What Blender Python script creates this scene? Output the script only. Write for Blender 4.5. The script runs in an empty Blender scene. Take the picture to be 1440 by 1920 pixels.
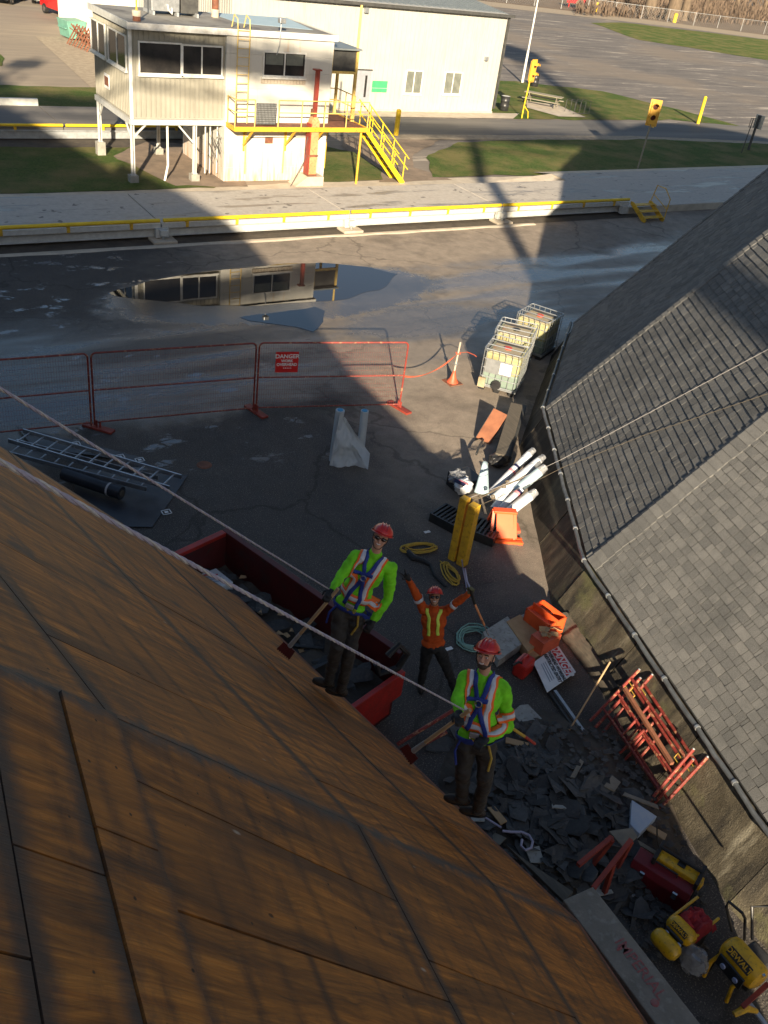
import bpy, bmesh, math, random
from math import sin, cos, tan, radians, pi, atan2, sqrt, degrees
from mathutils import Vector, Matrix, noise
from mathutils.bvhtree import BVHTree
random.seed(7)
S = bpy.context.scene
COL = S.collection
# ------------------------------------------------------------------ camera, sky, sun, exposure
F, PITCH, ROLL, YAW, CH = 1714.45, radians(33.25), radians(8.483), radians(36.182), 10.0
_r = Vector((1, 0, 0)); _f = Vector((0, cos(PITCH), -sin(PITCH))); _d = _f.cross(_r)
_xi = _r * cos(ROLL) - _d * sin(ROLL); _yi = _r * sin(ROLL) + _d * cos(ROLL)
_RZ = Matrix.Rotation(-YAW, 3, 'Z')
XI, YI, FW = _RZ @ _xi, _RZ @ _yi, _RZ @ _f
EYE = Vector((0, 0, CH))
cam_d = bpy.data.cameras.new('camera'); cam = bpy.data.objects.new('camera', cam_d); COL.objects.link(cam)
cam_d.sensor_fit = 'HORIZONTAL'; cam_d.sensor_width = 36; cam_d.lens = 36 * F / 1440
cam_d.clip_start = 0.05; cam_d.clip_end = 1500
_m = Matrix((XI, -YI, -FW)).transposed().to_4x4(); _m.translation = EYE
cam.matrix_world = _m; S.camera = cam
SUN_EL, SUN_AZ = radians(19.3), radians(242.0)      # direction towards the sun, counted from +X
w = bpy.data.worlds.new('World'); S.world = w; w.use_nodes = True
nt = w.node_tree; sky = nt.nodes.new('ShaderNodeTexSky'); sky.sky_type = 'NISHITA'; sky.sun_disc = False
sky.sun_elevation = SUN_EL; sky.sun_rotation = radians(90) - SUN_AZ; sky.altitude = 150
sky.dust_density = 1.2; sky.air_density = 1.0
bg = nt.nodes['Background']; bg.inputs[1].default_value = 0.05
nt.links.new(sky.outputs[0], bg.inputs[0])
sd = bpy.data.lights.new('sun', 'SUN'); sd.energy = 5.0; sd.angle = radians(0.55); sd.color = (1.0, 0.84, 0.62)
sun = bpy.data.objects.new('sun', sd); COL.objects.link(sun)
_sv = Vector((cos(SUN_AZ) * cos(SUN_EL), sin(SUN_AZ) * cos(SUN_EL), sin(SUN_EL)))
sun.rotation_euler = _sv.to_track_quat('Z', 'Y').to_euler(); sun.location = (0, -40, 60)
S.view_settings.view_transform = 'Standard'; S.view_settings.look = 'None'
S.view_settings.exposure = 1.3; S.view_settings.gamma = 1; S.view_settings.use_curve_mapping = False

def ray(px, py): return (XI * ((px - 720) / F) + YI * ((py - 960) / F) + FW)
def G(px, py, z=0.0):
    d = ray(px, py); return EYE + d * ((z - CH) / d.z)
def at(px, py, dist): return EYE + ray(px, py).normalized() * dist
def hitp(px, py, P, n):
    d = ray(px, py); n = Vector(n); return EYE + d * ((Vector(P) - EYE).dot(n) / d.dot(n))
def PY(px, py, y0): return hitp(px, py, (0, y0, 0), (0, 1, 0))
def PX(px, py, x0): return hitp(px, py, (x0, 0, 0), (1, 0, 0))

# ------------------------------------------------------------------ materials
MATS = {}
def mat(name, c, c2=None, scale=3.0, rough=0.7, metal=0.0, bump=0.0, bscale=40.0, stretch=(1, 1, 1), lo=0.35, hi=0.65, c3=None, s3=20.0, a3=0.4, coat=0.0, spec=0.5, trans=0.0, alpha=1.0, coord='Object', rnd=0.0, isl=False):
    m = bpy.data.materials.new(name); m.use_nodes = True; t = m.node_tree; N = t.nodes; L = t.links
    b = N['Principled BSDF']; b.inputs['Roughness'].default_value = rough; b.inputs['Metallic'].default_value = metal
    b.inputs['Specular IOR Level'].default_value = spec; b.inputs['Coat Weight'].default_value = coat
    b.inputs['Transmission Weight'].default_value = trans; b.inputs['Alpha'].default_value = alpha
    b.inputs['Base Color'].default_value = (*c, 1)
    tc = N.new('ShaderNodeTexCoord'); mp = N.new('ShaderNodeMapping'); mp.inputs['Scale'].default_value = stretch
    L.new(tc.outputs[coord], mp.inputs[0]); src = None
    if c2:
        n = N.new('ShaderNodeTexNoise'); n.inputs['Scale'].default_value = scale; n.inputs['Detail'].default_value = 8; n.inputs['Roughness'].default_value = .62
        L.new(mp.outputs[0], n.inputs['Vector'])
        mr = N.new('ShaderNodeMapRange'); mr.inputs[1].default_value = lo; mr.inputs[2].default_value = hi; L.new(n.outputs[0], mr.inputs[0])
        mx = N.new('ShaderNodeMix'); mx.data_type = 'RGBA'; mx.inputs[6].default_value = (*c, 1); mx.inputs[7].default_value = (*c2, 1)
        L.new(mr.outputs[0], mx.inputs[0]); src = mx.outputs[2]
    if c3:
        n = N.new('ShaderNodeTexNoise'); n.inputs['Scale'].default_value = s3; n.inputs['Detail'].default_value = 5
        L.new(mp.outputs[0], n.inputs['Vector'])
        mr = N.new('ShaderNodeMapRange'); mr.inputs[1].default_value = .55; mr.inputs[2].default_value = .68; mr.inputs[4].default_value = a3; L.new(n.outputs[0], mr.inputs[0])
        mx = N.new('ShaderNodeMix'); mx.data_type = 'RGBA'; mx.inputs[7].default_value = (*c3, 1)
        if src: L.new(src, mx.inputs[6])
        else: mx.inputs[6].default_value = (*c, 1)
        L.new(mr.outputs[0], mx.inputs[0]); src = mx.outputs[2]
    if rnd:
        if isl: g = N.new('ShaderNodeNewGeometry'); rv = g.outputs['Random Per Island']
        else: g = N.new('ShaderNodeObjectInfo'); rv = g.outputs['Random']
        mr = N.new('ShaderNodeMapRange'); mr.inputs[3].default_value = 1 - rnd; mr.inputs[4].default_value = 1 + rnd; L.new(rv, mr.inputs[0])
        mx = N.new('ShaderNodeVectorMath'); mx.operation = 'SCALE'
        if src: L.new(src, mx.inputs[0])
        else: mx.inputs[0].default_value = c
        L.new(mr.outputs[0], mx.inputs[3]); src = mx.outputs[0]
    if src: L.new(src, b.inputs['Base Color'])
    if bump:
        n = N.new('ShaderNodeTexNoise'); n.inputs['Scale'].default_value = bscale; n.inputs['Detail'].default_value = 6
        L.new(mp.outputs[0], n.inputs['Vector']); bp = N.new('ShaderNodeBump'); bp.inputs['Strength'].default_value = bump; bp.inputs['Distance'].default_value = .02
        L.new(n.outputs[0], bp.inputs['Height']); L.new(bp.outputs[0], b.inputs['Normal'])
    MATS[name] = m; return m

class NB:
    """small node builder"""
    def __init__(s, name):
        s.m = bpy.data.materials.new(name); s.m.use_nodes = True; s.t = s.m.node_tree; s.b = s.t.nodes['Principled BSDF']; MATS[name] = s.m
    def n(s, kind, **kw):
        x = s.t.nodes.new('ShaderNode' + kind)
        for k, v in kw.items(): setattr(x, k, v)
        return x
    def l(s, a, b): s.t.links.new(a, b)
    def val(s, sock, v):
        if hasattr(v, 'is_linked') or hasattr(v, 'links'): s.l(v, sock)
        else: sock.default_value = v
    def noise(s, vec, scale, detail=6, rough=.6, dist=0):
        x = s.n('TexNoise'); x.inputs['Scale'].default_value = scale; x.inputs['Detail'].default_value = detail; x.inputs['Roughness'].default_value = rough; x.inputs['Distortion'].default_value = dist
        s.l(vec, x.inputs['Vector']); return x.outputs[0]
    def map(s, vec, sc=(1, 1, 1), loc=(0, 0, 0), rot=(0, 0, 0)):
        x = s.n('Mapping'); x.inputs['Scale'].default_value = sc; x.inputs['Location'].default_value = loc; x.inputs['Rotation'].default_value = rot; s.l(vec, x.inputs[0]); return x.outputs[0]
    def rng(s, v, a, b, c=0, d=1, smooth=False):
        x = s.n('MapRange'); 
        if smooth: x.interpolation_type = 'SMOOTHSTEP'
        s.val(x.inputs[0], v)
        for i, q in zip((1, 2, 3, 4), (a, b, c, d)): x.inputs[i].default_value = q
        return x.outputs[0]
    def math(s, op, a, b=0.0, c=0.0):
        x = s.n('Math', operation=op); s.val(x.inputs[0], a); s.val(x.inputs[1], b)
        if op in ('MULTIPLY_ADD',): s.val(x.inputs[2], c)
        return x.outputs[0]
    def mix(s, f, a, b):
        x = s.n('Mix', data_type='RGBA'); s.val(x.inputs[0], f)
        for i, q in ((6, a), (7, b)):
            if isinstance(q, tuple): x.inputs[i].default_value = (*q, 1)
            else: s.l(q, x.inputs[i])
        return x.outputs[2]
    def bump(s, h, st=.3, dist=.02):
        x = s.n('Bump'); x.inputs['Distance'].default_value = dist; s.val(x.inputs['Strength'], st); s.l(h, x.inputs['Height']); s.l(x.outputs[0], s.b.inputs['Normal'])

# ------------------------------------------------------------------ mesh builder
class MB:
    def __init__(s): s.v = []; s.f = []; s.uv = None
    def add(s, vs, fs):
        k = len(s.v); s.v += [tuple(x) for x in vs]; s.f += [tuple(i + k for i in f) for f in fs]; return s
    def box(s, c, d, M=None):
        c = Vector(c); hx, hy, hz = d[0] / 2, d[1] / 2, d[2] / 2
        p = [Vector((x, y, z)) for z in (-hz, hz) for y in (-hy, hy) for x in (-hx, hx)]
        p = [((M @ q) if M else q) + c for q in p]
        return s.add(p, [(0, 2, 3, 1), (4, 5, 7, 6), (0, 1, 5, 4), (2, 6, 7, 3), (0, 4, 6, 2), (1, 3, 7, 5)])
    def bb(s, x0, x1, y0, y1, z0, z1): return s.box(((x0 + x1) / 2, (y0 + y1) / 2, (z0 + z1) / 2), (x1 - x0, y1 - y0, z1 - z0))
    def beam(s, p, q, w, h, up=(0, 0, 1)):
        p = Vector(p); q = Vector(q); d = (q - p).normalized(); u = Vector(up)
        if abs(d.dot(u)) > .98: u = Vector((1, 0, 0))
        a = d.cross(u).normalized() * (w / 2); b = a.cross(d).normalized() * (h / 2)
        vs = [p - a - b, p + a - b, p + a + b, p - a + b, q - a - b, q + a - b, q + a + b, q - a + b]
        return s.add(vs, [(0, 3, 2, 1), (4, 5, 6, 7), (0, 1, 5, 4), (1, 2, 6, 5), (2, 3, 7, 6), (3, 0, 4, 7)])
    def tube(s, pts, r, n=8, closed=False, cap=True):
        pts = [Vector(p) for p in pts]; m = len(pts); k = len(s.v); prev = None
        rs = r if isinstance(r, (list, tuple)) else [r] * m
        for i, p in enumerate(pts):
            a = pts[(i - 1) % m] if (i or closed) else p; b = pts[(i + 1) % m] if (i < m - 1 or closed) else p
            d = (b - a); d = d.normalized() if d.length > 1e-9 else Vector((0, 0, 1))
            if prev is None:
                u = Vector((0, 0, 1)) if abs(d.z) < .9 else Vector((1, 0, 0)); x = d.cross(u).normalized()
            else: x = (prev - d * prev.dot(d)); x = x.normalized() if x.length > 1e-6 else d.orthogonal().normalized()
            prev = x; y = d.cross(x)
            for j in range(n):
                t = 2 * pi * j / n; s.v.append(tuple(p + (x * cos(t) + y * sin(t)) * rs[i]))
        for i in range(m if closed else m - 1):
            for j in range(n):
                a = k + i * n + j; b = k + i * n + (j + 1) % n; c = k + ((i + 1) % m) * n + (j + 1) % n; e = k + ((i + 1) % m) * n + j
                s.f.append((a, e, c, b))
        if cap and not closed: s.f.append(tuple(k + j for j in range(n))); s.f.append(tuple(k + (m - 1) * n + j for j in reversed(range(n))))
        return s
    def cyl(s, p, q, r, n=16, r2=None): return s.tube([p, q], [r, r if r2 is None else r2], n)
    def lathe(s, prof, n=24, c=(0, 0, 0), M=None):
        k = len(s.v); c = Vector(c)
        for (r, z) in prof:
            for j in range(n):
                t = 2 * pi * j / n; q = Vector((r * cos(t), r * sin(t), z)); s.v.append(tuple(((M @ q) if M else q) + c))
        for i in range(len(prof) - 1):
            for j in range(n): s.f.append((k + i * n + j, k + i * n + (j + 1) % n, k + (i + 1) * n + (j + 1) % n, k + (i + 1) * n + j))
        return s
    def prism(s, poly, off):
        n = len(poly); poly = [Vector(p) for p in poly]; off = Vector(off)
        k = len(s.v); s.v += [tuple(p) for p in poly] + [tuple(p + off) for p in poly]
        s.f.append(tuple(k + i for i in reversed(range(n)))); s.f.append(tuple(k + n + i for i in range(n)))
        for i in range(n): j = (i + 1) % n; s.f.append((k + i, k + j, k + n + j, k + n + i))
        return s
    def grid(s, fn, nu, nv):
        k = len(s.v)
        for i in range(nu + 1):
            for j in range(nv + 1): s.v.append(tuple(fn(i / nu, j / nv)))
        for i in range(nu):
            for j in range(nv): a = k + i * (nv + 1) + j; s.f.append((a, a + nv + 1, a + nv + 2, a + 1))
        return s
    def slab(s, fn, nu, nv, th):
        """grid sheet with thickness th (vector)"""
        th = Vector(th); s.grid(fn, nu, nv); s.grid(lambda u, v: Vector(fn(1 - u, v)) - th, nu, nv)
        def P(i, j): return Vector(fn(i, j))
        rim = [P(i / nu, 0) for i in range(nu + 1)] + [P(1, j / nv) for j in range(1, nv + 1)] + [P(1 - i / nu, 1) for i in range(1, nu + 1)] + [P(0, 1 - j / nv) for j in range(1, nv)]
        k = len(s.v); n = len(rim); s.v += [tuple(p) for p in rim] + [tuple(p - th) for p in rim]
        for i in range(n): j = (i + 1) % n; s.f.append((k + i, k + n + i, k + n + j, k + j))
        return s
    def mesh(s, name, m, smooth=False):
        me = bpy.data.meshes.new(name); me.from_pydata(s.v, [], s.f)
        if m: me.materials.append(MATS[m] if isinstance(m, str) else m)
        if smooth:
            me.polygons.foreach_set('use_smooth', [True] * len(me.polygons))
            try: me.set_sharp_from_angle(angle=radians(38))
            except Exception: pass
        if s.uv is not None:
            for nm, data in s.uv.items():
                ul = me.uv_layers.new(name=nm); flat = []
                for p in me.polygons:
                    for vi in p.vertices: flat += list(data[vi])
                ul.data.foreach_set('uv', flat)
        return me
    def build(s, name, m, parent=None, smooth=False, bevel=0.0, world=True):
        o = bpy.data.objects.new(name, s.mesh(name, m, smooth)); COL.objects.link(o)
        if parent: 
            o.parent = parent
            if world: o.matrix_parent_inverse = wm(parent).inverted()
        if bevel:
            b = o.modifiers.new('bevel', 'BEVEL'); b.width = bevel; b.segments = 2; b.limit_method = 'ANGLE'; b.angle_limit = radians(40)
        return o
WM = {}
def wm(o): return WM.get(o.name, Matrix.Identity(4))
def tag(o, label=None, cat=None, group=None, kind=None):
    if label: o['label'] = label
    if cat: o['category'] = cat
    if group: o['group'] = group
    if kind: o['kind'] = kind
    return o
def thing(name, label, cat, loc=(0, 0, 0), rz=0.0, group=None, M=None):
    o = bpy.data.objects.new(name, None); COL.objects.link(o); o.empty_display_size = .2
    mm = M if M is not None else Matrix.Translation(Vector(loc)) @ Matrix.Rotation(rz, 4, 'Z')
    o.matrix_world = mm; WM[o.name] = mm.copy()
    return tag(o, label, cat, group)
def place(o, loc, rz=0.0):
    mm = Matrix.Translation(Vector(loc)) @ Matrix.Rotation(rz, 4, 'Z'); o.matrix_world = mm; WM[o.name] = mm.copy()
def dup(root, loc, rz, label=None, group=None, M=None):
    r = root.copy(); COL.objects.link(r)
    if M is not None: r.matrix_world = M
    else: place(r, loc, rz)
    if label: r['label'] = label
    if group: r['group'] = group
    for ch in list(root.children):
        c = ch.copy(); COL.objects.link(c); c.parent = r
        for g in list(ch.children):
            d = g.copy(); COL.objects.link(d); d.parent = c
    return r
def struct(name, mb, m, smooth=False, kind='structure'):
    return tag(mb.build(name, m, None, smooth), kind=kind)
def text(body, size, M, m, parent, name='lettering', ext=.0015, sx=1.0, bold=0.0):
    cu = bpy.data.curves.new(name, 'FONT'); cu.body = body; cu.size = size; cu.extrude = ext; cu.align_x = 'CENTER'; cu.align_y = 'CENTER'; cu.offset = bold
    cu.materials.append(MATS[m]); cu.resolution_u = 3
    t_ = bpy.data.objects.new('tmp', cu); COL.objects.link(t_); bpy.context.view_layer.update()
    me = bpy.data.meshes.new_from_object(t_.evaluated_get(bpy.context.evaluated_depsgraph_get())); bpy.data.objects.remove(t_); me.name = name
    o = bpy.data.objects.new(name, me); COL.objects.link(o); o.parent = parent
    o.matrix_parent_inverse = wm(parent).inverted(); o.matrix_basis = M @ Matrix.Diagonal((sx, 1, 1, 1))
    return o
def frameM(o, x, y):
    x = Vector(x).normalized(); y = Vector(y); z = x.cross(y).normalized(); y = z.cross(x)
    m = Matrix((x, y, z)).transposed().to_4x4(); m.translation = Vector(o); return m
def lerp(a, b, t): return a + (b - a) * t
def noi(p, s=1.0): return noise.noise(Vector(p) * s)
def catenary(p, q, sag, n=12):
    p, q = Vector(p), Vector(q); return [p.lerp(q, i / n) - Vector((0, 0, sag * 4 * (i / n) * (1 - i / n))) for i in range(n + 1)]
# ------------------------------------------------------------------ special materials
def mk_asphalt():
    a = NB('asphalt'); tc = a.n('TexCoord').outputs['Object']; sp = a.n('SeparateXYZ'); a.l(tc, sp.inputs[0])
    n1 = a.noise(tc, .35, 8, .65); n2 = a.noise(tc, 2.2, 8, .7); n3 = a.noise(tc, 45, 3, .6); n4 = a.noise(tc, .13, 5, .6)
    base = a.mix(a.rng(n2, .3, .7), (.225, .187, .150), (.38, .315, .25))
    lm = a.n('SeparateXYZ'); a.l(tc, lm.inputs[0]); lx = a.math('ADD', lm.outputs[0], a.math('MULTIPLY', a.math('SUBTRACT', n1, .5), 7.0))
    base = a.mix(a.rng(lx, 12.3, 8.8, 0, .82, True), base, (.034, .035, .038))  # left yard's shade painted in as a darker tone, over some damp
    base = a.mix(a.rng(n1, .54, .68, 0, .5), base, (.09, .078, .066))
    base = a.mix(a.rng(n3, .56, .68, 0, .55), base, (.42, .36, .28))
    base = a.mix(a.rng(n3, .42, .3, 0, .5), base, (.025, .022, .02))
    # pale chalky dust patches
    base = a.mix(a.rng(a.noise(tc, 1.1, 7, .7, .4), .63, .72, 0, .35), base, (.2, .18, .155))
    # cracks
    v = a.n('TexVoronoi', feature='DISTANCE_TO_EDGE'); v.inputs['Scale'].default_value = .2
    wv = a.n('VectorMath', operation='ADD'); nn = a.n('TexNoise'); nn.inputs['Scale'].default_value = 1.3; nn.inputs['Detail'].default_value = 6; a.l(tc, nn.inputs['Vector'])
    a.l(tc, wv.inputs[0]); a.l(nn.outputs[1], wv.inputs[1]); a.l(wv.outputs[0], v.inputs['Vector'])
    base = a.mix(a.rng(v.outputs['Distance'], .003, .011, .35, 0), base, (.012, .011, .01))
    y = sp.outputs[1]; x = sp.outputs[0]
    yn = a.math('ADD', y, a.math('MULTIPLY', a.math('SUBTRACT', n1, .5), 5.0))
    yn = a.math('ADD', yn, a.math('MULTIPLY', a.math('SUBTRACT', x, 10.0), -.10))
    band = a.math('MULTIPLY', a.rng(yn, 16.8, 18.0, 0, 1, True), a.rng(yn, 24.5, 22.6, 0, 1, True))
    # scattered damp spots in the near left yard
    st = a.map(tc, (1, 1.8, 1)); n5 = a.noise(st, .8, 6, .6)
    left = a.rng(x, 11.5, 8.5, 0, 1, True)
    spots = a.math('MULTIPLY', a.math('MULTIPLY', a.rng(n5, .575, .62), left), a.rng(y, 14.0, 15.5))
    vc = a.n('TexVoronoi', feature='DISTANCE_TO_EDGE'); vc.inputs['Scale'].default_value = 2.1
    wv2 = a.n('VectorMath', operation='MULTIPLY_ADD'); a.l(nn.outputs[1], wv2.inputs[0]); wv2.inputs[1].default_value = (.35, .35, .35); a.l(st, wv2.inputs[2]); a.l(wv2.outputs[0], vc.inputs['Vector'])
    spots = a.math('MULTIPLY', spots, a.rng(vc.outputs['Distance'], .05, .085, 0, 1))
    streak = a.rng(a.noise(a.map(tc, (.10, .7, 1)), 1.2, 5, .55), .42, .62, .45, 1)
    wet = a.math('MAXIMUM', a.math('MULTIPLY', band, streak), spots)
    def pud(cx, cy, rx, ry, lo, hi):
        u = a.math('DIVIDE', a.math('SUBTRACT', x, cx), rx); v = a.math('DIVIDE', a.math('SUBTRACT', y, cy), ry)
        d = a.math('ADD', a.math('ADD', a.math('MULTIPLY', u, u), a.math('MULTIPLY', v, v)), a.math('MULTIPLY', a.math('SUBTRACT', n2, .5), 1.1)); return a.rng(d, hi, lo, 0, 1, True)
    pw = a.math('MAXIMUM', pud(12.4, 23.6, 5.2, 2.1, .8, 1.45), a.math('MULTIPLY', pud(15.5, 20.6, 3.6, 1.4, .3, 1.4), .8))
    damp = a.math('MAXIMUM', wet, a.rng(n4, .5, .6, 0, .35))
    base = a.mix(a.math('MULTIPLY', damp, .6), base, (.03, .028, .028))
    base = a.mix(a.math('MULTIPLY', spots, .6), base, (.17, .17, .17))  # pale sky reflection painted into the colour of the damp spots
    a.l(base, a.b.inputs['Base Color'])
    base = a.mix(a.math('MULTIPLY', pw, .75), base, (.035, .032, .029)); a.l(base, a.b.inputs['Base Color']); wet = a.math('MAXIMUM', wet, a.math('MULTIPLY', pw, 1.13))
    a.l(a.rng(wet, 0, 1.13, .86, .07), a.b.inputs['Roughness'])
    a.l(a.rng(wet, 0, 1, .25, .9), a.b.inputs['Specular IOR Level'])
    h = a.math('ADD', n3, a.math('MULTIPLY', n2, .6)); a.bump(h, a.rng(wet, 0, 1, .55, .05), .03)
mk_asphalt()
def mk_lot():
    a = NB('lot_gravel'); tc = a.n('TexCoord').outputs['Object']
    st = a.map(tc, (.09, .75, 1), rot=(0, 0, radians(38)))
    n1 = a.noise(st, 1.5, 10, .74, .5); n2 = a.noise(tc, .08, 7, .6); n3 = a.noise(tc, 5, 5, .7)
    c = a.mix(a.rng(n1, .38, .6), (.105, .095, .09), (.20, .178, .158))
    c = a.mix(a.rng(n1, .57, .62, 0, .8), c, (.50, .44, .36)); c = a.mix(a.rng(a.noise(a.map(tc, (.3, .9, 1), rot=(0, 0, radians(52))), 1.1, 9, .75), .58, .64, 0, .5), c, (.36, .31, .25))
    c = a.mix(a.rng(n2, .5, .62, 0, .8), c, (.22, .18, .14)); c = a.mix(a.rng(n3, .55, .7, 0, .35), c, (.30, .26, .21))
    sp = a.n('SeparateXYZ'); a.l(tc, sp.inputs[0])
    c = a.mix(a.rng(sp.outputs[0], 30, 22, 0, .85), c, a.mix(a.rng(n1, .35, .65), (.36, .30, .22), (.22, .18, .14)))
    a.l(c, a.b.inputs['Base Color']); a.b.inputs['Roughness'].default_value = .9; a.bump(n3, .3, .04)
mk_lot()
def mk_grass():
    a = NB('grass'); tc = a.n('TexCoord').outputs['Object']; n1 = a.noise(tc, .5, 7, .65); n2 = a.noise(tc, 9, 5, .7); n3 = a.noise(tc, 40, 4, .7)
    c = a.mix(a.rng(n2, .3, .7), (.055, .10, .02), (.15, .22, .05)); c = a.mix(a.rng(n1, .42, .62, 0, .85), c, (.27, .23, .09))
    c = a.mix(a.rng(n3, .5, .7, 0, .5), c, (.03, .05, .012)); c = a.mix(a.rng(a.noise(tc, 1.7, 5, .6), .64, .7, 0, .6), c, (.16, .115, .07))
    a.l(c, a.b.inputs['Base Color']); a.b.inputs['Roughness'].default_value = .85; a.b.inputs['Specular IOR Level'].default_value = .15; a.bump(a.math('ADD', n2, n3), 1.0, .12)
mk_grass()
def mk_deck():
    a = NB('deck_concrete'); tc = a.n('TexCoord').outputs['Object']; st = a.map(tc, (.22, 1.3, 1)); n1 = a.noise(st, 1.2, 8, .66, .3); n2 = a.noise(tc, 6, 6, .7); n3 = a.noise(tc, 60, 3, .6)
    c = a.mix(a.rng(n2, .3, .7), (.40, .36, .31), (.52, .48, .42)); c = a.mix(a.rng(n1, .54, .6, 0, .82), c, (.15, .13, .115))
    c = a.mix(a.rng(a.noise(tc, 2.6, 3, .5), .66, .69, 0, .8), c, (.12, .11, .1)); c = a.mix(a.rng(n3, .6, .75, 0, .3), c, (.25, .22, .19))
    a.l(c, a.b.inputs['Base Color']); a.l(a.rng(n1, .54, .6, .85, .35), a.b.inputs['Roughness']); a.bump(n3, .25, .01)
mk_deck()
def mk_wall():
    a = NB('stained_concrete'); tc = a.n('TexCoord'); o = tc.outputs['Object']; uv = tc.outputs['UV']
    st = a.map(uv, (2.2, .35, 1)); n1 = a.noise(st, 1.3, 8, .68, .25); n2 = a.noise(o, 3.5, 8, .7); n3 = a.noise(o, 40, 5, .7)
    c = a.mix(a.rng(n2, .32, .68), (.055, .045, .028), (.135, .115, .078)); c = a.mix(a.rng(n1, .47, .58, 0, .92), c, (.028, .024, .018))
    c = a.mix(a.rng(n1, .42, .32, 0, .75), c, (.32, .29, .215)); c = a.mix(a.rng(a.noise(o, 1.4, 6, .6), .55, .66, 0, .55), c, (.15, .15, .06))
    c = a.mix(a.rng(n3, .6, .72, 0, .4), c, (.38, .35, .28))
    sp = a.n('SeparateXYZ'); a.l(uv, sp.inputs[0])
    tar = a.math('MULTIPLY', a.rng(sp.outputs[0], 12.5, 11.0, 0, 1, True), a.rng(a.noise(o, 1.2, 6, .6), .3, .5))
    c = a.mix(a.math('MULTIPLY', tar, .85), c, a.mix(a.rng(n1, .5, .66), (.030, .024, .018), (.15, .125, .085)))
    a.l(c, a.b.inputs['Base Color']); a.b.inputs['Roughness'].default_value = .85; a.bump(a.math('ADD', n3, n2), .6, .03)
mk_wall()
def mk_ply():
    a = NB('plywood'); tc = a.n('TexCoord'); uv = tc.outputs['UV']
    e = a.n('UVMap', uv_map='edge').outputs[0]; se = a.n('SeparateXYZ'); a.l(e, se.inputs[0]); su = a.n('SeparateXYZ'); a.l(uv, su.inputs[0])
    rnd = a.n('ObjectInfo').outputs['Random']
    off = a.n('VectorMath', operation='ADD'); cmb = a.n('CombineXYZ'); a.l(a.math('MULTIPLY', rnd, 37.0), cmb.inputs[2]); a.l(uv, off.inputs[0]); a.l(cmb.outputs[0], off.inputs[1]); U = off.outputs[0]
    dist = a.noise(U, 1.1, 4, .5)
    wq = a.n('VectorMath', operation='ADD'); cq = a.n('CombineXYZ'); a.l(a.math('MULTIPLY', dist, .30), cq.inputs[0]); a.l(U, wq.inputs[0]); a.l(cq.outputs[0], wq.inputs[1])
    g1 = a.noise(a.map(wq.outputs[0], (13, .42, 1)), 1.5, 9, .70, .15); g2 = a.noise(a.map(U, (95, 3.0, 1)), 1.0, 5, .6); big = a.noise(U, .9, 6, .6)
    g4 = a.noise(a.map(U, (48, 1.1, 1)), 1.0, 6, .65)
    c = a.mix(a.rng(g4, .3, .7), (.39, .122, .017), (.72, .27, .044)); c = a.mix(a.rng(g1, .60, .42, 0, .65), c, (.15, .055, .013))
    c = a.mix(a.rng(a.noise(a.map(U, (3.2, .35, 1)), 1.2, 8, .7, .6), .47, .63, 0, .85), c, (.062, .032, .018)); c = a.mix(a.rng(a.noise(a.map(U, (1.4, 1.9, 1), (7, 3, 1)), 1.0, 8, .72), .5, .64, 0, .7), c, (.085, .050, .032))
    c = a.mix(a.rng(big, .46, .64, 0, .6), c, (.22, .085, .022))
    c = a.mix(a.rng(g1, .40, .27, 0, .85), c, (.06, .030, .015)); c = a.mix(a.rng(g2, .58, .72, 0, .5), c, (.08, .04, .018)); c = a.mix(a.rng(g2, .4, .28, 0, .3), c, (.36, .17, .055))
    # old shingle course marks, every 0.145 m up the slope, uneven
    t = a.math('ADD', su.outputs[1], a.math('MULTIPLY', dist, .05)); fr = a.math('FRACT', a.math('DIVIDE', t, .29))
    mark = a.math('MULTIPLY', a.rng(a.math('ABSOLUTE', a.math('SUBTRACT', fr, .5)), .0, .24, 1, 0, True), a.rng(a.noise(a.map(U, (1.0, 2.2, 1)), 1.7, 7, .7), .42, .66))
    c = a.mix(a.math('MULTIPLY', mark, .75), c, (.05, .030, .021))
    # grey mildew along the hips and at sheet edges
    ed = a.math('MINIMUM', se.outputs[0], se.outputs[1]); edn = a.math('ADD', ed, a.math('MULTIPLY', a.math('SUBTRACT', a.noise(uv, 4.5, 8, .75), .5), .34))
    c = a.mix(a.rng(edn, -.02, .11, .96, 0, True), c, a.mix(g2, (.035, .033, .032), (.11, .105, .095)))
    e3 = a.n('UVMap', uv_map='tile').outputs[0]; s3 = a.n('SeparateXYZ'); a.l(e3, s3.inputs[0])
    tn = a.math('ADD', s3.outputs[0], a.math('MULTIPLY', a.math('SUBTRACT', a.noise(uv, 5, 6, .7), .5), .14))
    c = a.mix(a.rng(tn, .01, .13, .85, 0, True), c, (.048, .042, .038))
    # knots and nail holes
    v = a.n('TexVoronoi'); v.inputs['Scale'].default_value = 3.4; a.l(a.map(U, (1, .62, 1)), v.inputs['Vector'])

    kn = a.rng(v.outputs['Distance'], .025, .05, 1, 0)
    sepc = a.n('SeparateColor'); a.l(v.outputs['Color'], sepc.inputs[0]); kn = a.math('MULTIPLY', kn, a.rng(sepc.outputs[0], .45, .5))
    c = a.mix(a.math('MULTIPLY', kn, .85), c, (.025, .014, .008))
    c = a.mix(a.rng(a.noise(U, 1.6, 3, .5), .66, .72, 0, .7), c, (.06, .045, .042))
    v2 = a.n('TexVoronoi'); v2.inputs['Scale'].default_value = 7.0; a.l(U, v2.inputs['Vector']); c = a.mix(a.rng(v2.outputs['Distance'], .045, .075, .9, 0), c, (.02, .012, .008))
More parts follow.
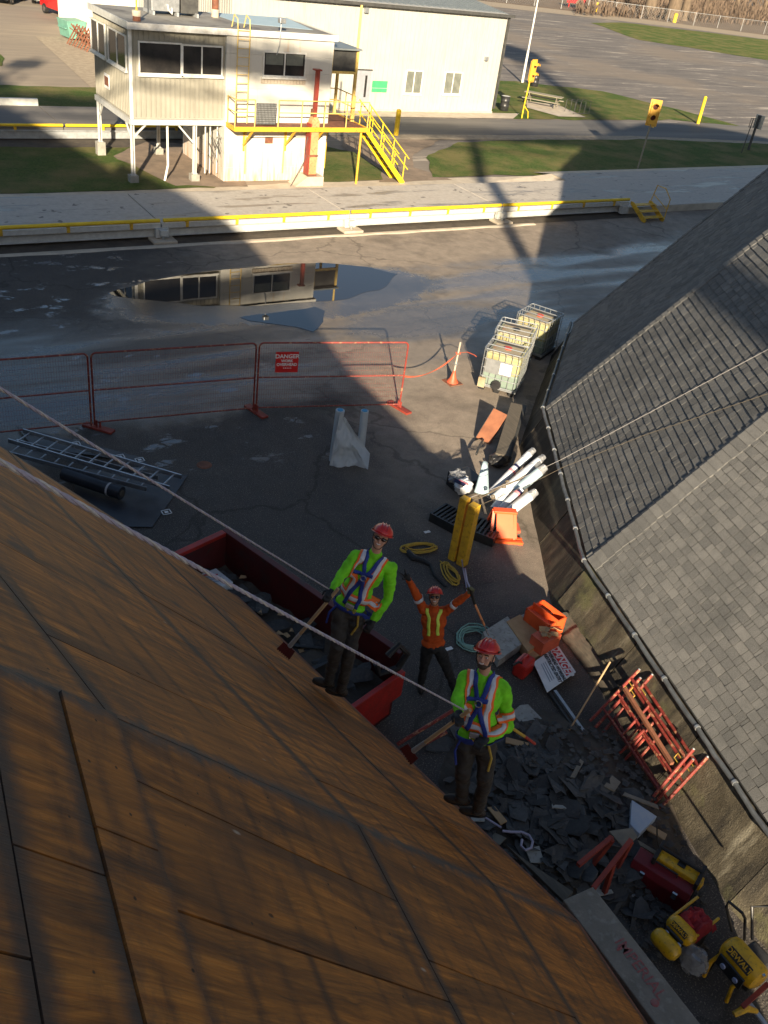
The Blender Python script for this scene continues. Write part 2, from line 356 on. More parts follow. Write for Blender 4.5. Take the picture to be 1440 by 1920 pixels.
    v3 = a.n('TexVoronoi'); v3.inputs['Scale'].default_value = 3.1; a.l(a.map(U, (1, .4, 1), (3, 5, 2)), v3.inputs['Vector']); c = a.mix(a.rng(v3.outputs['Distance'], .02, .05, .7, 0), c, (.5, .44, .36))
    a.l(c, a.b.inputs['Base Color']); a.b.inputs['Roughness'].default_value = .62; a.b.inputs['Specular IOR Level'].default_value = .35
    a.bump(a.math('ADD', a.math('ADD', g2, g1), a.math('MULTIPLY', kn, -1.5)), .45, .012)
mk_ply()
def mk_shingle():
    for nm, isl in (('shingle', False), ('shingle_field', True)):
        a = NB(nm); o = a.n('TexCoord').outputs['Object']
        rv = a.n('NewGeometry').outputs['Random Per Island'] if isl else a.n('ObjectInfo').outputs['Random']
        n1 = a.noise(o, 3.0, 7, .7); n2 = a.noise(o, 90, 4, .7)
        c = a.mix(rv, (.125, .125, .122), (.205, .202, .192)); c = a.mix(a.rng(n1, .4, .65, 0, .55), c, (.115, .116, .115)); c = a.mix(a.rng(n2, .5, .7, 0, .5), c, (.29, .285, .27)); c = a.mix(a.rng(a.noise(a.map(o, (1, 1, .25)), .9, 6, .65), .52, .66, 0, .45), c, (.075, .078, .078)); c = a.mix(a.rng(n2, .45, .3, 0, .5), c, (.04, .04, .04))
        a.l(c, a.b.inputs['Base Color']); a.b.inputs['Roughness'].default_value = .9; a.b.inputs['Specular IOR Level'].default_value = .2; a.bump(n2, .5, .004)
mk_shingle()
def mk_clad(name, c1, c2, rust=0):
    a = NB(name); o = a.n('TexCoord').outputs['Object']; sp = a.n('SeparateXYZ'); a.l(o, sp.inputs[0])
    c = a.mix(a.rng(a.noise(o, 1.2, 6, .6), .3, .7), c1, c2); st = a.map(o, (6, 6, .5)); c = a.mix(a.rng(a.noise(st, 1, 6, .6), .55, .7, 0, .35), c, tuple(x * .6 for x in c1))
    if rust:
        lowz = a.rng(sp.outputs[2], 0.0, 1.6, 1, 0); c = a.mix(a.math('MULTIPLY', lowz, a.rng(a.noise(st, .8, 7, .7), .42, .62)), c, (.50, .25, .10))
        c = a.mix(a.rng(a.noise(a.map(o, (2.5, 2.5, .3)), 1, 6, .6), .6, .68, 0, .5), c, (.6, .42, .26))
    a.l(c, a.b.inputs['Base Color']); a.b.inputs['Roughness'].default_value = .55
mk_clad('beige_cladding', (.285, .27, .22), (.335, .32, .265)); mk_clad('cream_cladding', (.40, .395, .355), (.45, .44, .40)); mk_clad('white_block', (.56, .55, .50), (.62, .605, .55), 1)
mk_clad('white_cladding', (.78, .75, .66), (.84, .81, .72))
def mk_water():
    a = NB('puddle_water'); o = a.n('TexCoord').outputs['Object']
    a.b.inputs['Base Color'].default_value = (.018, .016, .015, 1); a.b.inputs['Roughness'].default_value = .012; a.b.inputs['IOR'].default_value = 1.45; a.b.inputs['Specular IOR Level'].default_value = 1.0
    a.bump(a.noise(o, 2.2, 2, .5), .02, .01)
mk_water()
R1 = (.30, .018, .012)
mat('white_paint', (.80, .80, .76), (.62, .60, .54), 4, .5); mat('grey_steel', (.42, .44, .45), (.30, .31, .31), 5, .5, .2); mat('pale_steel', (.56, .57, .54), (.44, .44, .42), 5, .5)
mat('galvanised', (.52, .54, .55), (.38, .40, .41), 8, .4, .7); mat('aluminium', (.55, .57, .6), (.38, .40, .42), 6, .38, .85)
mat('yellow_paint', (.74, .46, .03), (.52, .30, .03), 5, .55, c3=(.24, .10, .03), s3=14, a3=.5); mat('pale_yellow_paint', (.76, .55, .16), (.66, .46, .14), 5, .6, c3=(.30, .14, .05), s3=14, a3=.5)
mat('bright_yellow', (.85, .58, .02), (.72, .48, .02), 5, .5); mat('compressor_yellow', (.74, .42, .012), (.56, .31, .012), 7, .4, coat=.2, c3=(.12, .09, .05), s3=26, a3=.45)
mat('orange_primer', (.72, .31, .14), (.62, .24, .10), 3, .65, c3=(.18, .06, .03), s3=12, a3=.6); mat('red_primer', (.30, .045, .026), (.20, .032, .02), 4, .6)
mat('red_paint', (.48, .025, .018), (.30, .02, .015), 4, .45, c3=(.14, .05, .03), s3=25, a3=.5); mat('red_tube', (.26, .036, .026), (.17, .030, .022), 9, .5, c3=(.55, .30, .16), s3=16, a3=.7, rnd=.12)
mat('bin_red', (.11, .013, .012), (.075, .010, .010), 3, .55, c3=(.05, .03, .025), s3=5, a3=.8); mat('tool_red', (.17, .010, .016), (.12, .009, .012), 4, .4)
mat('sign_red', (.60, .015, .015), None, rough=.45); mat('sign_white', (.80, .80, .78), (.7, .7, .68), 6, .5); mat('sign_black', (.02, .02, .02), None, rough=.5); mat('letter_red', (.60, .03, .03), None, rough=.5)
mat('helmet_red', (.62, .022, .018), (.50, .018, .015), 4, .28, coat=.3); mat('glass_dark', (.055, .050, .045), (.025, .024, .024), 1.2, .08, spec=.7); mat('glass_blind', (.20, .21, .18), (.13, .14, .12), 3, .3)
mat('room_inside', (.25, .22, .16), (.10, .09, .08), 2, .8); mat('door_grey', (.32, .33, .36), (.26, .27, .30), 3, .45); mat('green_sign', (.06, .62, .16), (.05, .52, .13), 3, .5)
mat('dark_trim', (.07, .07, .065), (.04, .04, .04), 5, .6); mat('roof_felt', (.30, .29, .26), (.20, .19, .17), 1.2, .7, c3=(.07, .06, .06), s3=.9, a3=.7); mat('roof_white', (.82, .84, .84), (.60, .58, .52), 2, .5, c3=(.30, .22, .14), s3=1.5, a3=.5)
mat('roof_metal', (.26, .29, .30), (.20, .23, .24), 3, .45, .3); mat('footing', (.36, .34, .29), (.25, .24, .21), 5, .85, bump=.3); mat('pale_concrete', (.55, .48, .38), (.42, .36, .28), 2, .85, bump=.2, bscale=20)
mat('dirt', (.28, .21, .15), (.17, .13, .095), 1.4, .95, bump=.5, bscale=12); mat('dark_dirt', (.055, .045, .036), (.10, .082, .062), 2, .95, bump=.7, bscale=14); mat('gravel_pale', (.40, .33, .24), (.27, .22, .16), 3, .95, bump=.4)
mat('road_asphalt', (.11, .105, .10), (.19, .175, .155), .6, .8, stretch=(.12, 1.6, 1), bump=.2, c3=(.05, .05, .05), s3=1.2, a3=.5)
mat('rust', (.24, .09, .045), (.12, .05, .03), 5, .8, bump=.2); mat('drum_black', (.018, .018, .02), (.04, .04, .04), 6, .4); mat('drum_lid', (.75, .74, .68), (.6, .58, .5), 5, .5); mat('weathered_wood', (.30, .27, .20), (.20, .18, .13), 3, .85, stretch=(1, 8, 8))
mat('ibc_plastic', (.42, .40, .21), (.34, .33, .18), 2, .35, c3=(.30, .20, .06), s3=2.2, a3=.6, spec=.5); mat('ibc_top', (.42, .37, .25), (.33, .27, .17), 3, .45, c3=(.35, .14, .06), s3=4, a3=.6)
mat('ibc_lower', (.24, .30, .25), (.19, .25, .21), 2, .35); mat('black_plastic', (.015, .015, .017), (.03, .03, .03), 5, .45); mat('rubber', (.012, .012, .012), (.025, .025, .025), 8, .6)
mat('lid_red', (.60, .07, .04), None, rough=.4); mat('orange_plastic', (.88, .13, .03), (.80, .11, .025), 4, .45); mat('orange_paint', (.66, .13, .06), (.50, .09, .04), 4, .5)
mat('beam_rust', (.33, .13, .065), (.22, .085, .045), 4, .75, bump=.2); mat('plank_dark', (.13, .11, .085), (.08, .07, .055), 3, .85, stretch=(8, 1, 8)); mat('board_grey', (.40, .39, .35), (.30, .29, .26), 5, .8, c3=(.2, .18, .15), s3=18, a3=.7, bump=.3)
mat('cardboard', (.48, .30, .15), (.38, .23, .11), 5, .8); mat('wood_raw', (.48, .32, .17), (.36, .23, .12), 4, .7, stretch=(1, 1, 1)); mat('wood_pale', (.27, .23, .17), (.18, .15, .11), 4, .75, bump=.2)
mat('wrap_white', (.68, .70, .72), (.56, .59, .63), 7, .25, spec=.7, c3=(.36, .38, .42), s3=9, a3=.5, bump=.5, bscale=12); mat('wrap_clear', (.50, .51, .53), (.30, .31, .33), 9, .15, spec=.9, alpha=.55, bump=.8, bscale=14)
mat('wrap_navy', (.02, .02, .06), None, rough=.35); mat('wrap_pink', (.75, .25, .28), None, rough=.4); mat('sheet_blue', (.42, .54, .60), (.36, .48, .54), 3, .55, bump=.15, bscale=10); mat('sheet_grey', (.46, .52, .57), (.38, .44, .48), 3, .6, bump=.2, bscale=8); mat('core_blue', (.03, .28, .50), None, rough=.5)
mat('rope_purple', (.42, .38, .46), (.30, .28, .38), 60, .8); mat('rope_white', (.55, .52, .50), (.42, .40, .40), 60, .8); mat('rope_yellow', (.55, .36, .05), (.40, .26, .04), 50, .8); mat('rope_green', (.26, .44, .36), (.20, .36, .30), 50, .8); mat('rope_brown', (.20, .16, .11), (.12, .10, .07), 30, .85)
mat('membrane', (.018, .020, .026), (.035, .038, .045), 3, .35, bump=.2, bscale=6); mat('scrap', (.075, .074, .071), (.045, .044, .043), 6, .85, bump=.4, bscale=60, rnd=.45, c3=(.12, .11, .095), s3=9, a3=.5); mat('scrap_field', (.085, .080, .072), (.05, .047, .043), 6, .85, bump=.4, bscale=60, rnd=.45, isl=True)
mat('hi_vis', (.26, .84, .03), (.17, .56, .02), 7, .75, spec=.2); mat('hi_vis_orange', (1.0, .17, .02), None, rough=.6); mat('orange_shirt', (.62, .105, .022), (.42, .070, .016), 5, .8, spec=.15); mat('tape_silver', (.66, .66, .68), (.58, .58, .62), 30, .4, spec=.6); mat('tape_lime', (.62, .80, .10), None, rough=.6)
mat('harness_blue', (.018, .045, .28), (.015, .035, .2), 20, .7); mat('skin', (.60, .335, .235), (.52, .27, .18), 9, .55, spec=.35); mat('skin_tan', (.46, .26, .165), (.40, .21, .13), 9, .55); mat('trousers', (.050, .044, .038), (.035, .031, .028), 5, .85); mat('trousers_black', (.014, .014, .015), (.025, .025, .025), 6, .85)
mat('glove', (.012, .012, .013), (.03, .03, .03), 12, .7); mat('glove_olive', (.16, .15, .07), (.08, .07, .04), 8, .8); mat('boot', (.05, .035, .022), (.03, .02, .015), 8, .7); mat('beard', (.07, .045, .03), None, rough=.9); mat('lens', (.006, .006, .007), None, rough=.08, spec=.8); mat('teeth', (.75, .72, .66), None, rough=.4); mat('lip', (.40, .13, .10), None, rough=.5); mat('eye_white', (.7, .7, .68), None, rough=.3)
mat('car_red', (.55, .012, .012), None, rough=.25, coat=.8); mat('car_dark', (.03, .03, .035), None, rough=.25, coat=.8); mat('car_silver', (.35, .40, .38), None, rough=.3, metal=.5); mat('chrome', (.6, .6, .6), None, rough=.2, metal=1); mat('dumpster_green', (.16, .36, .28), (.12, .28, .22), 3, .55); mat('car_plate', (.75, .75, .78), None, rough=.4); mat('tail_red', (.4, .01, .01), None, rough=.3)
mat('bark', (.17, .125, .085), (.10, .075, .05), 6, .9, stretch=(1, 1, .2), bump=.5, bscale=12); mat('twigs', (.16, .115, .08), (.09, .065, .048), 2, .95); mat('brush', (.20, .14, .085), (.12, .085, .055), .5, .95, bump=.8, bscale=3); mat('far_wood', (.13, .10, .075), (.07, .055, .04), .3, .95)
mat('signal_yellow', (.80, .44, .05), (.68, .36, .05), 4, .5); mat('signal_lens', (.10, .02, .01), None, rough=.3); mat('bulb_white', (.6, .58, .5), None, rough=.3); mat('spray_red', (.34, .06, .06), (.30, .16, .14), 30, .85); mat('concrete_beam', (.26, .225, .18), (.19, .165, .13), 4, .85, bump=.4, bscale=30, c3=(.4, .38, .33), s3=10, a3=.4); mat('pvc_grey', (.12, .13, .14), (.07, .075, .08), 6, .45)
mat('gas_red', (.50, .03, .02), (.42, .025, .018), 4, .4); mat('foam', (.10, .09, .085), (.2, .19, .17), 12, .8); mat('panel_black', (.02, .021, .022), None, rough=.35); mat('gauge', (.30, .36, .55), None, rough=.3); mat('cloth_red', (.40, .025, .03), (.30, .02, .025), 6, .8)
mat('paper_blue', (.35, .42, .52), (.45, .48, .52), 6, .7)
# ------------------------------------------------------------------ the ground, roads, grass, water
def flat(name, poly, z, m, kind='structure', sub=0):
    b = MB(); b.add([(x, y, z) for x, y in poly], [tuple(range(len(poly)))])
    o = b.build(name, m); tag(o, kind=kind)
    if b.f and o.data.polygons[0].normal.z < 0: o.data.flip_normals()
    return o
def wob(poly, amp=.25, step=.8, seed=0):
    out = []; n = len(poly)
    for i in range(n):
        a = Vector(poly[i]); b = Vector(poly[(i + 1) % n]); L = (b - a).length; k = max(1, int(L / step)); nr = Vector((-(b - a).y, (b - a).x)).normalized()
        for j in range(k):
            p = a.lerp(b, j / k); out.append(tuple(p + nr * amp * noise.noise(Vector((p.x * .7, p.y * .7, seed)))))
    return out
flat('ground', [(-500, -300), (700, -300), (700, 900), (-500, 900)], -.012, 'lot_gravel')
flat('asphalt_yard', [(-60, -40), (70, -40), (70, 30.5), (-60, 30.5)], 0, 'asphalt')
# raised concrete strip in front of the weighbridge pit
ps = [G(0, 483), G(300, 464), G(660, 450), G(930, 437), G(960, 434)]
b = MB(); tp = [(p.x, p.y) for p in ps]; lo = [(x, y - .14 - .12 * noi((x, 3, 0), 1.3)) for x, y in wob(tp, .12, .4)[:-3]]
b = MB(); n = 60
def kf(u, v): x = -20 + 46.0 * u; return Vector((x, 28.05 + .22 * v + .10 * noi((x, 1, 5), .9) * (1 - v), .035 * (1 if 0 < v < 1.01 else 0)))
b.grid(kf, 90, 3); struct('kerb', b, 'pale_concrete')
flat('pit_floor', [(-30, 28.3), (32.3, 28.3), (32.3, 32.6), (-30, 32.6)], .006, 'dark_dirt')
# concrete apron right of the scale and pale verge strips
flat('concrete_apron', [(31.9, 28.75), (62, 29.5), (62, 34.6), (31.9, 34.2)], .30, 'deck_concrete')
b = MB(); b.bb(31.9, 62, 28.80, 28.95, 0, .296); b.bb(31.88, 32.1, 28.96, 34.2, 0, .292); b.add([(28.5, 34.2, .012), (31.9, 32.2, .012), (31.9, 34.2, .294)], [(0, 1, 2)]); b.add([(31.9, 34.2, .298), (62, 34.6, .298), (62, 36.2, .0), (31.9, 35.6, .0)], [(0, 1, 2, 3)]); struct('apron_edge', b, 'pale_concrete')
flat('verge_path', wob([(-30, 32.3), (31.9, 32.3), (31.9, 34.9), (21, 34.9), (12, 34.4), (-30, 34.3)], .15), .010, 'pale_concrete')
flat('grass_verge', wob([(-40, 34.1), (14.6, 34.4), (15.6, 35.2), (15.6, 40.7), (-40, 40.7)], .25, .8, 2), .022, 'grass')
flat('dirt_patch', wob([(13.2, 34.7), (16.2, 34.4), (17, 41), (14.4, 41.5), (12.2, 39.2)], .35, .5, 5), .030, 'dirt')
flat('grass_by_stairs', wob([(19.8, 34.9), (22.8, 34.9), (23.6, 36.4), (23.9, 39.5), (22.5, 41.2), (19.6, 41.2)], .25, .6, 7), .022, 'grass')
flat('footpath', wob([(22.4, 34.5), (26.4, 34.6), (25.6, 36.8), (27.2, 39.2), (30.6, 41.9), (25, 42.6), (23.8, 40), (23.4, 36.6)], .25, .6, 4), .016, 'dirt')
flat('grass_island', wob([(25.6, 35.0), (34.5, 35.1), (46, 35.6), (61, 36.4), (58, 40.6), (46.6, 42.0), (37, 41.9), (31.5, 41.4), (27.4, 38.4)], .3, .7, 9), .024, 'grass')
flat('road', [(-40, 42.6), (21, 42.6), (27, 43.0), (46, 42.7), (58, 40.8), (80, 36), (84, 40), (60, 46.5), (46, 47.0), (27, 46.9), (21, 46.9), (-40, 46.9)], .012, 'road_asphalt')
flat('road_verge', wob([(27, 42.0), (46, 41.9), (58, 40.2), (70, 37), (70.5, 38.2), (58, 41.3), (46, 42.9), (27, 43.1)], .12, .7, 11), .018, 'gravel_pale')
flat('building_apron', [(20.5, 47.2), (39.9, 47.2), (41.6, 48.7), (20.5, 48.7)], .02, 'pale_concrete')
flat('grass_strip', wob([(-40, 48.3), (15.5, 48.3), (16.2, 53.2), (-40, 52.4)], .3, 1, 13), .014, 'grass')
flat('grass_far_patch', wob([(2, 58.2), (12.2, 58.4), (12.9, 62), (11, 65.5), (0, 64)], .3, 1, 15), .014, 'grass')
flat('grass_corner', wob([(39.3, 47.2), (46, 47.2), (54.5, 47.6), (60, 45.9), (59.3, 50.2), (57.0, 57.4), (50.4, 60.0), (39.4, 60.6)], .4, 1, 17), .014, 'grass')
flat('picnic_slab', [(44.3, 47.9), (46.6, 47.8), (47.3, 51.4), (45.4, 52.6), (43.6, 50.4)], .05, 'pale_concrete')
flat('concrete_walk', [(15.5, 53), (17.2, 52.6), (20.3, 64.5), (19.2, 70), (16.7, 69.3)], .01, 'gravel_pale')
flat('grass_field', wob([(101.5, 107.5), (112, 112), (124, 109), (150, 101), (133, 84), (116, 78), (110.5, 79.0), (96.2, 92.2)], .8, 3, 19), .010, 'grass')
flat('far_road', [(70, 122), (104, 116), (124, 112), (160, 96), (200, 80), (204, 88), (162, 105), (126, 119.5), (104, 124), (72, 130)], .006, 'gravel_pale')
flat('far_verge', wob([(96, 126), (118, 121), (134, 115), (165, 102), (200, 90), (260, 160), (150, 240), (60, 180), (60, 140)], .8, 3, 21), .004, 'brush')
# puddles: thin sheets of still water
def puddle(name, px, z=.004, seed=0, step=.22, amp=.18):
    poly = [(G(x, y).x, G(x, y).y) for x, y in px]
    return flat(name, wob(poly, amp, step, seed), z, 'puddle_water')
puddle('puddle', [(205, 552), (270, 528), (340, 516), (420, 506), (520, 497), (600, 492), (690, 500), (748, 514), (712, 545), (650, 560), (570, 568), (470, 574), (380, 572), (290, 562)], .004, 3)
puddle('puddle', [(452, 597), (500, 588), (545, 580), (592, 575), (612, 584), (606, 604), (588, 622), (560, 614), (500, 606)], .008, 5)

# ------------------------------------------------------------------ the shingled dome on the right
def domeV(c, R, h, a): return Vector((c[0] + R * cos(a), c[1] + R * sin(a), h))
C2, RR2, H2, A2, SL2 = (30.57, -1.05), 22.08, 1.1, 139.7, 54.0
PROF2 = [(22.08, 1.1), (15.6, 1.1 + 6.48 * tan(radians(54)) * cos(radians(7.5))), (11, 13.8), (6.5, 16.4), (2.5, 17.6), (0, 17.9)]
D2 = thing('shingled_dome', 'many-sided dome with grey shingled roof above a stained concrete ring wall', 'dome', (C2[0], C2[1], 0))
NS = 24
def facet_frame(c, R, h, a0, st, k, sl):
    A = domeV(c, R, h, radians(a0 + st * k)); B = domeV(c, R, h, radians(a0 + st * (k + 1))); e = (B - A).normalized()
    m = Vector((c[0], c[1], 0)) - (A + B) / 2; m.z = 0; m.normalize(); up = m * cos(radians(sl)) + Vector((0, 0, sin(radians(sl)))); n = e.cross(up)
    if n.z < 0: n = -n
    return A, e, up, n, (B - A).length
b = MB(); prof = [(r, z - .02) for r, z in PROF2]
for k in range(NS):
    a = radians(A2 + 15 * k); a2 = radians(A2 + 15 * (k + 1))
    for (r1, z1), (r2, z2) in zip(prof, prof[1:]):
        vs = [domeV(C2, r1, z1, a), domeV(C2, r1, z1, a2), domeV(C2, r2, z2, a2), domeV(C2, r2, z2, a)]
        b.add(vs, [(0, 1, 2, 3)] if r2 > 0 else [(0, 1, 2)])
b.build('roof', 'dark_trim', D2)
# ring wall in panels
def wall_panels(c, Rt, Rb, h, a0, st, ks, per, parent, mname, gap=.012):
    for k in ks:
        a = radians(a0 + st * k); a2 = radians(a0 + st * (k + 1)); T0, T1 = domeV(c, Rt, h, a), domeV(c, Rt, h, a2); B0, B1 = domeV(c, Rb, -.05, a), domeV(c, Rb, -.05, a2)
        inn = (Vector((c[0], c[1], 0)) - (T0 + T1) / 2); inn.z = 0; inn = inn.normalized() * .25
        for j in range(per):
            L = (T1 - T0).length; g = gap / L; u0 = j / per + (g if j else 0); u1 = (j + 1) / per - (g if j < per - 1 else 0); m = MB(); nu, nv = 6, 8; uvs = []
            jit = random.uniform(-.006, .008)
            def fn(u, v):
                uu = lerp(u0, u1, u); p = B0.lerp(B1, uu).lerp(T0.lerp(T1, uu), v); dd = .012 * noi(p, 2.5) + .006 * noi(p, 9); return p - inn.normalized() * (dd + jit)
            m.grid(fn, nu, nv)
            for i in range(nu + 1):
                for q in range(nv + 1): uvs.append(((k + lerp(u0, u1, i / nu)) * L + 8, q / nv * 1.2))
            k0 = len(m.v); Q = [fn(0, 0), fn(1, 0), fn(1, 1), fn(0, 1)]; m.add(Q + [p + inn for p in Q], [(0, 3, 7, 4), (1, 5, 6, 2), (3, 2, 6, 7)]); uvs += [(u, 0) for u in range(8)]
            m.uv = {'UVMap': uvs}; o = m.build('wall_panel', mname, parent, smooth=True)
wall_panels(C2, 22.0, 22.5, H2 - .03, A2, 15, (-2, -1, 0, 1, 2), 3, D2, 'stained_concrete')
b = MB()
for k in range(3, 22): 
    T0, T1 = (domeV(C2, 22.0, H2 - .03, radians(A2 + 15 * q)) for q in (k, k + 1)); B0, B1 = (domeV(C2, 22.5, 0, radians(A2 + 15 * q)) for q in (k, k + 1)); b.add([B0, B1, T1, T0], [(0, 1, 2, 3)])
b.build('wall', 'footing', D2)
# shingles
tabs = []
def tab(A, e, up, n, s0, s1, t0, ex, lift=.011, th=.006):
    p = [A + e * s0 + up * t0 + n * lift, A + e * s1 + up * t0 + n * lift, A + e * s1 + up * (t0 + ex) + n * .002, A + e * s0 + up * (t0 + ex) + n * .002]
    return p, p[0] - n * lift, p[1] - n * lift
EX = .145; per_facet = {}
for k, tmax in ((-1, 7.8), (0, 7.6), (1, 7.0), (2, 5.0), (-2, 6.0)):
    A, e, up, n, L = facet_frame(C2, RR2, H2, A2, 15, k, SL2); kk = tan(radians(7.5)) * cos(radians(SL2)); lst = []
    for i in range(int(tmax / EX)):
        t = i * EX; s = kk * t + .01; end = L - kk * (t + EX) - .01; s -= random.uniform(0, .18)
        if i: s = kk * t
        while s < end - .03:
            wd = random.choice((.06, .11, .14, .17, .18, .2, .22, .25)) * random.uniform(.93, 1.07); s1 = min(s + wd, end)
            if end - s1 < .05: s1 = end
            lf = .015 + random.choice((0, 0, .003, .006)); tj = random.uniform(-.004, .004)
            P, q0, q1 = tab(A, e, up, n, s + .005, s1 - .005, t + tj + .009, EX - tj - .004, lf)
            lst.append((P, q0, q1, ((P[0] + P[2]) / 2 - EYE).length, k)); s = s1
    tabs += lst
def tab_mb(m, P, q0, q1): m.add([P[0], P[1], P[2], P[3], q0, q1], [(0, 1, 2, 3), (4, 5, 1, 0), (5, 2, 1), (4, 0, 3)])
def inview(p):
    d = p - EYE; z = d.dot(FW); 
    if z < .2: return False
    x, y = 720 + F * d.dot(XI) / z, 960 + F * d.dot(YI) / z; return -15 < x < 1455 and -15 < y < 1935
near = sorted([t for t in tabs if inview((t[0][0] + t[0][2]) / 2)], key=lambda t: t[3])[:300]; ns = set(id(t) for t in near)
for t in near: m = MB(); tab_mb(m, *t[:3]); m.build('roof_shingle', 'shingle', D2)
m = MB()
for t in tabs:
    if id(t) not in ns: tab_mb(m, *t[:3])
tag(m.build('shingle_field', 'shingle_field', D2), kind='stuff')
# hip caps
def hipcap(k, side, tmax, wdt=.30):
    A, e, up, n, L = facet_frame(C2, RR2, H2, A2, 15, k, SL2); A0, e0, up0, n0, L0 = facet_frame(C2, RR2, H2, A2, 15, k - 1, SL2); kk = tan(radians(7.5)) * cos(radians(SL2))
    for i in range(int(tmax / .15)):
        t = i * .15; w2 = wdt + random.uniform(-.012, .012); m = MB(); l1, l2 = .030 + random.uniform(0, .008), .020
        def P(w, tt, lf): 
            r = A + e * (kk * tt) + up * tt
            return r + (e * w + n * lf if w >= 0 else -e0 * (-w) + n0 * lf)
        for (wa, wb) in ((0, w2), (0, -.05)):
            m.add([P(wa, t, l1), P(wb, t, l1 - .008), P(wb, t + .17, l2 - .008), P(wa, t + .17, l2), P(wa, t, 0.004), P(wb, t, .004), P(wb, t + .17, .004)], [(0, 1, 2, 3), (4, 5, 1, 0), (5, 6, 2, 1)])
        m.build('hip_cap', 'shingle', D2)
hipcap(1, 1, 4.2); hipcap(0, 1, 6.6, .13); hipcap(-1, 1, 7.5, .16); hipcap(2, 1, 2.0)
# eave pipe with couplings
for k in (-1, 0, 1, 2):
    A, e, up, n, L = facet_frame(C2, RR2 + .05, H2 - .01, A2, 15, k, SL2); out = Vector((n.x, n.y, 0)).normalized()
    for j in range(6):
        s0 = L * j / 6; s1 = L * (j + 1) / 6; pts = [A + e * lerp(s0, s1, u / 6) + out * .03 - Vector((0, 0, .03 * sin(pi * u / 6) * (.4 + random.random() * .6))) for u in range(7)]
        MB().tube(pts, .036, 8).build('eave_pipe', 'drum_black' if k < 0 else 'pvc_grey', D2, smooth=True); MB().cyl(pts[-1] - e * .02, pts[-1] + e * .02, .045, 10).build('coupling', 'galvanised', D2, smooth=True)
# ------------------------------------------------------------------ the plywood dome under the camera
C1, RR1, H1, A1, SL1, ST1 = (-18.12, 2.34), 23.75, 1.39, 2.02, 48.5, 15.5
D1 = thing('plywood_dome', 'many-sided dome stripped of shingles down to its orange brown plywood sheets', 'dome', (C1[0], C1[1], 0))
PROF1 = [(23.75, 1.39), (15.6, 1.39 + 8.15 * tan(radians(48.5)) * cos(radians(7.75))), (11, 13.9), (6.5, 16.7), (2.5, 18.1), (0, 18.4)]
b = MB(); angs = [A1 + ST1 * q for q in range(-8, 9)]; rest = 360 - ST1 * 16; angs += [A1 + ST1 * 8 + rest * q / 7 for q in range(1, 7)]
for i in range(len(angs)):
    a = radians(angs[i]); a2 = radians(angs[(i + 1) % len(angs)])
    for (r1, z1), (r2, z2) in zip(PROF1, PROF1[1:]):
        vs = [domeV(C1, r1, z1 - .03, a), domeV(C1, r1, z1 - .03, a2), domeV(C1, r2, z2 - .03, a2), domeV(C1, r2, z2 - .03, a)]; b.add(vs, [(0, 1, 2, 3)] if r2 > 0 else [(0, 1, 2)])
    b.add([domeV(C1, 23.6, 0, a), domeV(C1, 23.6, 0, a2), domeV(C1, 23.6, 1.36, a2), domeV(C1, 23.6, 1.36, a)], [(0, 1, 2, 3)])
b.build('roof_deck', 'dark_dirt', D1)
kk1 = tan(radians(ST1 / 2)) * cos(radians(SL1))
def sheet(k, s0, s1, t0, t1, lift=0.0, th=.015, nm='plywood_sheet', gap=.005, warp=.004):
    A, e, up, n, L = facet_frame(C1, RR1, H1, A1, ST1, k, SL1); m = MB(); uvs, ed, tl = [], [], []
    def cl(s, t): return min(max(s, kk1 * t + .001), L - kk1 * t - .001)
    s0 += gap; s1 -= gap; t0 += gap; t1 -= gap
    if cl(s0, t0) >= cl(s1, t0) - .02 and cl(s0, t1) >= cl(s1, t1) - .02: return
    nu, nv = max(2, int((s1 - s0) / .3)), max(2, int((t1 - t0) / .3)); ph = random.random() * 9
    def fn(u, v, dz=0.0):
        t = lerp(t0, t1, v); s = cl(lerp(s0, s1, u), t); return A + e * s + up * t + n * (lift + warp * noise.noise(Vector((s * 1.1, t * 1.1, ph))) - dz), s, t
    for dz in (0, th):
        k0 = len(m.v)
        for i in range(nu + 1):
            for j in range(nv + 1):
                p, s, t = fn(i / nu, j / nv, dz); m.v.append(tuple(p)); uvs.append((s, t)); ed.append((s - kk1 * t, L - kk1 * t - s)); tl.append((min(t - t0, t1 - t) if nm == 'plywood_sheet' else min(t - t0, 1) + .05, 0))
        for i in range(nu):
            for j in range(nv): a = k0 + i * (nv + 1) + j; q = (a, a + nv + 1, a + nv + 2, a + 1); m.f.append(q if dz == 0 else q[::-1])
    off = (nu + 1) * (nv + 1); rim = [i * (nv + 1) for i in range(nu + 1)] + [nu * (nv + 1) + j for j in range(1, nv + 1)] + [i * (nv + 1) + nv for i in range(nu - 1, -1, -1)] + [j for j in range(nv - 1, 0, -1)]
    for a, c in zip(rim, rim[1:] + rim[:1]): m.f.append((a, a + off, c + off, c))
    m.uv = {'UVMap': uvs, 'edge': ed, 'tile': tl}; m.build(nm, 'plywood', D1)
LF = 2 * RR1 * sin(radians(ST1 / 2))
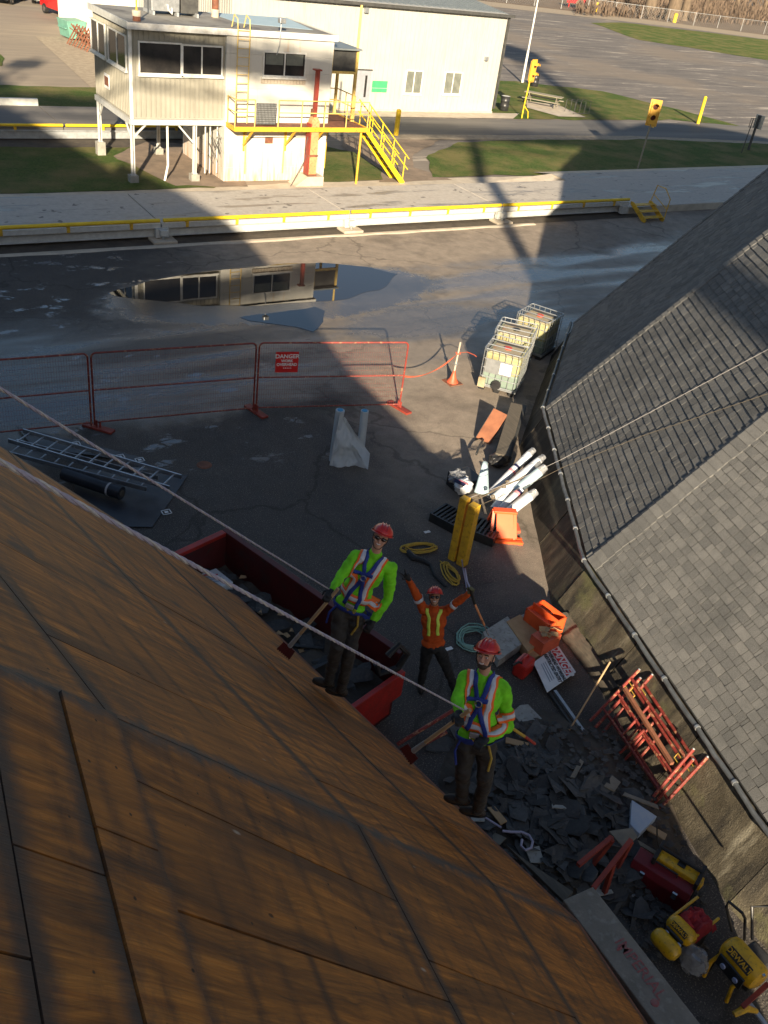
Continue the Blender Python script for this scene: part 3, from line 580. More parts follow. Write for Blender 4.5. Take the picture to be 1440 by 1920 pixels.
# facet under the camera
for t0, t1, cuts in ((0, 2.4, (2.2, 3.4, 4.62)), (2.4, 4.8, (2.4, 3.75, 4.98)), (4.8, 7.18, (2.74, 3.4, 4.06, 4.72, 5.38)), (7.5, 7.93, (2.35, 4.76)), (7.93, 8.45, (1.9, 4.34)), (8.45, 9.6, (2.4, 3.6, 4.8)), (9.6, 10.9, (2.4, 3.6, 4.8))):
    cc = [0] + list(cuts) + [LF]
    for a, c in zip(cc, cc[1:]): sheet(-1, a, c, t0, t1, 0.0 if t0 < 7 else .006)
cc = [0, 2.54, 4.98, LF]
for a, c in zip(cc, cc[1:]): sheet(-1, a, c, 7.14, 7.5, .016, .016, 'plywood_strip')
for k in (0, 1, 2, -2):
    for t0, t1, cuts in ((0, 2.4, (1.2, 2.4, 3.6, 4.8)), (2.4, 4.8, (.9, 2.1, 3.3, 4.5)), (4.8, 7.18, (1.3, 2.5, 3.7)), (7.18, 9.6, (1.9, 3.1, 4.3)), (9.6, 10.9, (2.5, 3.7))):
        cc = [0] + list(cuts) + [LF]
        for a, c in zip(cc, cc[1:]): sheet(k, a, c, t0, t1, random.uniform(0, .003))
# eave fascia
for k in (-1, 0, 1):
    A, e, up, n, L = facet_frame(C1, RR1, H1, A1, ST1, k, SL1); MB().beam(A - Vector((0, 0, .08)), A + e * L - Vector((0, 0, .08)), .04, .15).build('fascia', 'beam_rust', D1)
# ------------------------------------------------------------------ elevator mast and conveyor gallery behind the camera: they cast the thin shadows over the yard
def lattice(m, p, q, wd, n):
    p, q = Vector(p), Vector(q); d = (q - p).normalized(); a = d.orthogonal().normalized() * wd / 2; c = d.cross(a).normalized() * wd / 2; L = [a + c, a - c, -a - c, -a + c]
    for o in L: m.beam(p + o, q + o, .12, .12)
    for i in range(n):
        u, v = p.lerp(q, i / n), p.lerp(q, (i + 1) / n)
        for j in range(4): m.beam(u + L[j], v + L[(j + 1) % 4], .07, .07)
T = thing('elevator_tower', 'tall lattice bucket elevator tower with head house standing behind the two domes', 'tower', (9.2, -24.5, 0))
m = MB(); lattice(m, (9.2, -24.5, 0), (9.2, -24.5, 38), 2.2, 14); m.build('lattice_mast', 'grey_steel', T)
MB().bb(8.9, 9.6, -24.9, -24.2, 0, 38).build('elevator_leg', 'grey_steel', T)
m = MB(); m.bb(7.4, 11.2, -26.2, -22.8, 38, 40.5); m.prism([(7.4, -26.2, 40.5), (11.2, -26.2, 40.5), (9.3, -26.2, 41.5)], (0, 3.4, 0)); m.build('head_house', 'roof_metal', T)
T = thing('conveyor_gallery', 'long covered conveyor gallery running from the elevator tower to the plywood dome peak', 'conveyor', (-4, -11, 21))
m = MB(); lattice(m, (-18.1, 2.3, 18.9), (9.2, -24.5, 25.5), 1.5, 16); m.build('truss', 'grey_steel', T); m = MB(); m.beam((-18.1, 2.3, 19.2), (9.2, -24.5, 25.8), 1.2, .8); m.build('belt_cover', 'roof_metal', T)
T = thing('discharge_spout', 'slanting discharge spout hanging down from the conveyor gallery', 'spout', (3.9, -10.4, 0))
MB().tube([(1.6, -17, 23.6), (1.9, -15.6, 21.5), (3.0, -12.4, 18.6), (3.9, -10.6, 14), (3.95, -10.4, 12), (3.95, -10.4, 0)], [.34, .34, .32, .3, .3, .3], 10).build('pipe', 'galvanised', T, smooth=True)

T = thing('roof_cupola', 'small boxed cupola with mast on top of the plywood dome', 'cupola', (-18.1, 2.3, 18)); MB().bb(-19.6, -16.6, .8, 3.8, 17.9, 20.6).build('box', 'roof_metal', T); MB().bb(-19.9, -16.3, .5, 4.1, 20.6, 20.75).build('roof', 'roof_metal', T)
for x, y in ((-19.7, .7), (-16.5, .7), (-16.5, 3.9), (-19.7, 3.9)): MB().cyl((x, y, 20.75), (x, y, 21.8), .05, 6).build('rail_post', 'grey_steel', T)
MB().tube([(-19.7, .7, 21.8), (-16.5, .7, 21.8), (-16.5, 3.9, 21.8), (-19.7, 3.9, 21.8)], .05, 6, closed=True).build('rail', 'grey_steel', T); MB().cyl((-17.2, 1.4, 20.7), (-17.2, 1.4, 24), .12, 8).build('mast', 'grey_steel', T); MB().box((-17.2, 1.4, 23), (1.6, .5, .9)).build('hoist_motor', 'grey_steel', T)
# ------------------------------------------------------------------ weighbridges
def rail_run(T, x0, x1, y, z, joints, seg):
    xs = [x0] + joints + [x1]
    for a, c in zip(xs, xs[1:]):
        MB().tube([(a + .06, y, z), (c - .06, y, z)], .062, 10).build('rail', 'bright_yellow', T, smooth=True)
        n = max(1, int((c - a) / seg))
        for i in range(n):
            x = a + (i + .5) * (c - a) / n; m = MB(); m.prism([(x - .05, y - .02, z), (x - .05, y + .0, z - .26), (x - .05, y + .1, z - .26), (x - .05, y + .14, z)], (.1, 0, 0)); m.build('bracket', 'yellow_paint', T)
W1 = thing('weighbridge', 'long concrete deck weighbridge with yellow kerb rail beside the scale house', 'truck scale', (10, 30.4, 0))
js = [10.45, 17.55, 24.6]; xs = [-22, -14, -6, 2.5] + js + [31.85]
for a, c in zip(xs, xs[1:]):
    b = MB(); b.bb(a + .02, c - .02, 28.86, 32.2, .34, .55); b.build('deck_slab', 'deck_concrete', W1, bevel=.015)
    b = MB(); b.bb(a + .05, c - .05, 28.95, 29.02, .12, .335); b.bb(a + .05, c - .05, 28.88, 29.06, .10, .12); b.bb(a + .05, c - .05, 28.90, 29.06, .335, .40); b.build('side_beam', 'pale_steel', W1)
    b = MB(); b.bb(a + .02, c - .02, 28.78, 28.86, .40, .552); b.build('edge_channel', 'pale_steel', W1)
rail_run(W1, -22, 31.8, 28.76, .66, [-14, -6, 2.5] + js, 1.75)
for x in js + [2.5, -6]:
    b = MB(); b.bb(x - .22, x + .22, 28.66, 28.84, .12, .42); b.bb(x - .12, x + .12, 28.50, 28.66, .22, .40); b.build('load_cell_box', 'pale_steel', W1, bevel=.01)
    MB().cyl((x, 28.6, 0), (x, 28.6, .2), .05, 10).build('foot', 'galvanised', W1); MB().bb(x - .4, x + .4, 28.35, 28.95, 0, .09).build('footing_pad', 'pale_concrete', W1, bevel=.02)
b = MB(); b.bb(31.3, 31.7, 28.6, 28.8, .08, .4); b.build('load_cell_box', 'pale_steel', W1)
W2 = thing('weighbridge', 'second weighbridge with dark steel side, passing behind the scale house', 'truck scale', (8, 44, 0))
for a, c in ((-25, -14), (-14, -5), (-5, 3), (3, 11), (11, 21)):
    MB().bb(a + .02, c - .02, 42.05, 46.1, .3, .5).build('deck_slab', 'road_asphalt', W2); b = MB(); b.bb(a, c, 42.0, 42.06, .05, .36); b.bb(a, c, 41.9, 42.06, .36, .40); b.build('side_beam', 'grey_steel', W2)
rail_run(W2, -25, 21, 41.95, .60, [-14, -5, 3, 11], 3.2)
MB().bb(-25, 11, 46.15, 46.35, .3, .78).build('guard_beam', 'pale_steel', W2)
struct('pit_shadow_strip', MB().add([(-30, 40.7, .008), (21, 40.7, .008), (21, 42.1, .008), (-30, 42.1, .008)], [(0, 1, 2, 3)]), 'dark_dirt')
# steps at the end of the weighbridge
T = thing('access_steps', 'small yellow steel steps with looped handrail at the weighbridge end', 'steps', (32.2, 28.3, 0))
for i, (z, y) in enumerate(((.18, 27.75), (.36, 28.05), (.54, 28.40))): MB().bb(31.75, 32.85, y - .14, y + .14, z - .03, z).build('tread', 'yellow_paint', T)
for x in (31.72, 32.86): m = MB(); m.prism([(x, 27.55, 0), (x, 27.72, 0), (x, 28.62, .5), (x, 28.62, .62), (x, 28.45, .62), (x, 27.5, .12)], (.04, 0, 0)); m.build('stringer', 'yellow_paint', T)
MB().tube([(32.95, 27.6, .1), (33.0, 27.6, .95), (33.0, 28.0, 1.3), (33.0, 28.5, 1.3), (32.95, 28.6, .6), (32.95, 28.2, .5)], .022, 8).build('handrail', 'yellow_paint', T, smooth=True)
MB().tube([(33.0, 27.62, .5), (33.0, 28.58, .9)], .018, 8).build('handrail', 'yellow_paint', T, smooth=True)

# ------------------------------------------------------------------ scale house
HY = 35.35; HX0, HX1, HX2 = 11.7, 15.38, 19.95; HB = 39.6
H = thing('scale_house', 'raised beige clad cabin on steel legs joined to a white block tower', 'building', (15.8, 37.4, 0))
MB().bb(HX0 + .03, HX1, HY + .03, HB, 2.32, 5.40).build('cabin_wall', 'beige_cladding', H)
def ribs_y(x0, x1, y, z0, z1, pitch, w, d, holes=()):
    m = MB(); x = x0 + pitch / 2
    while x < x1:
        segs = [(z0, z1)]
        for (a, c, e, f) in holes:
            if a < x < c: segs = [s for q in segs for s in ((q[0], min(q[1], e)), (max(q[0], f), q[1])) if s[1] - s[0] > .05]
        for (a, c) in segs: m.bb(x - w / 2, x + w / 2, y - d, y + .005, a, c)
        x += pitch
    return m
def rect_y(px0, py0, px1, py1, y): a, c = PY(px0, py0, y), PY(px1, py1, y); return min(a.x, c.x), max(a.x, c.x), min(a.z, c.z), max(a.z, c.z)
wA = rect_y(261, 79, 338, 139, HY); wB = rect_y(343, 85, 376, 140, HY); wC = rect_y(380, 86, 414, 141, HY)
zt, zb = (wA[3] + wC[3]) / 2, (wA[2] + wC[2]) / 2
hole = (wA[0] - .08, wC[1] + .1, zb - .16, zt + .08)
tag(ribs_y(HX0 + .1, HX1 - .05, HY, 2.4, 5.3, .19, .035, .022, [hole]).build('cladding_ribs', 'beige_cladding', H), kind='stuff')
m = MB(); m.bb(HX0 - .02, HX0 + .1, HY - .04, HY + .02, 2.32, 5.4); m.build('corner_trim', 'white_paint', H)
def window(T, y, x0, x1, z0, z1, glass, frame='white_paint', fr=.05, sill=True, inner=None, axis='y', bars=()):
    """framed window in a wall facing -Y (axis y) or facing -X (axis x)"""
    def bx(a, c, p, q, d0, d1):
        return (a, c, d0, d1, p, q) if axis == 'y' else (d0, d1, a, c, p, q)
    f = MB(); P = y - .05; Q = y + .03
    for a, c, p, q in ((x0 - fr, x1 + fr, z1, z1 + fr), (x0 - fr, x1 + fr, z0 - fr, z0), (x0 - fr, x0, z0, z1), (x1, x1 + fr, z0, z1)): f.bb(*bx(a, c, p, q, P, Q))
    for bx_ in bars: f.bb(*bx(bx_ - .025, bx_ + .025, z0, z1, P + .005, Q))
    fo = f.build('window', frame, T)
    xs = [x0] + list(bars) + [x1]
    for a, c in zip(xs, xs[1:]): MB().bb(*bx(a, c, z0, z1, y - .018, y - .008)).build('pane', glass, fo, world=True)
    if sill: MB().bb(*bx(x0 - fr - .04, x1 + fr + .04, z0 - fr - .07, z0 - fr, y - .10, y)).build('sill', frame, fo)
    return fo
fo = window(H, HY, wA[0], wA[1], zb, zt, 'glass_dark'); window(H, HY, wB[0], wC[1], zb + .02, zt - .03, 'glass_dark', bars=((wB[1] + wC[0]) / 2,))
for i in range(3):
    x = wA[0] + .12 + i * .37; MB().bb(x, x + .36, HY - .006, HY - .002, zb + .06, zb + .36).build('filing_cabinet', 'room_inside', fo)
# left face
def rect_x(px0, py0, px1, py1, x): a, c = PX(px0, py0, x), PX(px1, py1, x); return min(a.y, c.y), max(a.y, c.y), a.z, c.z
l1 = rect_x(202, 54, 236, 130, HX0); l2 = rect_x(169, 34, 197, 97, HX0); 
zt2 = PX(237, 70, HX0).z; zb2 = PX(237, 130, HX0).z
m = MB(); yy = HY + .12
while yy < HB: 
    for a, c in ((2.4, zb2 - .15), (zt2 + .07, 5.3)): m.bb(HX0 - .012, HX0 + .03, yy - .02, yy + .02, a, c)
    yy += .19
tag(m.build('cladding_ribs', 'beige_cladding', H), kind='stuff')
window(H, HX0 + .03, l1[0], l1[1], zb2, zt2, 'glass_dark', axis='x', bars=((l1[0] + l1[1]) / 2,)); window(H, HX0 + .03, l2[0], l2[1], zb2, zt2, 'glass_dark', axis='x', bars=((l2[0] + l2[1]) / 2,))
q = PX(201, 150, HX0); MB().bb(HX0 - .03, HX0, q.y - .28, q.y + .28, q.z - .3, q.z + .22).build('notice_board', 'sign_white', H); MB().bb(HX0 - .035, HX0 - .03, q.y - .24, q.y + .24, q.z - .2, q.z + .12).build('notice', 'rust', H)
# floor frame, legs, braces
m = MB(); m.bb(HX0 - .03, HX1 + .02, HY - .05, HY + .08, 2.12, 2.31); m.bb(HX0 - .04, HX0 + .08, HY, HB, 2.12, 2.31); m.bb(HX0, HX1, HB - .1, HB, 2.12, 2.31); m.build('floor_frame', 'pale_steel', H)
MB().bb(HX0 + .09, HX1, HY + .09, HB - .11, 2.14, 2.30).build('floor', 'dark_trim', H)
def leg(x, y, z0=.3, z1=2.12, w=.13, ft=True):
    m = MB(); m.bb(x - w / 2, x + w / 2, y - w / 2, y - w / 2 + .02, z0, z1); m.bb(x - w / 2, x + w / 2, y + w / 2 - .02, y + w / 2, z0, z1); m.bb(x - .012, x + .012, y - w / 2, y + w / 2, z0, z1); m.bb(x - w / 2 - .03, x + w / 2 + .03, y - w / 2 - .03, y + w / 2 + .03, z0 - .02, z0); m.build('leg', 'pale_steel', H)
    if ft: MB().bb(x - .17, x + .17, y - .17, y + .17, 0, z0 - .02).build('footing', 'footing', H, bevel=.02)
leg(11.78, 35.45); leg(14.25, 35.45); leg(11.78, 39.5, .55); leg(14.25, 39.5, .3)
m = MB(); m.beam((11.85, 35.42, 1.7), (12.3, 35.42, 2.12), .06, .06); m.build('brace', 'pale_steel', H); MB().beam((14.18, 35.42, 1.45), (13.55, 35.42, 2.12), .06, .06).build('brace', 'pale_steel', H); MB().beam((11.78, 35.55, 1.5), (11.78, 36.2, 2.12), .06, .06).build('brace', 'pale_steel', H); MB().beam((11.78, 39.4, 1.6), (11.78, 38.9, 2.12), .06, .06).build('brace', 'pale_steel', H)
MB().tube([(13.2, 35.6, 2.1), (13.2, 35.55, .6), (13.05, 35.5, .02)], .045, 8).build('drain_pipe', 'white_paint', H, smooth=True)
for x in (14.75, 14.95, 15.25): MB().tube([(x, 35.6, 2.1), (x, 35.6, .25)], .03, 8).build('conduit', 'pale_steel', H, smooth=True)
m = MB(); 
for i in range(9): a = Vector((14.9 + random.uniform(-.1, .4), 35.5, random.uniform(.9, 2.05))); m.tube([a, a + Vector((.15, -.03, -.3 - random.random() * .2)), a + Vector((.3, 0, -.05)), a + Vector((.42, 0, -.4))], .012, 5)
tag(m.build('cable_bundle', 'dark_trim', H), kind='stuff')
# white block tower, in courses
for i, (a, c) in enumerate(((0, .55), (.55, 1.12), (1.12, 1.62), (1.62, 2.25), (2.25, 2.9), (2.9, 3.5), (3.5, 4.1), (4.1, 4.7), (4.7, 5.32))):
    MB().bb(HX1, HX2 - .004 * (i % 2), HY - .15 + .004 * (i % 2), HB, a + .005, c - .005).build('block_course', 'white_block', H, bevel=.008)
MB().bb(HX1 + .02, HX2 - .02, HY - .13, HB - .02, 0, 5.3).build('block_core', 'white_paint', H)
wW = rect_y(496, 96, 569, 145, HY - .15); window(H, HY - .15, wW[0], wW[1], wW[2] + .04, wW[3] - .04, 'glass_dark', bars=((wW[0] + wW[1]) / 2,), fr=.06)
mid = (wW[0] + wW[1]) / 2; zc = (wW[2] + wW[3]) / 2
for a, c in ((wW[0] + .06, mid - .07), (mid + .07, wW[1] - .08)): MB().bb(a, c, HY - .182, HY - .170, zc - .02, wW[3] - .07).build('blind', 'glass_blind', H)
m = MB(); 
for i in range(14): x = wW[0] - .1 + i * (wW[1] - wW[0] + .2) / 14; m.bb(x, x + (wW[1] - wW[0] + .2) / 14 - .015, HY - .2, HY - .14, wW[2] - .26, wW[2] - .12)
tag(m.build('brick_sill', 'pale_concrete', H), kind='stuff')
s = PY(504, 263, HY - .15); MB().bb(s.x - .17, s.x + .17, HY - .17, HY - .15, s.z - .12, s.z + .14).build('notice', 'rust', H)
MB().tube([PY(470, 258, HY - .18), PY(605, 256, HY - .18)], .014, 6).build('conduit', 'dark_trim', H)
for x in (16.3, 18.0): MB().bb(x - .03, x + .03, HY - .165, HY - .15, .3, 2.0).build('pilaster', 'pale_yellow_paint', H)
# roof
m = MB(); m.bb(HX0 - .1, HX2 + .06, HY - .22, HB + .1, 5.42, 5.52); m.build('roof', 'roof_felt', H)
m = MB(); m.bb(HX0 - .13, HX2 + .1, HY - .27, HY - .22, 5.33, 5.55); m.build('fascia', 'white_paint', H); m = MB(); m.bb(HX0 - .13, HX0 - .08, HY - .22, HB + .1, 5.33, 5.56); m.build('fascia', 'pale_steel', H); MB().bb(HX2 + .05, HX2 + .1, HY - .22, HB + .1, 5.33, 5.55).build('fascia', 'pale_steel', H)
m = MB(); m.prism([(16.6, 37.0, 5.525), (19.6, 36.4, 5.525), (20.0, 39.6, 5.525), (16.4, 39.6, 5.525)], (0, 0, .006)); m.build('wet_sky_sheen', 'sheet_blue', H)  # sky reflection on the wet roof, painted as a flat blue sheet
V = thing('roof_vent', 'rusty capped vent pipe near the front left roof corner of the scale house', 'vent pipe', (12.15, 35.75, 5.52)); MB().cyl((12.15, 35.75, 5.52), (12.15, 35.75, 5.68), .14, 14).build('rusty_base', 'rust', V); MB().cyl((12.15, 35.75, 5.68), (12.15, 35.75, 5.86), .16, 14).build('collar', 'pale_concrete', V); MB().cyl((12.15, 35.75, 5.86), (12.15, 35.75, 7.6), .035, 8).build('pole', 'yellow_paint', V)
V = thing('roof_vent', 'rusty capped vent pipe standing in the middle of the scale house roof', 'vent pipe', (16.2, 38.3, 5.52)); MB().cyl((16.2, 38.3, 5.52), (16.2, 38.3, 5.8), .15, 14).build('collar', 'pale_concrete', V); MB().cyl((16.2, 38.3, 5.8), (16.2, 38.3, 6.2), .14, 14).build('rusty_base', 'rust', V)
V = thing('air_conditioner', 'grey rooftop air conditioning unit on the scale house roof', 'air conditioner', (14.2, 38.2, 5.52))
MB().bb(13.4, 14.5, 37.7, 38.6, 5.66, 6.4).build('housing', 'galvanised', V, bevel=.02); MB().bb(14.6, 15.3, 37.8, 38.5, 5.62, 6.2).build('fan_unit', 'dark_trim', V, bevel=.02); m = MB()
for x in (13.45, 14.4, 15.2): MB().bb(x - .04, x + .04, 37.6, 38.7, 5.525, 5.66).build('skid', 'grey_steel', V)
MB().tube([(14.0, 37.65, 5.9), (14.0, 37.5, 5.72), (14.12, 37.5, 5.62), (14.15, 37.6, 5.8)], .03, 8).build('pipe', 'white_paint', V, smooth=True)
V = thing('flood_light', 'grey floodlight on a bracket over the white block front wall', 'floodlight', (17.9, 35.05, 5.3)); q = PY(529, 38, 35.0); MB().bb(q.x - .13, q.x + .13, 34.9, 35.12, q.z - .1, q.z + .08).build('lamp_head', 'galvanised', V, bevel=.03); MB().tube([(q.x, 35.05, q.z - .1), (q.x - .05, 35.0, 5.1), (q.x - .1, 35.1, 4.75)], .02, 6).build('bracket', 'grey_steel', V)
# platform with railings
P = thing('access_platform', 'yellow steel walkway with railings and stair along the white block tower', 'walkway', (18.5, 34.7, 0))
PZ = 2.27; PF = 34.35
m = MB(); m.bb(15.45, 21.35, PF, HY - .17, PZ - .04, PZ); m.bb(19.98, 21.35, HY - .17, 37.2, PZ - .04, PZ); m.build('deck_plate', 'rust', P)
MB().bb(15.42, 21.38, PF - .05, PF, PZ - .14, PZ + .03).build('edge_beam', 'yellow_paint', P); MB().bb(21.35, 21.4, PF, 37.2, PZ - .14, PZ + .03).build('edge_beam', 'yellow_paint', P); MB().bb(15.40, 15.45, PF, HY - .2, PZ - .14, PZ + .03).build('edge_beam', 'yellow_paint', P)
for x in (16.2, 18.05, 19.3): MB().beam((x, PF + .02, PZ - .12), (x - .02, HY - .18, 1.42), .06, .08).build('brace', 'yellow_paint', P); MB().bb(x - .03, x + .03, HY - .2, HY - .155, 1.2, PZ).build('brace', 'yellow_paint', P)
MB().cyl((21.15, PF + .1, 0), (21.15, PF + .1, PZ), .05, 8).build('post', 'yellow_paint', P); MB().cyl((20.9, 36.9, 0), (20.9, 36.9, PZ), .05, 8).build('post', 'yellow_paint', P)
def railing(T, pts, hs=(1.0, .55), r=.022, ends=True, mname='pale_yellow_paint', step=1.0):
    for h in hs: MB().tube([Vector(p) + Vector((0, 0, h)) for p in pts], r, 6).build('rail', mname, T, smooth=True)
    for p, q in zip(pts, pts[1:]):
        p, q = Vector(p), Vector(q); n = max(1, round((q - p).length / step))
        for i in range(n + (1 if q == Vector(pts[-1]) else 0)): u = p.lerp(q, i / n); MB().cyl(u, u + Vector((0, 0, hs[0])), r, 6).build('baluster', mname, T, smooth=True)
railing(P, [(15.42, 35.05, PZ), (15.42, PF, PZ), (16.25, PF, PZ)]); railing(P, [(17.25, PF, PZ), (21.35, PF, PZ)], step=1.05); railing(P, [(21.35, 35.5, PZ), (21.35, 37.1, PZ), (20.05, 37.1, PZ)])
V = P; m = MB(); m.bb(16.32, 17.15, PF + .02, PF + .07, PZ + .12, PZ + .88); m.build('grating_panel', 'galvanised', P)
m = MB(); 
for i in range(14): x = 16.34 + i * .06; m.bb(x, x + .014, PF, PF + .02, PZ + .12, PZ + .88)
for i in range(10): z = PZ + .14 + i * .08; m.bb(16.32, 17.15, PF - .005, PF + .005, z, z + .014)
tag(m.build('grating_bars', 'dark_trim', P), kind='stuff')
# stair
xs0, xs1 = 21.35, 23.55; y0s, y1s = PF - .02, PF + .8
for y in (y0s, y1s): m = MB(); m.prism([(xs0, y, PZ - .2), (xs0, y, PZ + .02), (xs1, y, .08), (xs1, y, 0), (xs1 - .22, y, 0)], (0, .045, 0)); m.build('stringer', 'bright_yellow', P)
for i in range(10): u = (i + .7) / 10.5; x = lerp(xs0, xs1, u); z = lerp(PZ, .08, u); MB().bb(x - .1, x + .1, y0s + .05, y1s, z - .035, z).build('tread', 'dark_trim', P)
for y in (y0s + .02, y1s + .02):
    for h in (.95, .5): MB().tube([(xs0, y, PZ + h), (xs1 + .1, y, .08 + h)], .024, 6).build('rail', 'bright_yellow', P, smooth=True)
    for u in (.05, .35, .65, .95): x = lerp(xs0, xs1, u); z = lerp(PZ, .06, u); MB().cyl((x, y, z), (x, y, z + .97), .024, 6).build('baluster', 'bright_yellow', P, smooth=True)
# door frame and porch at the side
V = thing('side_porch', 'narrow yellow framed porch over the side door of the white block tower', 'porch', (20.5, 36.6, PZ)); m = MB()
for x, y in ((20.1, 35.6), (21.3, 35.6), (21.3, 37.1)): MB().bb(x - .05, x + .05, y - .05, y + .05, PZ, 5.0).build('frame_post', 'pale_yellow_paint', V)
MB().bb(20.15, 21.25, 35.56, 35.64, 4.1, 4.2).build('header', 'pale_yellow_paint', V); MB().bb(19.99, 21.4, 35.4, 37.3, 5.0, 5.06).build('roof', 'roof_metal', V); MB().bb(20.05, 21.3, 35.62, 35.66, 4.2, 5.0).build('panel', 'dark_trim', V)
MB().bb(19.97, 20.0, 36.0, 36.9, PZ, 4.3).build('door', 'door_grey', V)
MB().cyl((21.45, 35.9, PZ), (21.45, 35.9, 6.6), .05, 8).build('pole', 'pale_yellow_paint', V)
# roof ladder
L_ = thing('roof_ladder', 'pale yellow fixed ladder climbing the white block tower to its roof', 'ladder', (15.95, 35.0, PZ)); a0 = PY(442, 180, 35.05).x; a1 = PY(464, 180, 35.05).x
for x in (a0, a1): MB().tube([(x, 35.02, PZ), (x, 35.02, 5.5), (x, 35.1, 5.9), (x, 35.4, 6.0), (x, 35.6, 5.56)], .02, 6).build('stile', 'pale_yellow_paint', L_, smooth=True)
for i in range(11): z = PZ + .25 + i * .3; MB().cyl((a0, 35.02, z), (a1, 35.02, z), .014, 6).build('rung', 'pale_yellow_paint', L_)
# orange column
K = thing('orange_column', 'tall orange steel box column with a thin red mast on a concrete block', 'column', (19.0, 34.55, 0)); kx = 18.95; ky = 34.6
m = MB(); m.prism([(kx - .8, ky - .35, 0), (kx + .5, ky - .35, 0), (kx + .5, ky - .35, .38), (kx - .25, ky - .35, .38)], (0, .75, 0)); m.build('plinth', 'pale_concrete', K, bevel=.02)
m = MB(); m.bb(kx - .22, kx + .2, ky - .25, ky + .15, .38, .44); m.build('base_plate', 'rust', K); m = MB(); m.prism([(kx - .17, ky - .2, .44), (kx + .19, ky - .2, .44), (kx + .19, ky - .2, 2.5), (kx + .08, ky - .2, 2.66), (kx - .06, ky - .2, 2.66), (kx - .17, ky - .2, 2.5)], (0, .34, 0)); m.build('box_column', 'orange_primer', K, bevel=.015)
m = MB(); m.bb(kx - .22, kx - .17, ky - .22, ky + .16, .44, 2.4); m.build('flange', 'red_primer', K); MB().bb(kx - .24, kx + .2, ky - .24, ky - .2, 1.15, 1.22).build('band', 'rust', K)
MB().bb(kx - .07, kx + .07, ky - .12, ky + .02, 2.66, 4.35).build('mast', 'red_primer', K); MB().bb(kx - .16, kx + .14, ky - .15, ky + .1, 4.35, 4.4).build('head_plate', 'red_primer', K); MB().bb(kx - .16, kx - .07, ky - .1, ky, 2.7, 2.95).build('lug', 'rust', K)
MB().tube([(kx - .25, ky - .1, 1.9), (kx - .35, ky - .1, 1.5), (kx - .28, ky - .1, 1.2), (kx - .4, ky - .15, .9), (kx - 1.0, ky - .3, .02)], .015, 6).build('cable', 'dark_trim', K)

# ------------------------------------------------------------------ far building and west building
def clad_building(name, label, x0, x1, y0, y1, zt, m_, ribp, holes, gable=True):
    T = thing(name, label, 'building', ((x0 + x1) / 2, (y0 + y1) / 2, 0)); MB().bb(x0, x1, y0, y1, .1, zt).build('wall', m_, T); MB().bb(x0 + .05, x1 + .04, y0 - .04, y1, 0, .12).build('base_slab', 'pale_concrete', T)
    tag(ribs_y(x0, x1, y0, .12, zt, ribp, .05, .03, holes).build('cladding_ribs', m_, T), kind='stuff')
    m = MB(); y = y0 + ribp / 2
    while y < y1: m.bb(x0 - .03, x0, y - .025, y + .025, .12, zt); m.bb(x1, x1 + .03, y - .025, y + .025, .12, zt); y += ribp
    tag(m.build('cladding_ribs', m_, T), kind='stuff'); return T
FB = []
w1 = rect_y(762, 133, 788, 176, 48.7); w2 = rect_y(835, 136, 861, 177, 48.7); dr = rect_y(664, 127, 690, 192, 48.7); gs = rect_y(698, 151, 724, 173, 48.7)
B1 = clad_building('warehouse', 'low cream warehouse with ribbed metal walls and two small windows', 21.5, 39.3, 48.7, 63, 5.55, 'cream_cladding', .31, [(w1[0] - .06, w1[1] + .06, w1[2] - .1, w1[3] + .06), (w2[0] - .06, w2[1] + .06, w2[2] - .1, w2[3] + .06), (dr[0] - .1, dr[1] + .1, 0, 2.2), (gs[0], gs[1], gs[2], gs[3])])
for ww in (w1, w2): window(B1, 48.7, ww[0] + .05, ww[1] - .05, ww[2] + .05, ww[3], 'glass_blind', bars=((ww[0] + ww[1]) / 2,), fr=.06)
dd = MB(); dd.bb(dr[0], dr[1], 48.66, 48.7, .12, 2.15); do = dd.build('door', 'door_grey', B1); MB().bb(dr[1] - .38, dr[1] - .24, 48.65, 48.66, .75, 1.9).build('glazed_slot', 'glass_dark', do)
MB().bb(dr[0] - .06, dr[1] + .06, 48.64, 48.69, 2.15, 2.22).build('door_frame', 'dark_trim', B1)
MB().bb(gs[0], gs[1], 48.655, 48.67, gs[2], gs[3]).build('green_sign', 'green_sign', B1); MB().bb(gs[0], gs[1], 48.65, 48.655, gs[2] + .2, gs[2] + .23).build('sign_line', 'door_grey', B1)
m = MB(); m.prism([(39.55, 48.45, 5.45), (39.55, 55.9, 6.1), (39.55, 63.3, 5.45)], (-18.3, 0, 0)); m.build('roof', 'roof_metal', B1); MB().bb(21.3, 39.6, 48.38, 48.5, 5.40, 5.56).build('gutter', 'dark_trim', B1)
m = MB(); x = 21.5
while x < 39.5: m.beam((x, 48.45, 5.47), (x, 55.9, 6.12), .05, .05); x += .4
tag(m.build('roof_ribs', 'roof_metal', B1), kind='stuff'); MB().bb(39.33, 39.42, 48.55, 48.7, .3, 5.4).build('corner_post', 'dark_trim', B1)
lx = PY(912, 110, 48.6); MB().bb(lx.x - .1, lx.x + .1, 48.5, 48.68, lx.z - .1, lx.z + .1).build('wall_light', 'galvanised', B1); lx = PY(687, 20, 48.6); MB().bb(lx.x - .12, lx.x + .12, 48.5, 48.68, lx.z - .1, lx.z + .15).build('wall_light', 'galvanised', B1)
MB().tube([PY(640, 8, 48.64), PY(670, 10, 48.64), PY(683, 14, 48.6)], .012, 5).build('cable', 'dark_trim', B1)
B2 = clad_building('shed', 'white ribbed metal shed behind the left end of the scale house', 19.9, 34, 67.3, 75.5, 6.2, 'white_cladding', .31, [])
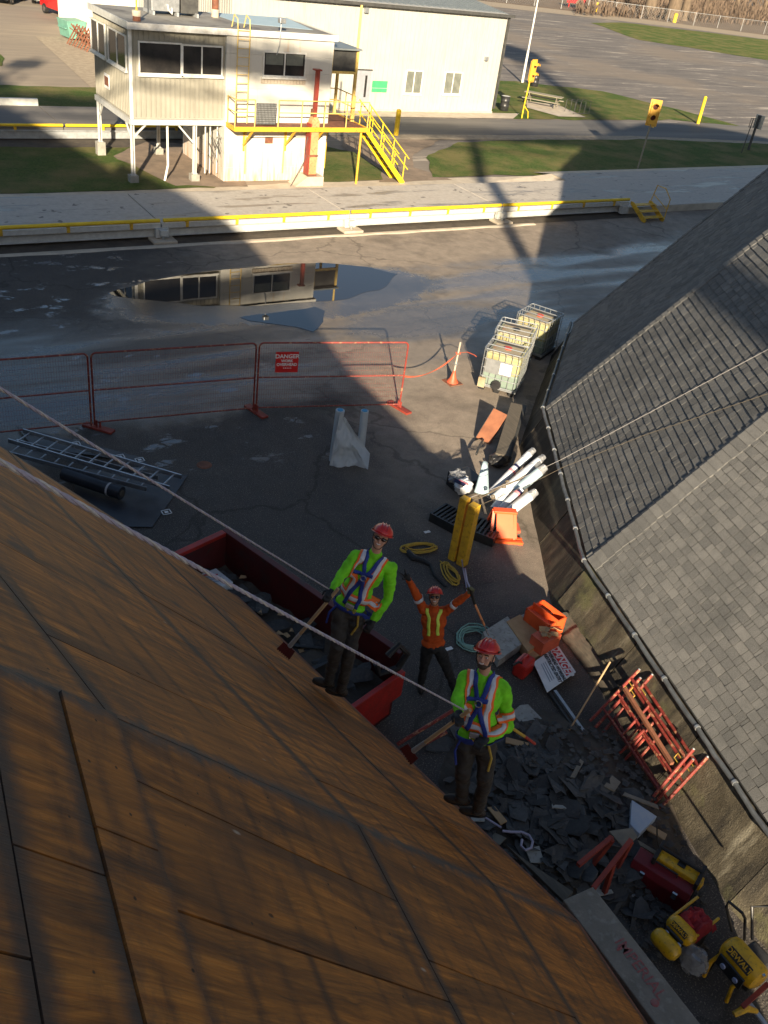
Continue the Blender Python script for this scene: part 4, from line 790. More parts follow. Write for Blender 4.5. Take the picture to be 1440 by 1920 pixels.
m = MB(); m.bb(19.7, 34.2, 67.1, 75.7, 6.2, 6.3); m.build('roof', 'roof_metal', B2)
# ------------------------------------------------------------------ yard furniture on the far side
def barrel(x, y, label, lid=True):
    T = thing('steel_drum', label, 'drum', (x, y, 0), 0, 'black steel drums')
    MB().lathe([(0, .02), (.27, .02), (.285, .04), (.285, .28), (.30, .30), (.285, .32), (.285, .58), (.30, .60), (.285, .62), (.285, .86), (.295, .88), (.28, .89)], 20).build('drum_body', 'drum_black', T, smooth=True, world=False)
    MB().lathe([(0, .875), (.28, .885)], 20).build('lid', 'drum_lid' if lid else 'drum_black', T, world=False); return T
barrel(40.93, 49.5, 'black steel drum with a white lid by the warehouse corner'); barrel(50.75, 58.3, 'plain black drum standing behind the flagpole and traffic light', False)
def signal(T, c, rz, mname='signal_yellow'):
    """two-lens traffic signal head, facing local -Y, centre c"""
    R_ = Matrix.Rotation(rz, 3, 'Z'); c = Vector(c)
    def L(x, y, z): return c + R_ @ Vector((x, y, z))
    MB().box(c, (.42, .22, 1.12), R_).build('signal_box', mname, T, bevel=.02)
    MB().box(L(0, -.03, 0), (.58, .02, 1.28), R_).build('backboard', mname, T)
    for z in (.3, -.22):
        m = MB(); k = 12; ring = [(cos(pi * i / k), sin(pi * i / k)) for i in range(k + 1)]
        m.grid(lambda u, v: L(.15 * cos(pi * u), -.11 - .28 * v, z + .15 * sin(pi * u) + .02), 12, 1); m.build('visor', mname, T); MB().cyl(L(0, -.10, z), L(0, -.125, z), .13, 16).build('lens', 'signal_lens', T)
T = thing('traffic_light', 'yellow two-lamp traffic light on a forked yellow post near the drums', 'traffic light', (40.9, 47.35, 0)); q = G(978, 222); hd = PY(992, 128, q.y)
MB().tube([q, Vector((q.x, q.y, .5)), Vector((q.x + .08, q.y, 2.2))], .04, 8).build('post', 'bright_yellow', T, smooth=True); MB().tube([(q.x + .02, q.y, .75), (q.x + .42, q.y, .4), (q.x + .5, q.y, 0)], .03, 8).build('strut', 'bright_yellow', T, smooth=True); signal(T, (q.x + .15, q.y, 2.75), radians(18))
T = thing('traffic_light', 'yellow two-lamp traffic light leaning over the shaded grass on a plain post', 'traffic light', (39.3, 35.6, 0)); q = G(1195, 318); MB().tube([q, (q.x + .1, q.y, 2.5)], .045, 8).build('post', 'weathered_wood', T, smooth=True); signal(T, (q.x + .1, q.y, 2.85), radians(-38), 'signal_yellow'); MB().box((q.x + .42, q.y + .2, 2.75), (.05, .3, 1.3)).build('bracket', 'pale_yellow_paint', T)
T = thing('flagpole', 'tall slender white flagpole beyond the warehouse corner', 'flagpole', (50.7, 59.7, 0)); MB().cyl((50.7, 59.7, 0), (50.7, 59.7, 2.2), .10, 10, .09).build('base', 'white_paint', T, smooth=True); MB().cyl((50.7, 59.7, 2.2), (50.7, 59.7, 12), .065, 10, .04).build('pole', 'white_paint', T, smooth=True)
def bollard(p, h, r, label):
    T = thing('bollard', label, 'bollard', p, 0, 'yellow steel bollards'); MB().cyl((0, 0, 0), (0, 0, h), r, 14).build('post', 'bright_yellow', T, smooth=True, world=False); MB().lathe([(r, h), (r * .7, h + .05), (0, h + .07)], 14).build('cap', 'bright_yellow', T, smooth=True, world=False)
bollard((28.5, 42.9, 0), 1.25, .13, 'stout yellow bollard on the road edge behind the stair'); bollard((56.17, 46.5, 0), 1.75, .11, 'thin tall yellow bollard at the edge of the gravel lot'); 
T = thing('road_sign', 'dark post with a grey blank sign panel above the dome roof edge', 'sign', (52.9, 39.3, 0)); MB().bb(52.85, 52.97, 39.25, 39.35, 0, 2.1).build('post', 'dark_trim', T); MB().bb(53.0, 53.05, 38.95, 39.6, 1.3, 2.1).build('sign_panel', 'galvanised', T)
T = thing('sign_frame', 'thin dark post topped with an empty square frame by the grey sign', 'sign', (51.4, 38.6, 0)); MB().cyl((51.4, 38.6, 0), (51.5, 38.6, 2.05), .03, 6).build('post', 'dark_trim', T); m = MB(); m.tube([(51.3, 38.6, 1.55), (51.75, 38.6, 1.55), (51.75, 38.6, 2.05), (51.3, 38.6, 2.05)], .022, 6, closed=True); m.build('frame', 'dark_trim', T)
T = thing('picnic_table', 'weathered wooden picnic table on the grass by its concrete slab', 'picnic table', (45.6, 51.2, 0), radians(-52)); 
for i in range(5): MB().bb(-1.3, 1.3, -.38 + i * .155, -.24 + i * .155, .72, .76).build('top_plank', 'weathered_wood', T, world=False)
for s in (-1, 1):
    for i in range(2): MB().bb(-1.3, 1.3, s * .72 - .14 + i * .15, s * .72 - .01 + i * .15, .42, .46).build('bench_plank', 'weathered_wood', T, world=False)
    for x in (-.95, .95): MB().beam((x, s * .15, .72), (x, s * .62, 0), .04, .1).build('leg', 'weathered_wood', T, world=False)
for x in (-.95, .95): MB().beam((x, -.75, .40), (x, .75, .40), .04, .1).build('cross_member', 'weathered_wood', T, world=False); MB().beam((x, -.35, .70), (x, .35, .70), .04, .09).build('cross_member', 'weathered_wood', T, world=False)
T = thing('bike_rack', 'low dark tubular rack beside the picnic table slab', 'rack', (47.5, 49.2, 0))
for i in range(4): x = 46.2 + i * .55; MB().tube([(x, 48.6 + i * .1, 0), (x, 48.6 + i * .1, .8), (x, 49.5 + i * .1, .8), (x, 49.5 + i * .1, 0)], .02, 6).build('hoop', 'dark_trim', T)
MB().tube([(46.2, 48.7, .05), (47.9, 49.0, .05)], .02, 6).build('base_rail', 'dark_trim', T)
# left lot: dumpster, trestles, vehicles
T = thing('garbage_dumpster', 'small green garbage dumpster beside the white shed', 'dumpster', (19.1, 69.0, 0), radians(8)); m = MB(); m.prism([(-.5, -.6, .12), (.5, -.6, .12), (.66, -.6, 1.1), (-.66, -.6, 1.1)], (0, 1.6, 0)); m.build('bin_body', 'dumpster_green', T, world=False, bevel=.02); MB().bb(-.68, .68, -.62, 1.02, 1.1, 1.16).build('lid', 'dumpster_green', T, world=False); MB().bb(-.72, -.62, -.4, .8, .65, .75).build('side_pocket', 'dumpster_green', T, world=False)
T = thing('steel_trestles', 'row of rusty folding trestles against the white shed', 'trestles', (18.7, 65.6, 0)); 
for i in range(4):
    y = 64.3 + i * .75; x = 19.1 - .15 * i
    for s in (-1, 1): MB().beam((x + s * .55, y, 0), (x - s * .2, y, 1.2), .07, .07).build('leg', 'rust', T); MB().beam((x + s * .55, y + .5, 0), (x - s * .2, y + .5, 1.2), .07, .07).build('leg', 'rust', T)
    MB().beam((x - .4, y + .2, 1.0), (x + .6, y + .2, .35), .06, .06).build('cross_bar', 'rust', T)
def car(name, label, cat, loc, rz, body, truck=False, L=4.8):
    T = thing(name, label, cat, loc, rz); W_ = .92
    if truck: side = [(-L / 2, .45), (L / 2, .45), (L / 2, 1.05), (1.2, 1.15), (.7, 1.8), (-.6, 1.82), (-.75, 1.15), (-L / 2, 1.15)]
    else: side = [(-L / 2, .35), (L / 2, .35), (L / 2, .78), (1.35, .92), (.75, 1.42), (-.95, 1.44), (-1.7, 1.0), (-L / 2, .92)]
    MB().prism([(x, -W_, z) for x, z in side], (0, 2 * W_, 0)).build('body', body, T, bevel=.06, world=False)
    gl = [(1.12, 1.0), (.68, 1.36), (-.9, 1.38), (-1.5, 1.03)] if not truck else [(1.1, 1.2), (.66, 1.7), (-.55, 1.72), (-.68, 1.2)]
    MB().prism([(x, -W_ - .005, z) for x, z in gl], (0, 2 * W_ + .01, 0)).build('side_glass', 'glass_dark', T, world=False)
    for x in (-L / 2 + .85, L / 2 - .85):
        for y in (-W_ + .05, W_ - .05): wh = MB().cyl((x, y - .12, .34), (x, y + .12, .34), .34, 18).build('wheel', 'rubber', T, world=False); MB().cyl((x, y - .13, .34), (x, y + .13, .34), .2, 12).build('rim', 'chrome', wh, world=False)
    for y in (-.7, .7): MB().bb(-L / 2 - .02, -L / 2 + .05, y - .16, y + .16, .75, .95).build('tail_light', 'tail_red', T, world=False)
    MB().bb(-L / 2 - .03, -L / 2, -.2, .2, .55, .7).build('number_plate', 'car_plate', T, world=False); MB().bb(-L / 2 - .06, -L / 2 + .02, -W_, W_, .36, .52).build('bumper', 'chrome' if truck else body, T, world=False)
    return T
car('pickup_truck', 'red pickup truck parked beside the white shed', 'pickup truck', (21.5, 79.2, 0), radians(100), 'car_red', True, 5.2)
car('parked_car', 'dark red car parked with its back to the lot, cut by the photo top', 'car', (18.7, 86.2, 0), radians(60), 'car_dark'); car('parked_car', 'silver green car parked between the dark car and red pickup', 'car', (22.3, 87.0, 0), radians(62), 'car_silver')
# ------------------------------------------------------------------ far edge: fence, trees, red sign
T = thing('chain_link_fence', 'long low chain link fence along the far edge of the lot', 'fence', (120, 122, 0)); fp = [(84, 130), (100.9, 126), (115.7, 123.8), (133.2, 117), (151, 112), (175, 103)]; m = MB()
for a, c in zip(fp, fp[1:]):
    a, c = Vector((*a, 0)), Vector((*c, 0)); n = int((c - a).length / 4.2)
    for i in range(n): u = a.lerp(c, i / n); MB().cyl(u, u + Vector((0, 0, 1.9)), .035, 6).build('post', 'galvanised', T)
    MB().beam(a + Vector((0, 0, 1.85)), c + Vector((0, 0, 1.85)), .05, .05).build('top_rail', 'galvanised', T); d = (c - a).normalized(); nn = int((c - a).length / .45)
    for i in range(nn):
        u = a.lerp(c, i / nn); m.beam(u, u + d * 1.8 + Vector((0, 0, 1.8)), .012, .012); m.beam(u + Vector((0, 0, 1.8)), u + d * 1.8, .012, .012)
tag(m.build('chain_link_mesh', 'galvanised', T), kind='stuff')
def bare_tree(x, y, h, r, label, seed=0, group='bare trees along the fence', n0=8):
    T = thing('bare_tree', label, 'tree', (x, y, 0), 0, group); rs = random.Random(seed); tr = MB(); tw = MB(); top = Vector((rs.uniform(-.5, .5), rs.uniform(-.5, .5), h))
    tr.tube([Vector((0, 0, -.1)), Vector((0, 0, .4)), top * .3, top * .6, top], [r * 1.5, r * 1.1, r * .9, r * .6, r * .12], 10)
    def br(p, d, L, rr, dep):
        q = p + d * L * .5 + Vector((rs.uniform(-.1, .1), rs.uniform(-.1, .1), .08)) * L; e = p + d * L + Vector((0, 0, .15 * L)); (tr if dep == 0 else tw).tube([p, q, e], [rr, rr * .7, rr * .25], 5 if dep == 0 else 3, cap=False)
        if dep < 2:
            for i in range(4 if dep == 0 else 3): a = rs.uniform(0, 2 * pi); dd = (d + Vector((cos(a), sin(a), rs.uniform(-.2, .6))) * .75).normalized(); br(p.lerp(e, rs.uniform(.3, .95)), dd, L * .5, rr * .45, dep + 1)
    for i in range(n0): u = rs.uniform(.35, .95); a = 2 * pi * i / n0 * 1.618; br(top * u, Vector((cos(a), sin(a), rs.uniform(.2, .9))).normalized(), h * .34 * (1.2 - u), r * .45 * (1.2 - u), 0)
    tr.build('trunk', 'bark', T, smooth=True, world=False); tw.build('branches', 'twigs', T, world=False); return T
for i, (px, py, r, lb) in enumerate(((1215, 33, .95, 'thick bare tree trunk, first of three by the chain link fence'), (1258, 38, 1.1, 'thickest bare tree trunk, middle of three by the fence'), (1280, 38, .7, 'slimmer leaning bare trunk, right of three by the fence'))):
    p = G(px, py); bare_tree(p.x, p.y, 17, r, lb, i + 3)
for i, (px, py) in enumerate(((1325, 12), (1380, 16), (1432, 22))): p = G(px, py); bare_tree(p.x, p.y, 14, .5, ('thin bare tree in the brush nearest the three thick trunks', 'thin bare tree in the brush, middle of three', 'thin bare tree in the brush at the right photo edge')[i], i + 11, 'thin bare trees in the brush')
b = MB(); rs = random.Random(4)
for i in range(9000):
    px = rs.uniform(1080, 1560); py = rs.uniform(-60, 36) + (px - 1200) * .06
    p = G(px, py); 
    if p.z != p.z or p.length > 420 or p.y < 60: continue
    h = rs.uniform(.6, 2.6); a = rs.uniform(0, 6.28); d = Vector((cos(a), sin(a), 0)) * rs.uniform(.1, .9); w_ = rs.uniform(.02, .07); s_ = Vector((sin(a), -cos(a), 0)) * w_
    b.add([p - s_, p + s_, p + d + Vector((0, 0, h))], [(0, 1, 2)]); b.add([p + d * .3 - s_ * 3, p + d * .4 + s_ * 4 + Vector((0, 0, h * .5)), p - d * .4 + Vector((0, 0, h * .8))], [(0, 1, 2)])
tag(b.build('brush', 'twigs'), kind='stuff')
T = thing('red_sign', 'red rectangular sign board on short legs by the far fence', 'sign', (118, 129, 0)); q = G(1080, 15); m = MB().box((q.x, q.y, 1.5), (3.6, .15, 1.7), Matrix.Rotation(radians(-20), 3, 'Z')); m.build('sign_board', 'sign_red', T, bevel=.02)
for s in (-1.4, 1.4): MB().bb(q.x + s - .06, q.x + s + .06, q.y - .5 * s * .36, q.y - .5 * s * .36 + .1, 0, .8).build('leg', 'sign_red', T)
for px, py, lb in ((1116, 22, 'small yellow post beside the far red sign'), (1264, 42, 'small yellow hydrant post at the foot of the thick trees')): q = G(px, py); bollard((q.x, q.y, 0), 1.3, .3, lb)
# ------------------------------------------------------------------ temporary fence
def fence_panel(label, p, q, h=1.72, foot=True, tone='red_tube'):
    p, q = Vector(p), Vector(q); L = (q - p).length; d = (q - p).normalized(); T = thing('construction_fence', label, 'fence panel', p, atan2(d.y, d.x), 'red mesh construction fence panels'); r = .1
    arc = lambda cx, cz, a0, a1: [(cx + r * cos(lerp(a0, a1, i / 4)), 0, cz + r * sin(lerp(a0, a1, i / 4))) for i in range(5)]
    MB().tube([(0, 0, .06)] + arc(r, h - r, pi, pi / 2) + arc(L - r, h - r, pi / 2, 0) + [(L, 0, .06)], .021, 8).build('frame', tone, T, smooth=True, world=False)
    for z in (.12, .88): MB().tube([(.02, 0, z), (L - .02, 0, z)], .017, 8).build('cross_rail', tone, T, smooth=True, world=False)
    m = MB(); n = int(L / .052)
    for i in range(1, n): x = L * i / n; m.beam((x, 0, .12), (x, 0, h - .01), .0026, .0026)
    n = int(h / .13)
    for i in range(1, n + 1): z = .12 + (h - .14) * i / (n + 1); m.beam((.02, 0, z), (L - .02, 0, z), .0026, .0026)
    tag(m.build('wire_mesh', tone, T, world=False), kind='stuff')
    return T
def fence_foot(p, rz, label):
    T = thing('weighted_base', label, 'fence foot', p, rz, 'red fence feet'); m = MB(); m.bb(-.09, .09, -.35, .35, 0, .05); m.build('plate', 'red_primer', T, bevel=.008, world=False)
    for y in (-.035, .035): MB().cyl((y * .0, y * 1.2, .05), (0, y * 1.2, .2), .02, 8).build('pin', 'red_tube', T, world=False)
f0, f1, f2 = G(748, 766), G(480, 773), G(178, 801); dl = (f2 - f1).normalized(); f3 = f2 + (G(-20, 822) - f2).normalized() * 3.4
F1_ = fence_panel('sunlit red mesh fence panel hung with the small red danger sign', f1, f0); fence_panel('shaded mesh fence panel between two red feet, middle of the row', f2, f1 - (f1 - f2).normalized() * .07); fence_panel('shaded mesh fence panel nearest the plywood dome, cut by the photo edge', f3, f2 - (f2 - f3).normalized() * .07)
fence_foot(f0 + Vector((.0, 0, 0)), radians(12), 'orange red foot under the sunlit fence end'); fence_foot(f1, radians(12), 'red foot where the two longest fence panels meet'); fence_foot(f2 + Vector((.05, -.1, 0)), radians(40), 'red foot beside the ladders at the fence corner')
# danger sign on the fence
fx = (f0 - f1).normalized(); fn = Vector((fx.y, -fx.x, 0)); c = hitp(538, 679, f1 + fn * .03, fn)
T = thing('danger_sign', 'small red danger sign with white lettering hung on the fence mesh', 'sign', c); Ms = frameM(c, fx, (0, 0, 1)); 
MB().box(c, (.52, .004, .50), Ms.to_3x3() @ Matrix(((1, 0, 0), (0, 0, 1), (0, -1, 0)))).build('sign_board', 'sign_red', T)
for body, sz, dy, sx in (('DANGER', .135, .14, 1.0), ('WORK', .085, .03, 1.0), ('OVERHEAD', .095, -.06, .95)): text(body, sz, frameM(c + fn * .006 + Vector((0, 0, dy)), fx, (0, 0, 1)), 'sign_white', T, sx=sx, bold=.003)
m = MB(); 
for i in range(5): x = -.08 + i * .04; q0 = c + fx * x + Vector((0, 0, -.155)) + fn * .006; m.add([q0, q0 + fx * .03, q0 + fx * .015 + Vector((0, 0, .035))], [(0, 1, 2)])
m.build('emblem', 'sign_white', T)
# warning tape and stanchion
T = thing('stanchion', 'pale post on a red flared foot holding the red barrier tape', 'stanchion', G(848, 717)); b0 = G(848, 717); 
MB().bb(b0.x - .2, b0.x + .2, b0.y - .2, b0.y + .2, 0, .02).build('base_plate', 'rust', T); MB().lathe([(.16, .02), (.09, .12), (.04, .3), (.035, .34)], 12, b0).build('flared_foot', 'orange_paint', T, smooth=True); MB().cyl(b0 + Vector((0, 0, .3)), b0 + Vector((.03, 0, 1.12)), .024, 10).build('post', 'pale_concrete', T, smooth=True); MB().cyl(b0 + Vector((.01, 0, .5)), b0 + Vector((.01, 0, .54)), .05, 10).build('collar', 'galvanised', T)
tp = b0 + Vector((.02, 0, .82)); e0 = f0 + Vector((0, 0, .86)); T = thing('barrier_tape', 'red barrier tape sagging from the fence end to the stanchion', 'tape', tp)
pts = catenary(e0, tp, .22, 22) + [tp + Vector((.25, -.05, .02)), tp + Vector((.45, -.12, -.06)), tp + Vector((.5, -.15, -.1))]; m = MB()
for i, (a, c) in enumerate(zip(pts, pts[1:])):
    tw = i * .5; u = Vector((0, sin(tw) * .014, .015 + .006 * cos(tw * 1.3))); m.add([a - u, c - u, c + u, a + u], [(0, 1, 2, 3)])
o = m.build('tape', 'orange_paint', T); so = o.modifiers.new('thickness', 'SOLIDIFY'); so.thickness = .002
m = MB(); m.tube([tp + Vector((.06 * cos(a_), .06 * sin(a_), .02 * sin(3 * a_))) for a_ in [i * .6 for i in range(22)]], .012, 6); m.build('knot', 'orange_paint', T)
# ------------------------------------------------------------------ bulk liquid totes
def ibc(label, loc, rz, front=False, capm='lid_red'):
    T = thing('liquid_tote', label, 'ibc tote', loc, rz, 'caged plastic liquid totes'); W_, D_ = .5, .52
    MB().bb(-W_ + .04, W_ - .04, -D_ + .04, D_ - .04, .14, .55).build('tank_lower', 'ibc_lower', T, bevel=.06, world=False); MB().bb(-W_ + .04, W_ - .04, -D_ + .04, D_ - .04, .50, 1.02).build('tank', 'ibc_plastic', T, bevel=.07, world=False)
    MB().bb(-W_ + .12, W_ - .12, -D_ + .1, D_ - .1, 1.0, 1.035).build('tank_top', 'ibc_top', T, bevel=.02, world=False); lid = MB(); lid.lathe([(.10, 1.03), (.10, 1.07), (.085, 1.075), (0, 1.075)], 16); lid.build('lid', capm, T, world=False)
    for y in (-.26, .26): MB().bb(-.36, .36, y - .05, y + .05, 1.035, 1.05).build('top_groove', 'dark_trim' if y > 0 else 'ibc_top', T, world=False)
    r = .011; hs = (.16, .38, .62, .86, 1.12); c_ = .05
    ring = lambda z: [(-W_ + c_, -D_, z), (W_ - c_, -D_, z), (W_, -D_ + c_, z), (W_, D_ - c_, z), (W_ - c_, D_, z), (-W_ + c_, D_, z), (-W_, D_ - c_, z), (-W_, -D_ + c_, z)]
    for z in hs: MB().tube(ring(z), r if z < 1.1 else .014, 6, closed=True).build('cage_ring', 'galvanised', T, world=False)
    for i in range(6):
        for s in (-1, 1):
            x = -W_ + .08 + i * (2 * W_ - .16) / 5; MB().tube([(x, s * D_, .14), (x, s * D_, 1.12)], r * .8, 5).build('cage_bar', 'galvanised', T, world=False); y = -D_ + .08 + i * (2 * D_ - .16) / 5; MB().tube([(s * W_, y, .14), (s * W_, y, 1.12)], r * .8, 5).build('cage_bar', 'galvanised', T, world=False)
    for y in (-.2, .2): MB().tube([(-W_, y, 1.12), (W_, y, 1.12)], .014, 5).build('top_bar', 'galvanised', T, world=False)
    for x in (-.4, 0, .4): MB().bb(x - .07, x + .07, -D_, D_, 0, .10).build('pallet_runner', 'black_plastic', T, world=False)
    MB().bb(-W_, W_, -D_, D_, .10, .14).build('pallet_deck', 'galvanised', T, world=False)
    if front:
        MB().bb(-.40, .30, -D_ - .012, -D_ - .006, .50, .88).build('label_plate', 'galvanised', T, world=False); MB().bb(-.02, .28, -D_ - .02, -D_ - .012, .54, .84).build('paper_label', 'sign_white', T, world=False)
        MB().cyl((-.05, -D_ + .05, .2), (-.05, -D_ - .10, .2), .085, 16).build('valve', 'black_plastic', T, world=False); MB().lathe([(0, -.02), (.12, -.02), (.12, .03), (0, .03)], 16, (-.02, -D_ - .04, .24), Matrix.Rotation(radians(90), 3, 'X')).build('valve_cap', 'black_plastic', T, world=False); MB().bb(-.5, -.32, -D_ - .06, -D_, .08, .34).build('corner_guard', 'ibc_top', T, world=False)
    return T
ibc('nearest liquid tote, sunlit with a white paper label and red lid', (15.05, 16.30, 0), radians(-52), True); ibc('middle liquid tote with dark stained top', (16.08, 17.25, 0), radians(-49), False, 'black_plastic'); ibc('farthest liquid tote, mostly shaded with a dull red lid', (17.45, 17.90, 0), radians(-64))
# ------------------------------------------------------------------ steel and timber lengths against the wall
T = thing('rusty_channel', 'short rusty brown steel channel leaning toward the dome wall', 'steel channel', G(915, 820)); a, c = G(905, 826, .05), G(938, 772, .5); m = MB(); m.beam(a, c, .34, .025, (-.3, -.4, 1)); m.build('web', 'beam_rust', T)
sd_ = (c - a).normalized(); up_ = Vector((-.3, -.4, 1)); lat = sd_.cross(up_).normalized(); nu_ = lat.cross(sd_)
for s in (-1, 1): MB().beam(a + lat * .17 * s - nu_ * .05, c + lat * .17 * s - nu_ * .05, .025, .12, up_).build('flange', 'dark_trim' if s < 0 else 'beam_rust', T)
MB().tube([G(893, 852, .3), G(899, 836, .25), G(906, 824, .12)], .025, 6).build('hook', 'dark_trim', T); 
T = thing('timber_beam', 'long dark grey timber beam lying beside the dome wall', 'beam', G(950, 820)); MB().beam(G(940, 858, .25), G(968, 762, .35), .30, .16).build('beam', 'plank_dark', T, bevel=.01); MB().beam(G(952, 860, .1), G(982, 764, .2), .12, .16).build('beam', 'dark_trim', T, bevel=.01)
T = thing('black_bag', 'crumpled black plastic bag at the end of the timber beam', 'bag', G(935, 866)); 
def blobm(c, rx, ry, rz_, seed=0, n=14, amp=.22):
    m = MB(); c = Vector(c)
    def fn(u, v):
        th, ph = 2 * pi * u, pi * (v - .5); d = Vector((cos(th) * cos(ph), sin(th) * cos(ph), sin(ph))); k = 1 + amp * noise.noise(d * 2.3 + Vector((seed, 0, 0))) + amp * .5 * noise.noise(d * 6 + Vector((seed, 3, 0))); return c + Vector((d.x * rx * k, d.y * ry * k, d.z * rz_ * k))
    return m.grid(fn, n * 2, n)
blobm(G(937, 862, .14), .28, .2, .17, 3).build('bag', 'black_plastic', T)
# ------------------------------------------------------------------ standing membrane rolls with a loose sheet
T = thing('membrane_roll', 'pale standing membrane roll with its loose end draped into a grey triangle', 'roll', G(622, 866)); tA = at(637, 768, (G(622, 866) - EYE).length - .85); A0 = G(624, 864); tA = hitp(638, 769, A0, (EYE - A0).normalized() * Vector((1, 1, 0)))
MB().cyl(A0 + Vector((0, 0, .01)), tA, .085, 20, .095).build('roll', 'sheet_grey', T, smooth=True); MB().cyl(tA - (tA - A0).normalized() * .02, tA + (tA - A0).normalized() * .015, .06, 16).build('core', 'core_blue', T)
E1_ = G(618, 868, .01); E2_ = G(690, 874, .01); E3_ = G(694, 846, .20); E4_ = hitp(648, 775, A0, (EYE - A0).normalized() * Vector((1, 1, 0)))
vd = (EYE - A0).normalized(); vd = Vector((vd.x, vd.y, 0)).normalized()
def fn(u, v):
    lo_ = E1_.lerp(E2_, u); rt = tA.lerp(E4_, u * .6) if u < .5 else tA.lerp(E4_, .3 + (u - .5)); hi_ = (A0 + (tA - A0) * .98).lerp(E3_ if u > .99 else E4_.lerp(E3_, max(0, (u - .1) / .9)), min(1, u * 1.05)); p = lo_.lerp(hi_, v)
    return p + vd * (.10 + .06 * sin(u * 7 + v * 2) * (1 - v * .6) + .08 * noi((u * 4, v * 3, 1)) + .035 * noi((u * 11, v * 8, 3)))
m = MB(); m.slab(fn, 34, 30, vd * .006); m.build('loose_sheet', 'sheet_grey', T, smooth=True)
T = thing('membrane_roll', 'plain standing membrane roll with blue core, right of the draped sheet', 'roll', G(680, 850)); B0 = G(676, 846); tB = hitp(684, 770, B0, Vector((vd.x, vd.y, 0))); MB().cyl(B0, tB, .085, 20).build('roll', 'sheet_grey', T, smooth=True); MB().cyl(tB - Vector((0, 0, .02)), tB + Vector((0, 0, .012)), .062, 16).build('core', 'core_blue', T)
# ------------------------------------------------------------------ ladders, black roll, membrane mats at the left
def ladder(label, A0, A1, wd, z, nr):
    T = thing('extension_ladder', label, 'ladder', A0, 0, 'aluminium extension ladders'); d = (A1 - A0).normalized(); s = Vector((0, 0, 1)).cross(d).normalized() * wd / 2
    for k in (-1, 1): MB().beam(A0 + s * k + Vector((0, 0, z)), A1 + s * k + Vector((0, 0, z)), .03, .09).build('stile', 'aluminium', T)
    n = int((A1 - A0).length / .3)
    for i in range(n): c = A0.lerp(A1, (i + .5) / n) + Vector((0, 0, z)); MB().cyl(c - s, c + s, .017, 6).build('rung', 'aluminium', T)
    return T
la, lb = G(60, 850, .35), G(318, 918, .35); d_ = (lb - la).normalized(); s_ = Vector((0, 0, 1)).cross(d_).normalized(); 
a1 = (G(40, 805, .4) + G(20, 832, .4)) / 2; b1 = (G(338, 896, .4) + G(320, 916, .4)) / 2; a1.z = b1.z = 0
ladder('upper aluminium extension ladder lying on the dark mats', a1, b1, .46, .42, 12); ladder('lower aluminium ladder section lying under the other', a1 + d_ * .0 - s_ * .03 - Vector((.15, .15, 0)), b1 - d_ * .45 - s_ * .06, .46, .30, 12)
T = thing('pipe_roll', 'thick dark rolled membrane tied with a pale strap under the ladders', 'roll', G(200, 905)); p, q = G(120, 888, .2), G(228, 925, .2); MB().cyl(p, q, .13, 18).build('roll', 'membrane', T, smooth=True); MB().cyl(q - (q - p).normalized() * .01, q + (q - p).normalized() * .012, .07, 14).build('end', 'plank_dark', T); c = p.lerp(q, .78); MB().cyl(c, c + (q - p).normalized() * .04, .135, 18).build('strap', 'rope_white', T)
def mat_sheet(label, px, z, m_='membrane', seed=1):
    P = [G(x, y, z) for x, y in px]; T = thing('membrane_sheet', label, 'membrane sheet', P[0], 0, 'black membrane sheets'); m = MB()
    def fn(u, v): p = P[0].lerp(P[1], u).lerp(P[3].lerp(P[2], u), v); return p + Vector((0, 0, .012 + .02 * noi((p.x * 1.5, p.y * 1.5, seed)) + .01))
    m.slab(fn, 12, 8, (0, 0, .008)); m.build('sheet', m_, T, smooth=True); return T
s1_ = mat_sheet('long black membrane sheet with white squares behind the ladder', [(30, 800), (262, 858), (278, 872), (60, 838)], .03); s2_ = mat_sheet('wide dark membrane sheet stretching to the dome edge below the ladders', [(150, 880), (352, 893), (285, 990), (120, 985)], .01, 'membrane', 5)
for px, py, pr in ((142, 832, s1_), (225, 856, s1_), (262, 862, s1_), (312, 960, s2_)):
    p = G(px, py, .065); m = MB(); 
    for dx, dy, w1_, w2_ in ((0, .07, .18, .02), (0, -.07, .18, .02), (.08, 0, .02, .16), (-.08, 0, .02, .16), (0, 0, .07, .06)): m.bb(p.x + dx - w1_ / 2, p.x + dx + w1_ / 2, p.y + dy - w2_ / 2, p.y + dy + w2_ / 2, p.z, p.z + .002)
    m.build('printed_square', 'sign_white', pr)
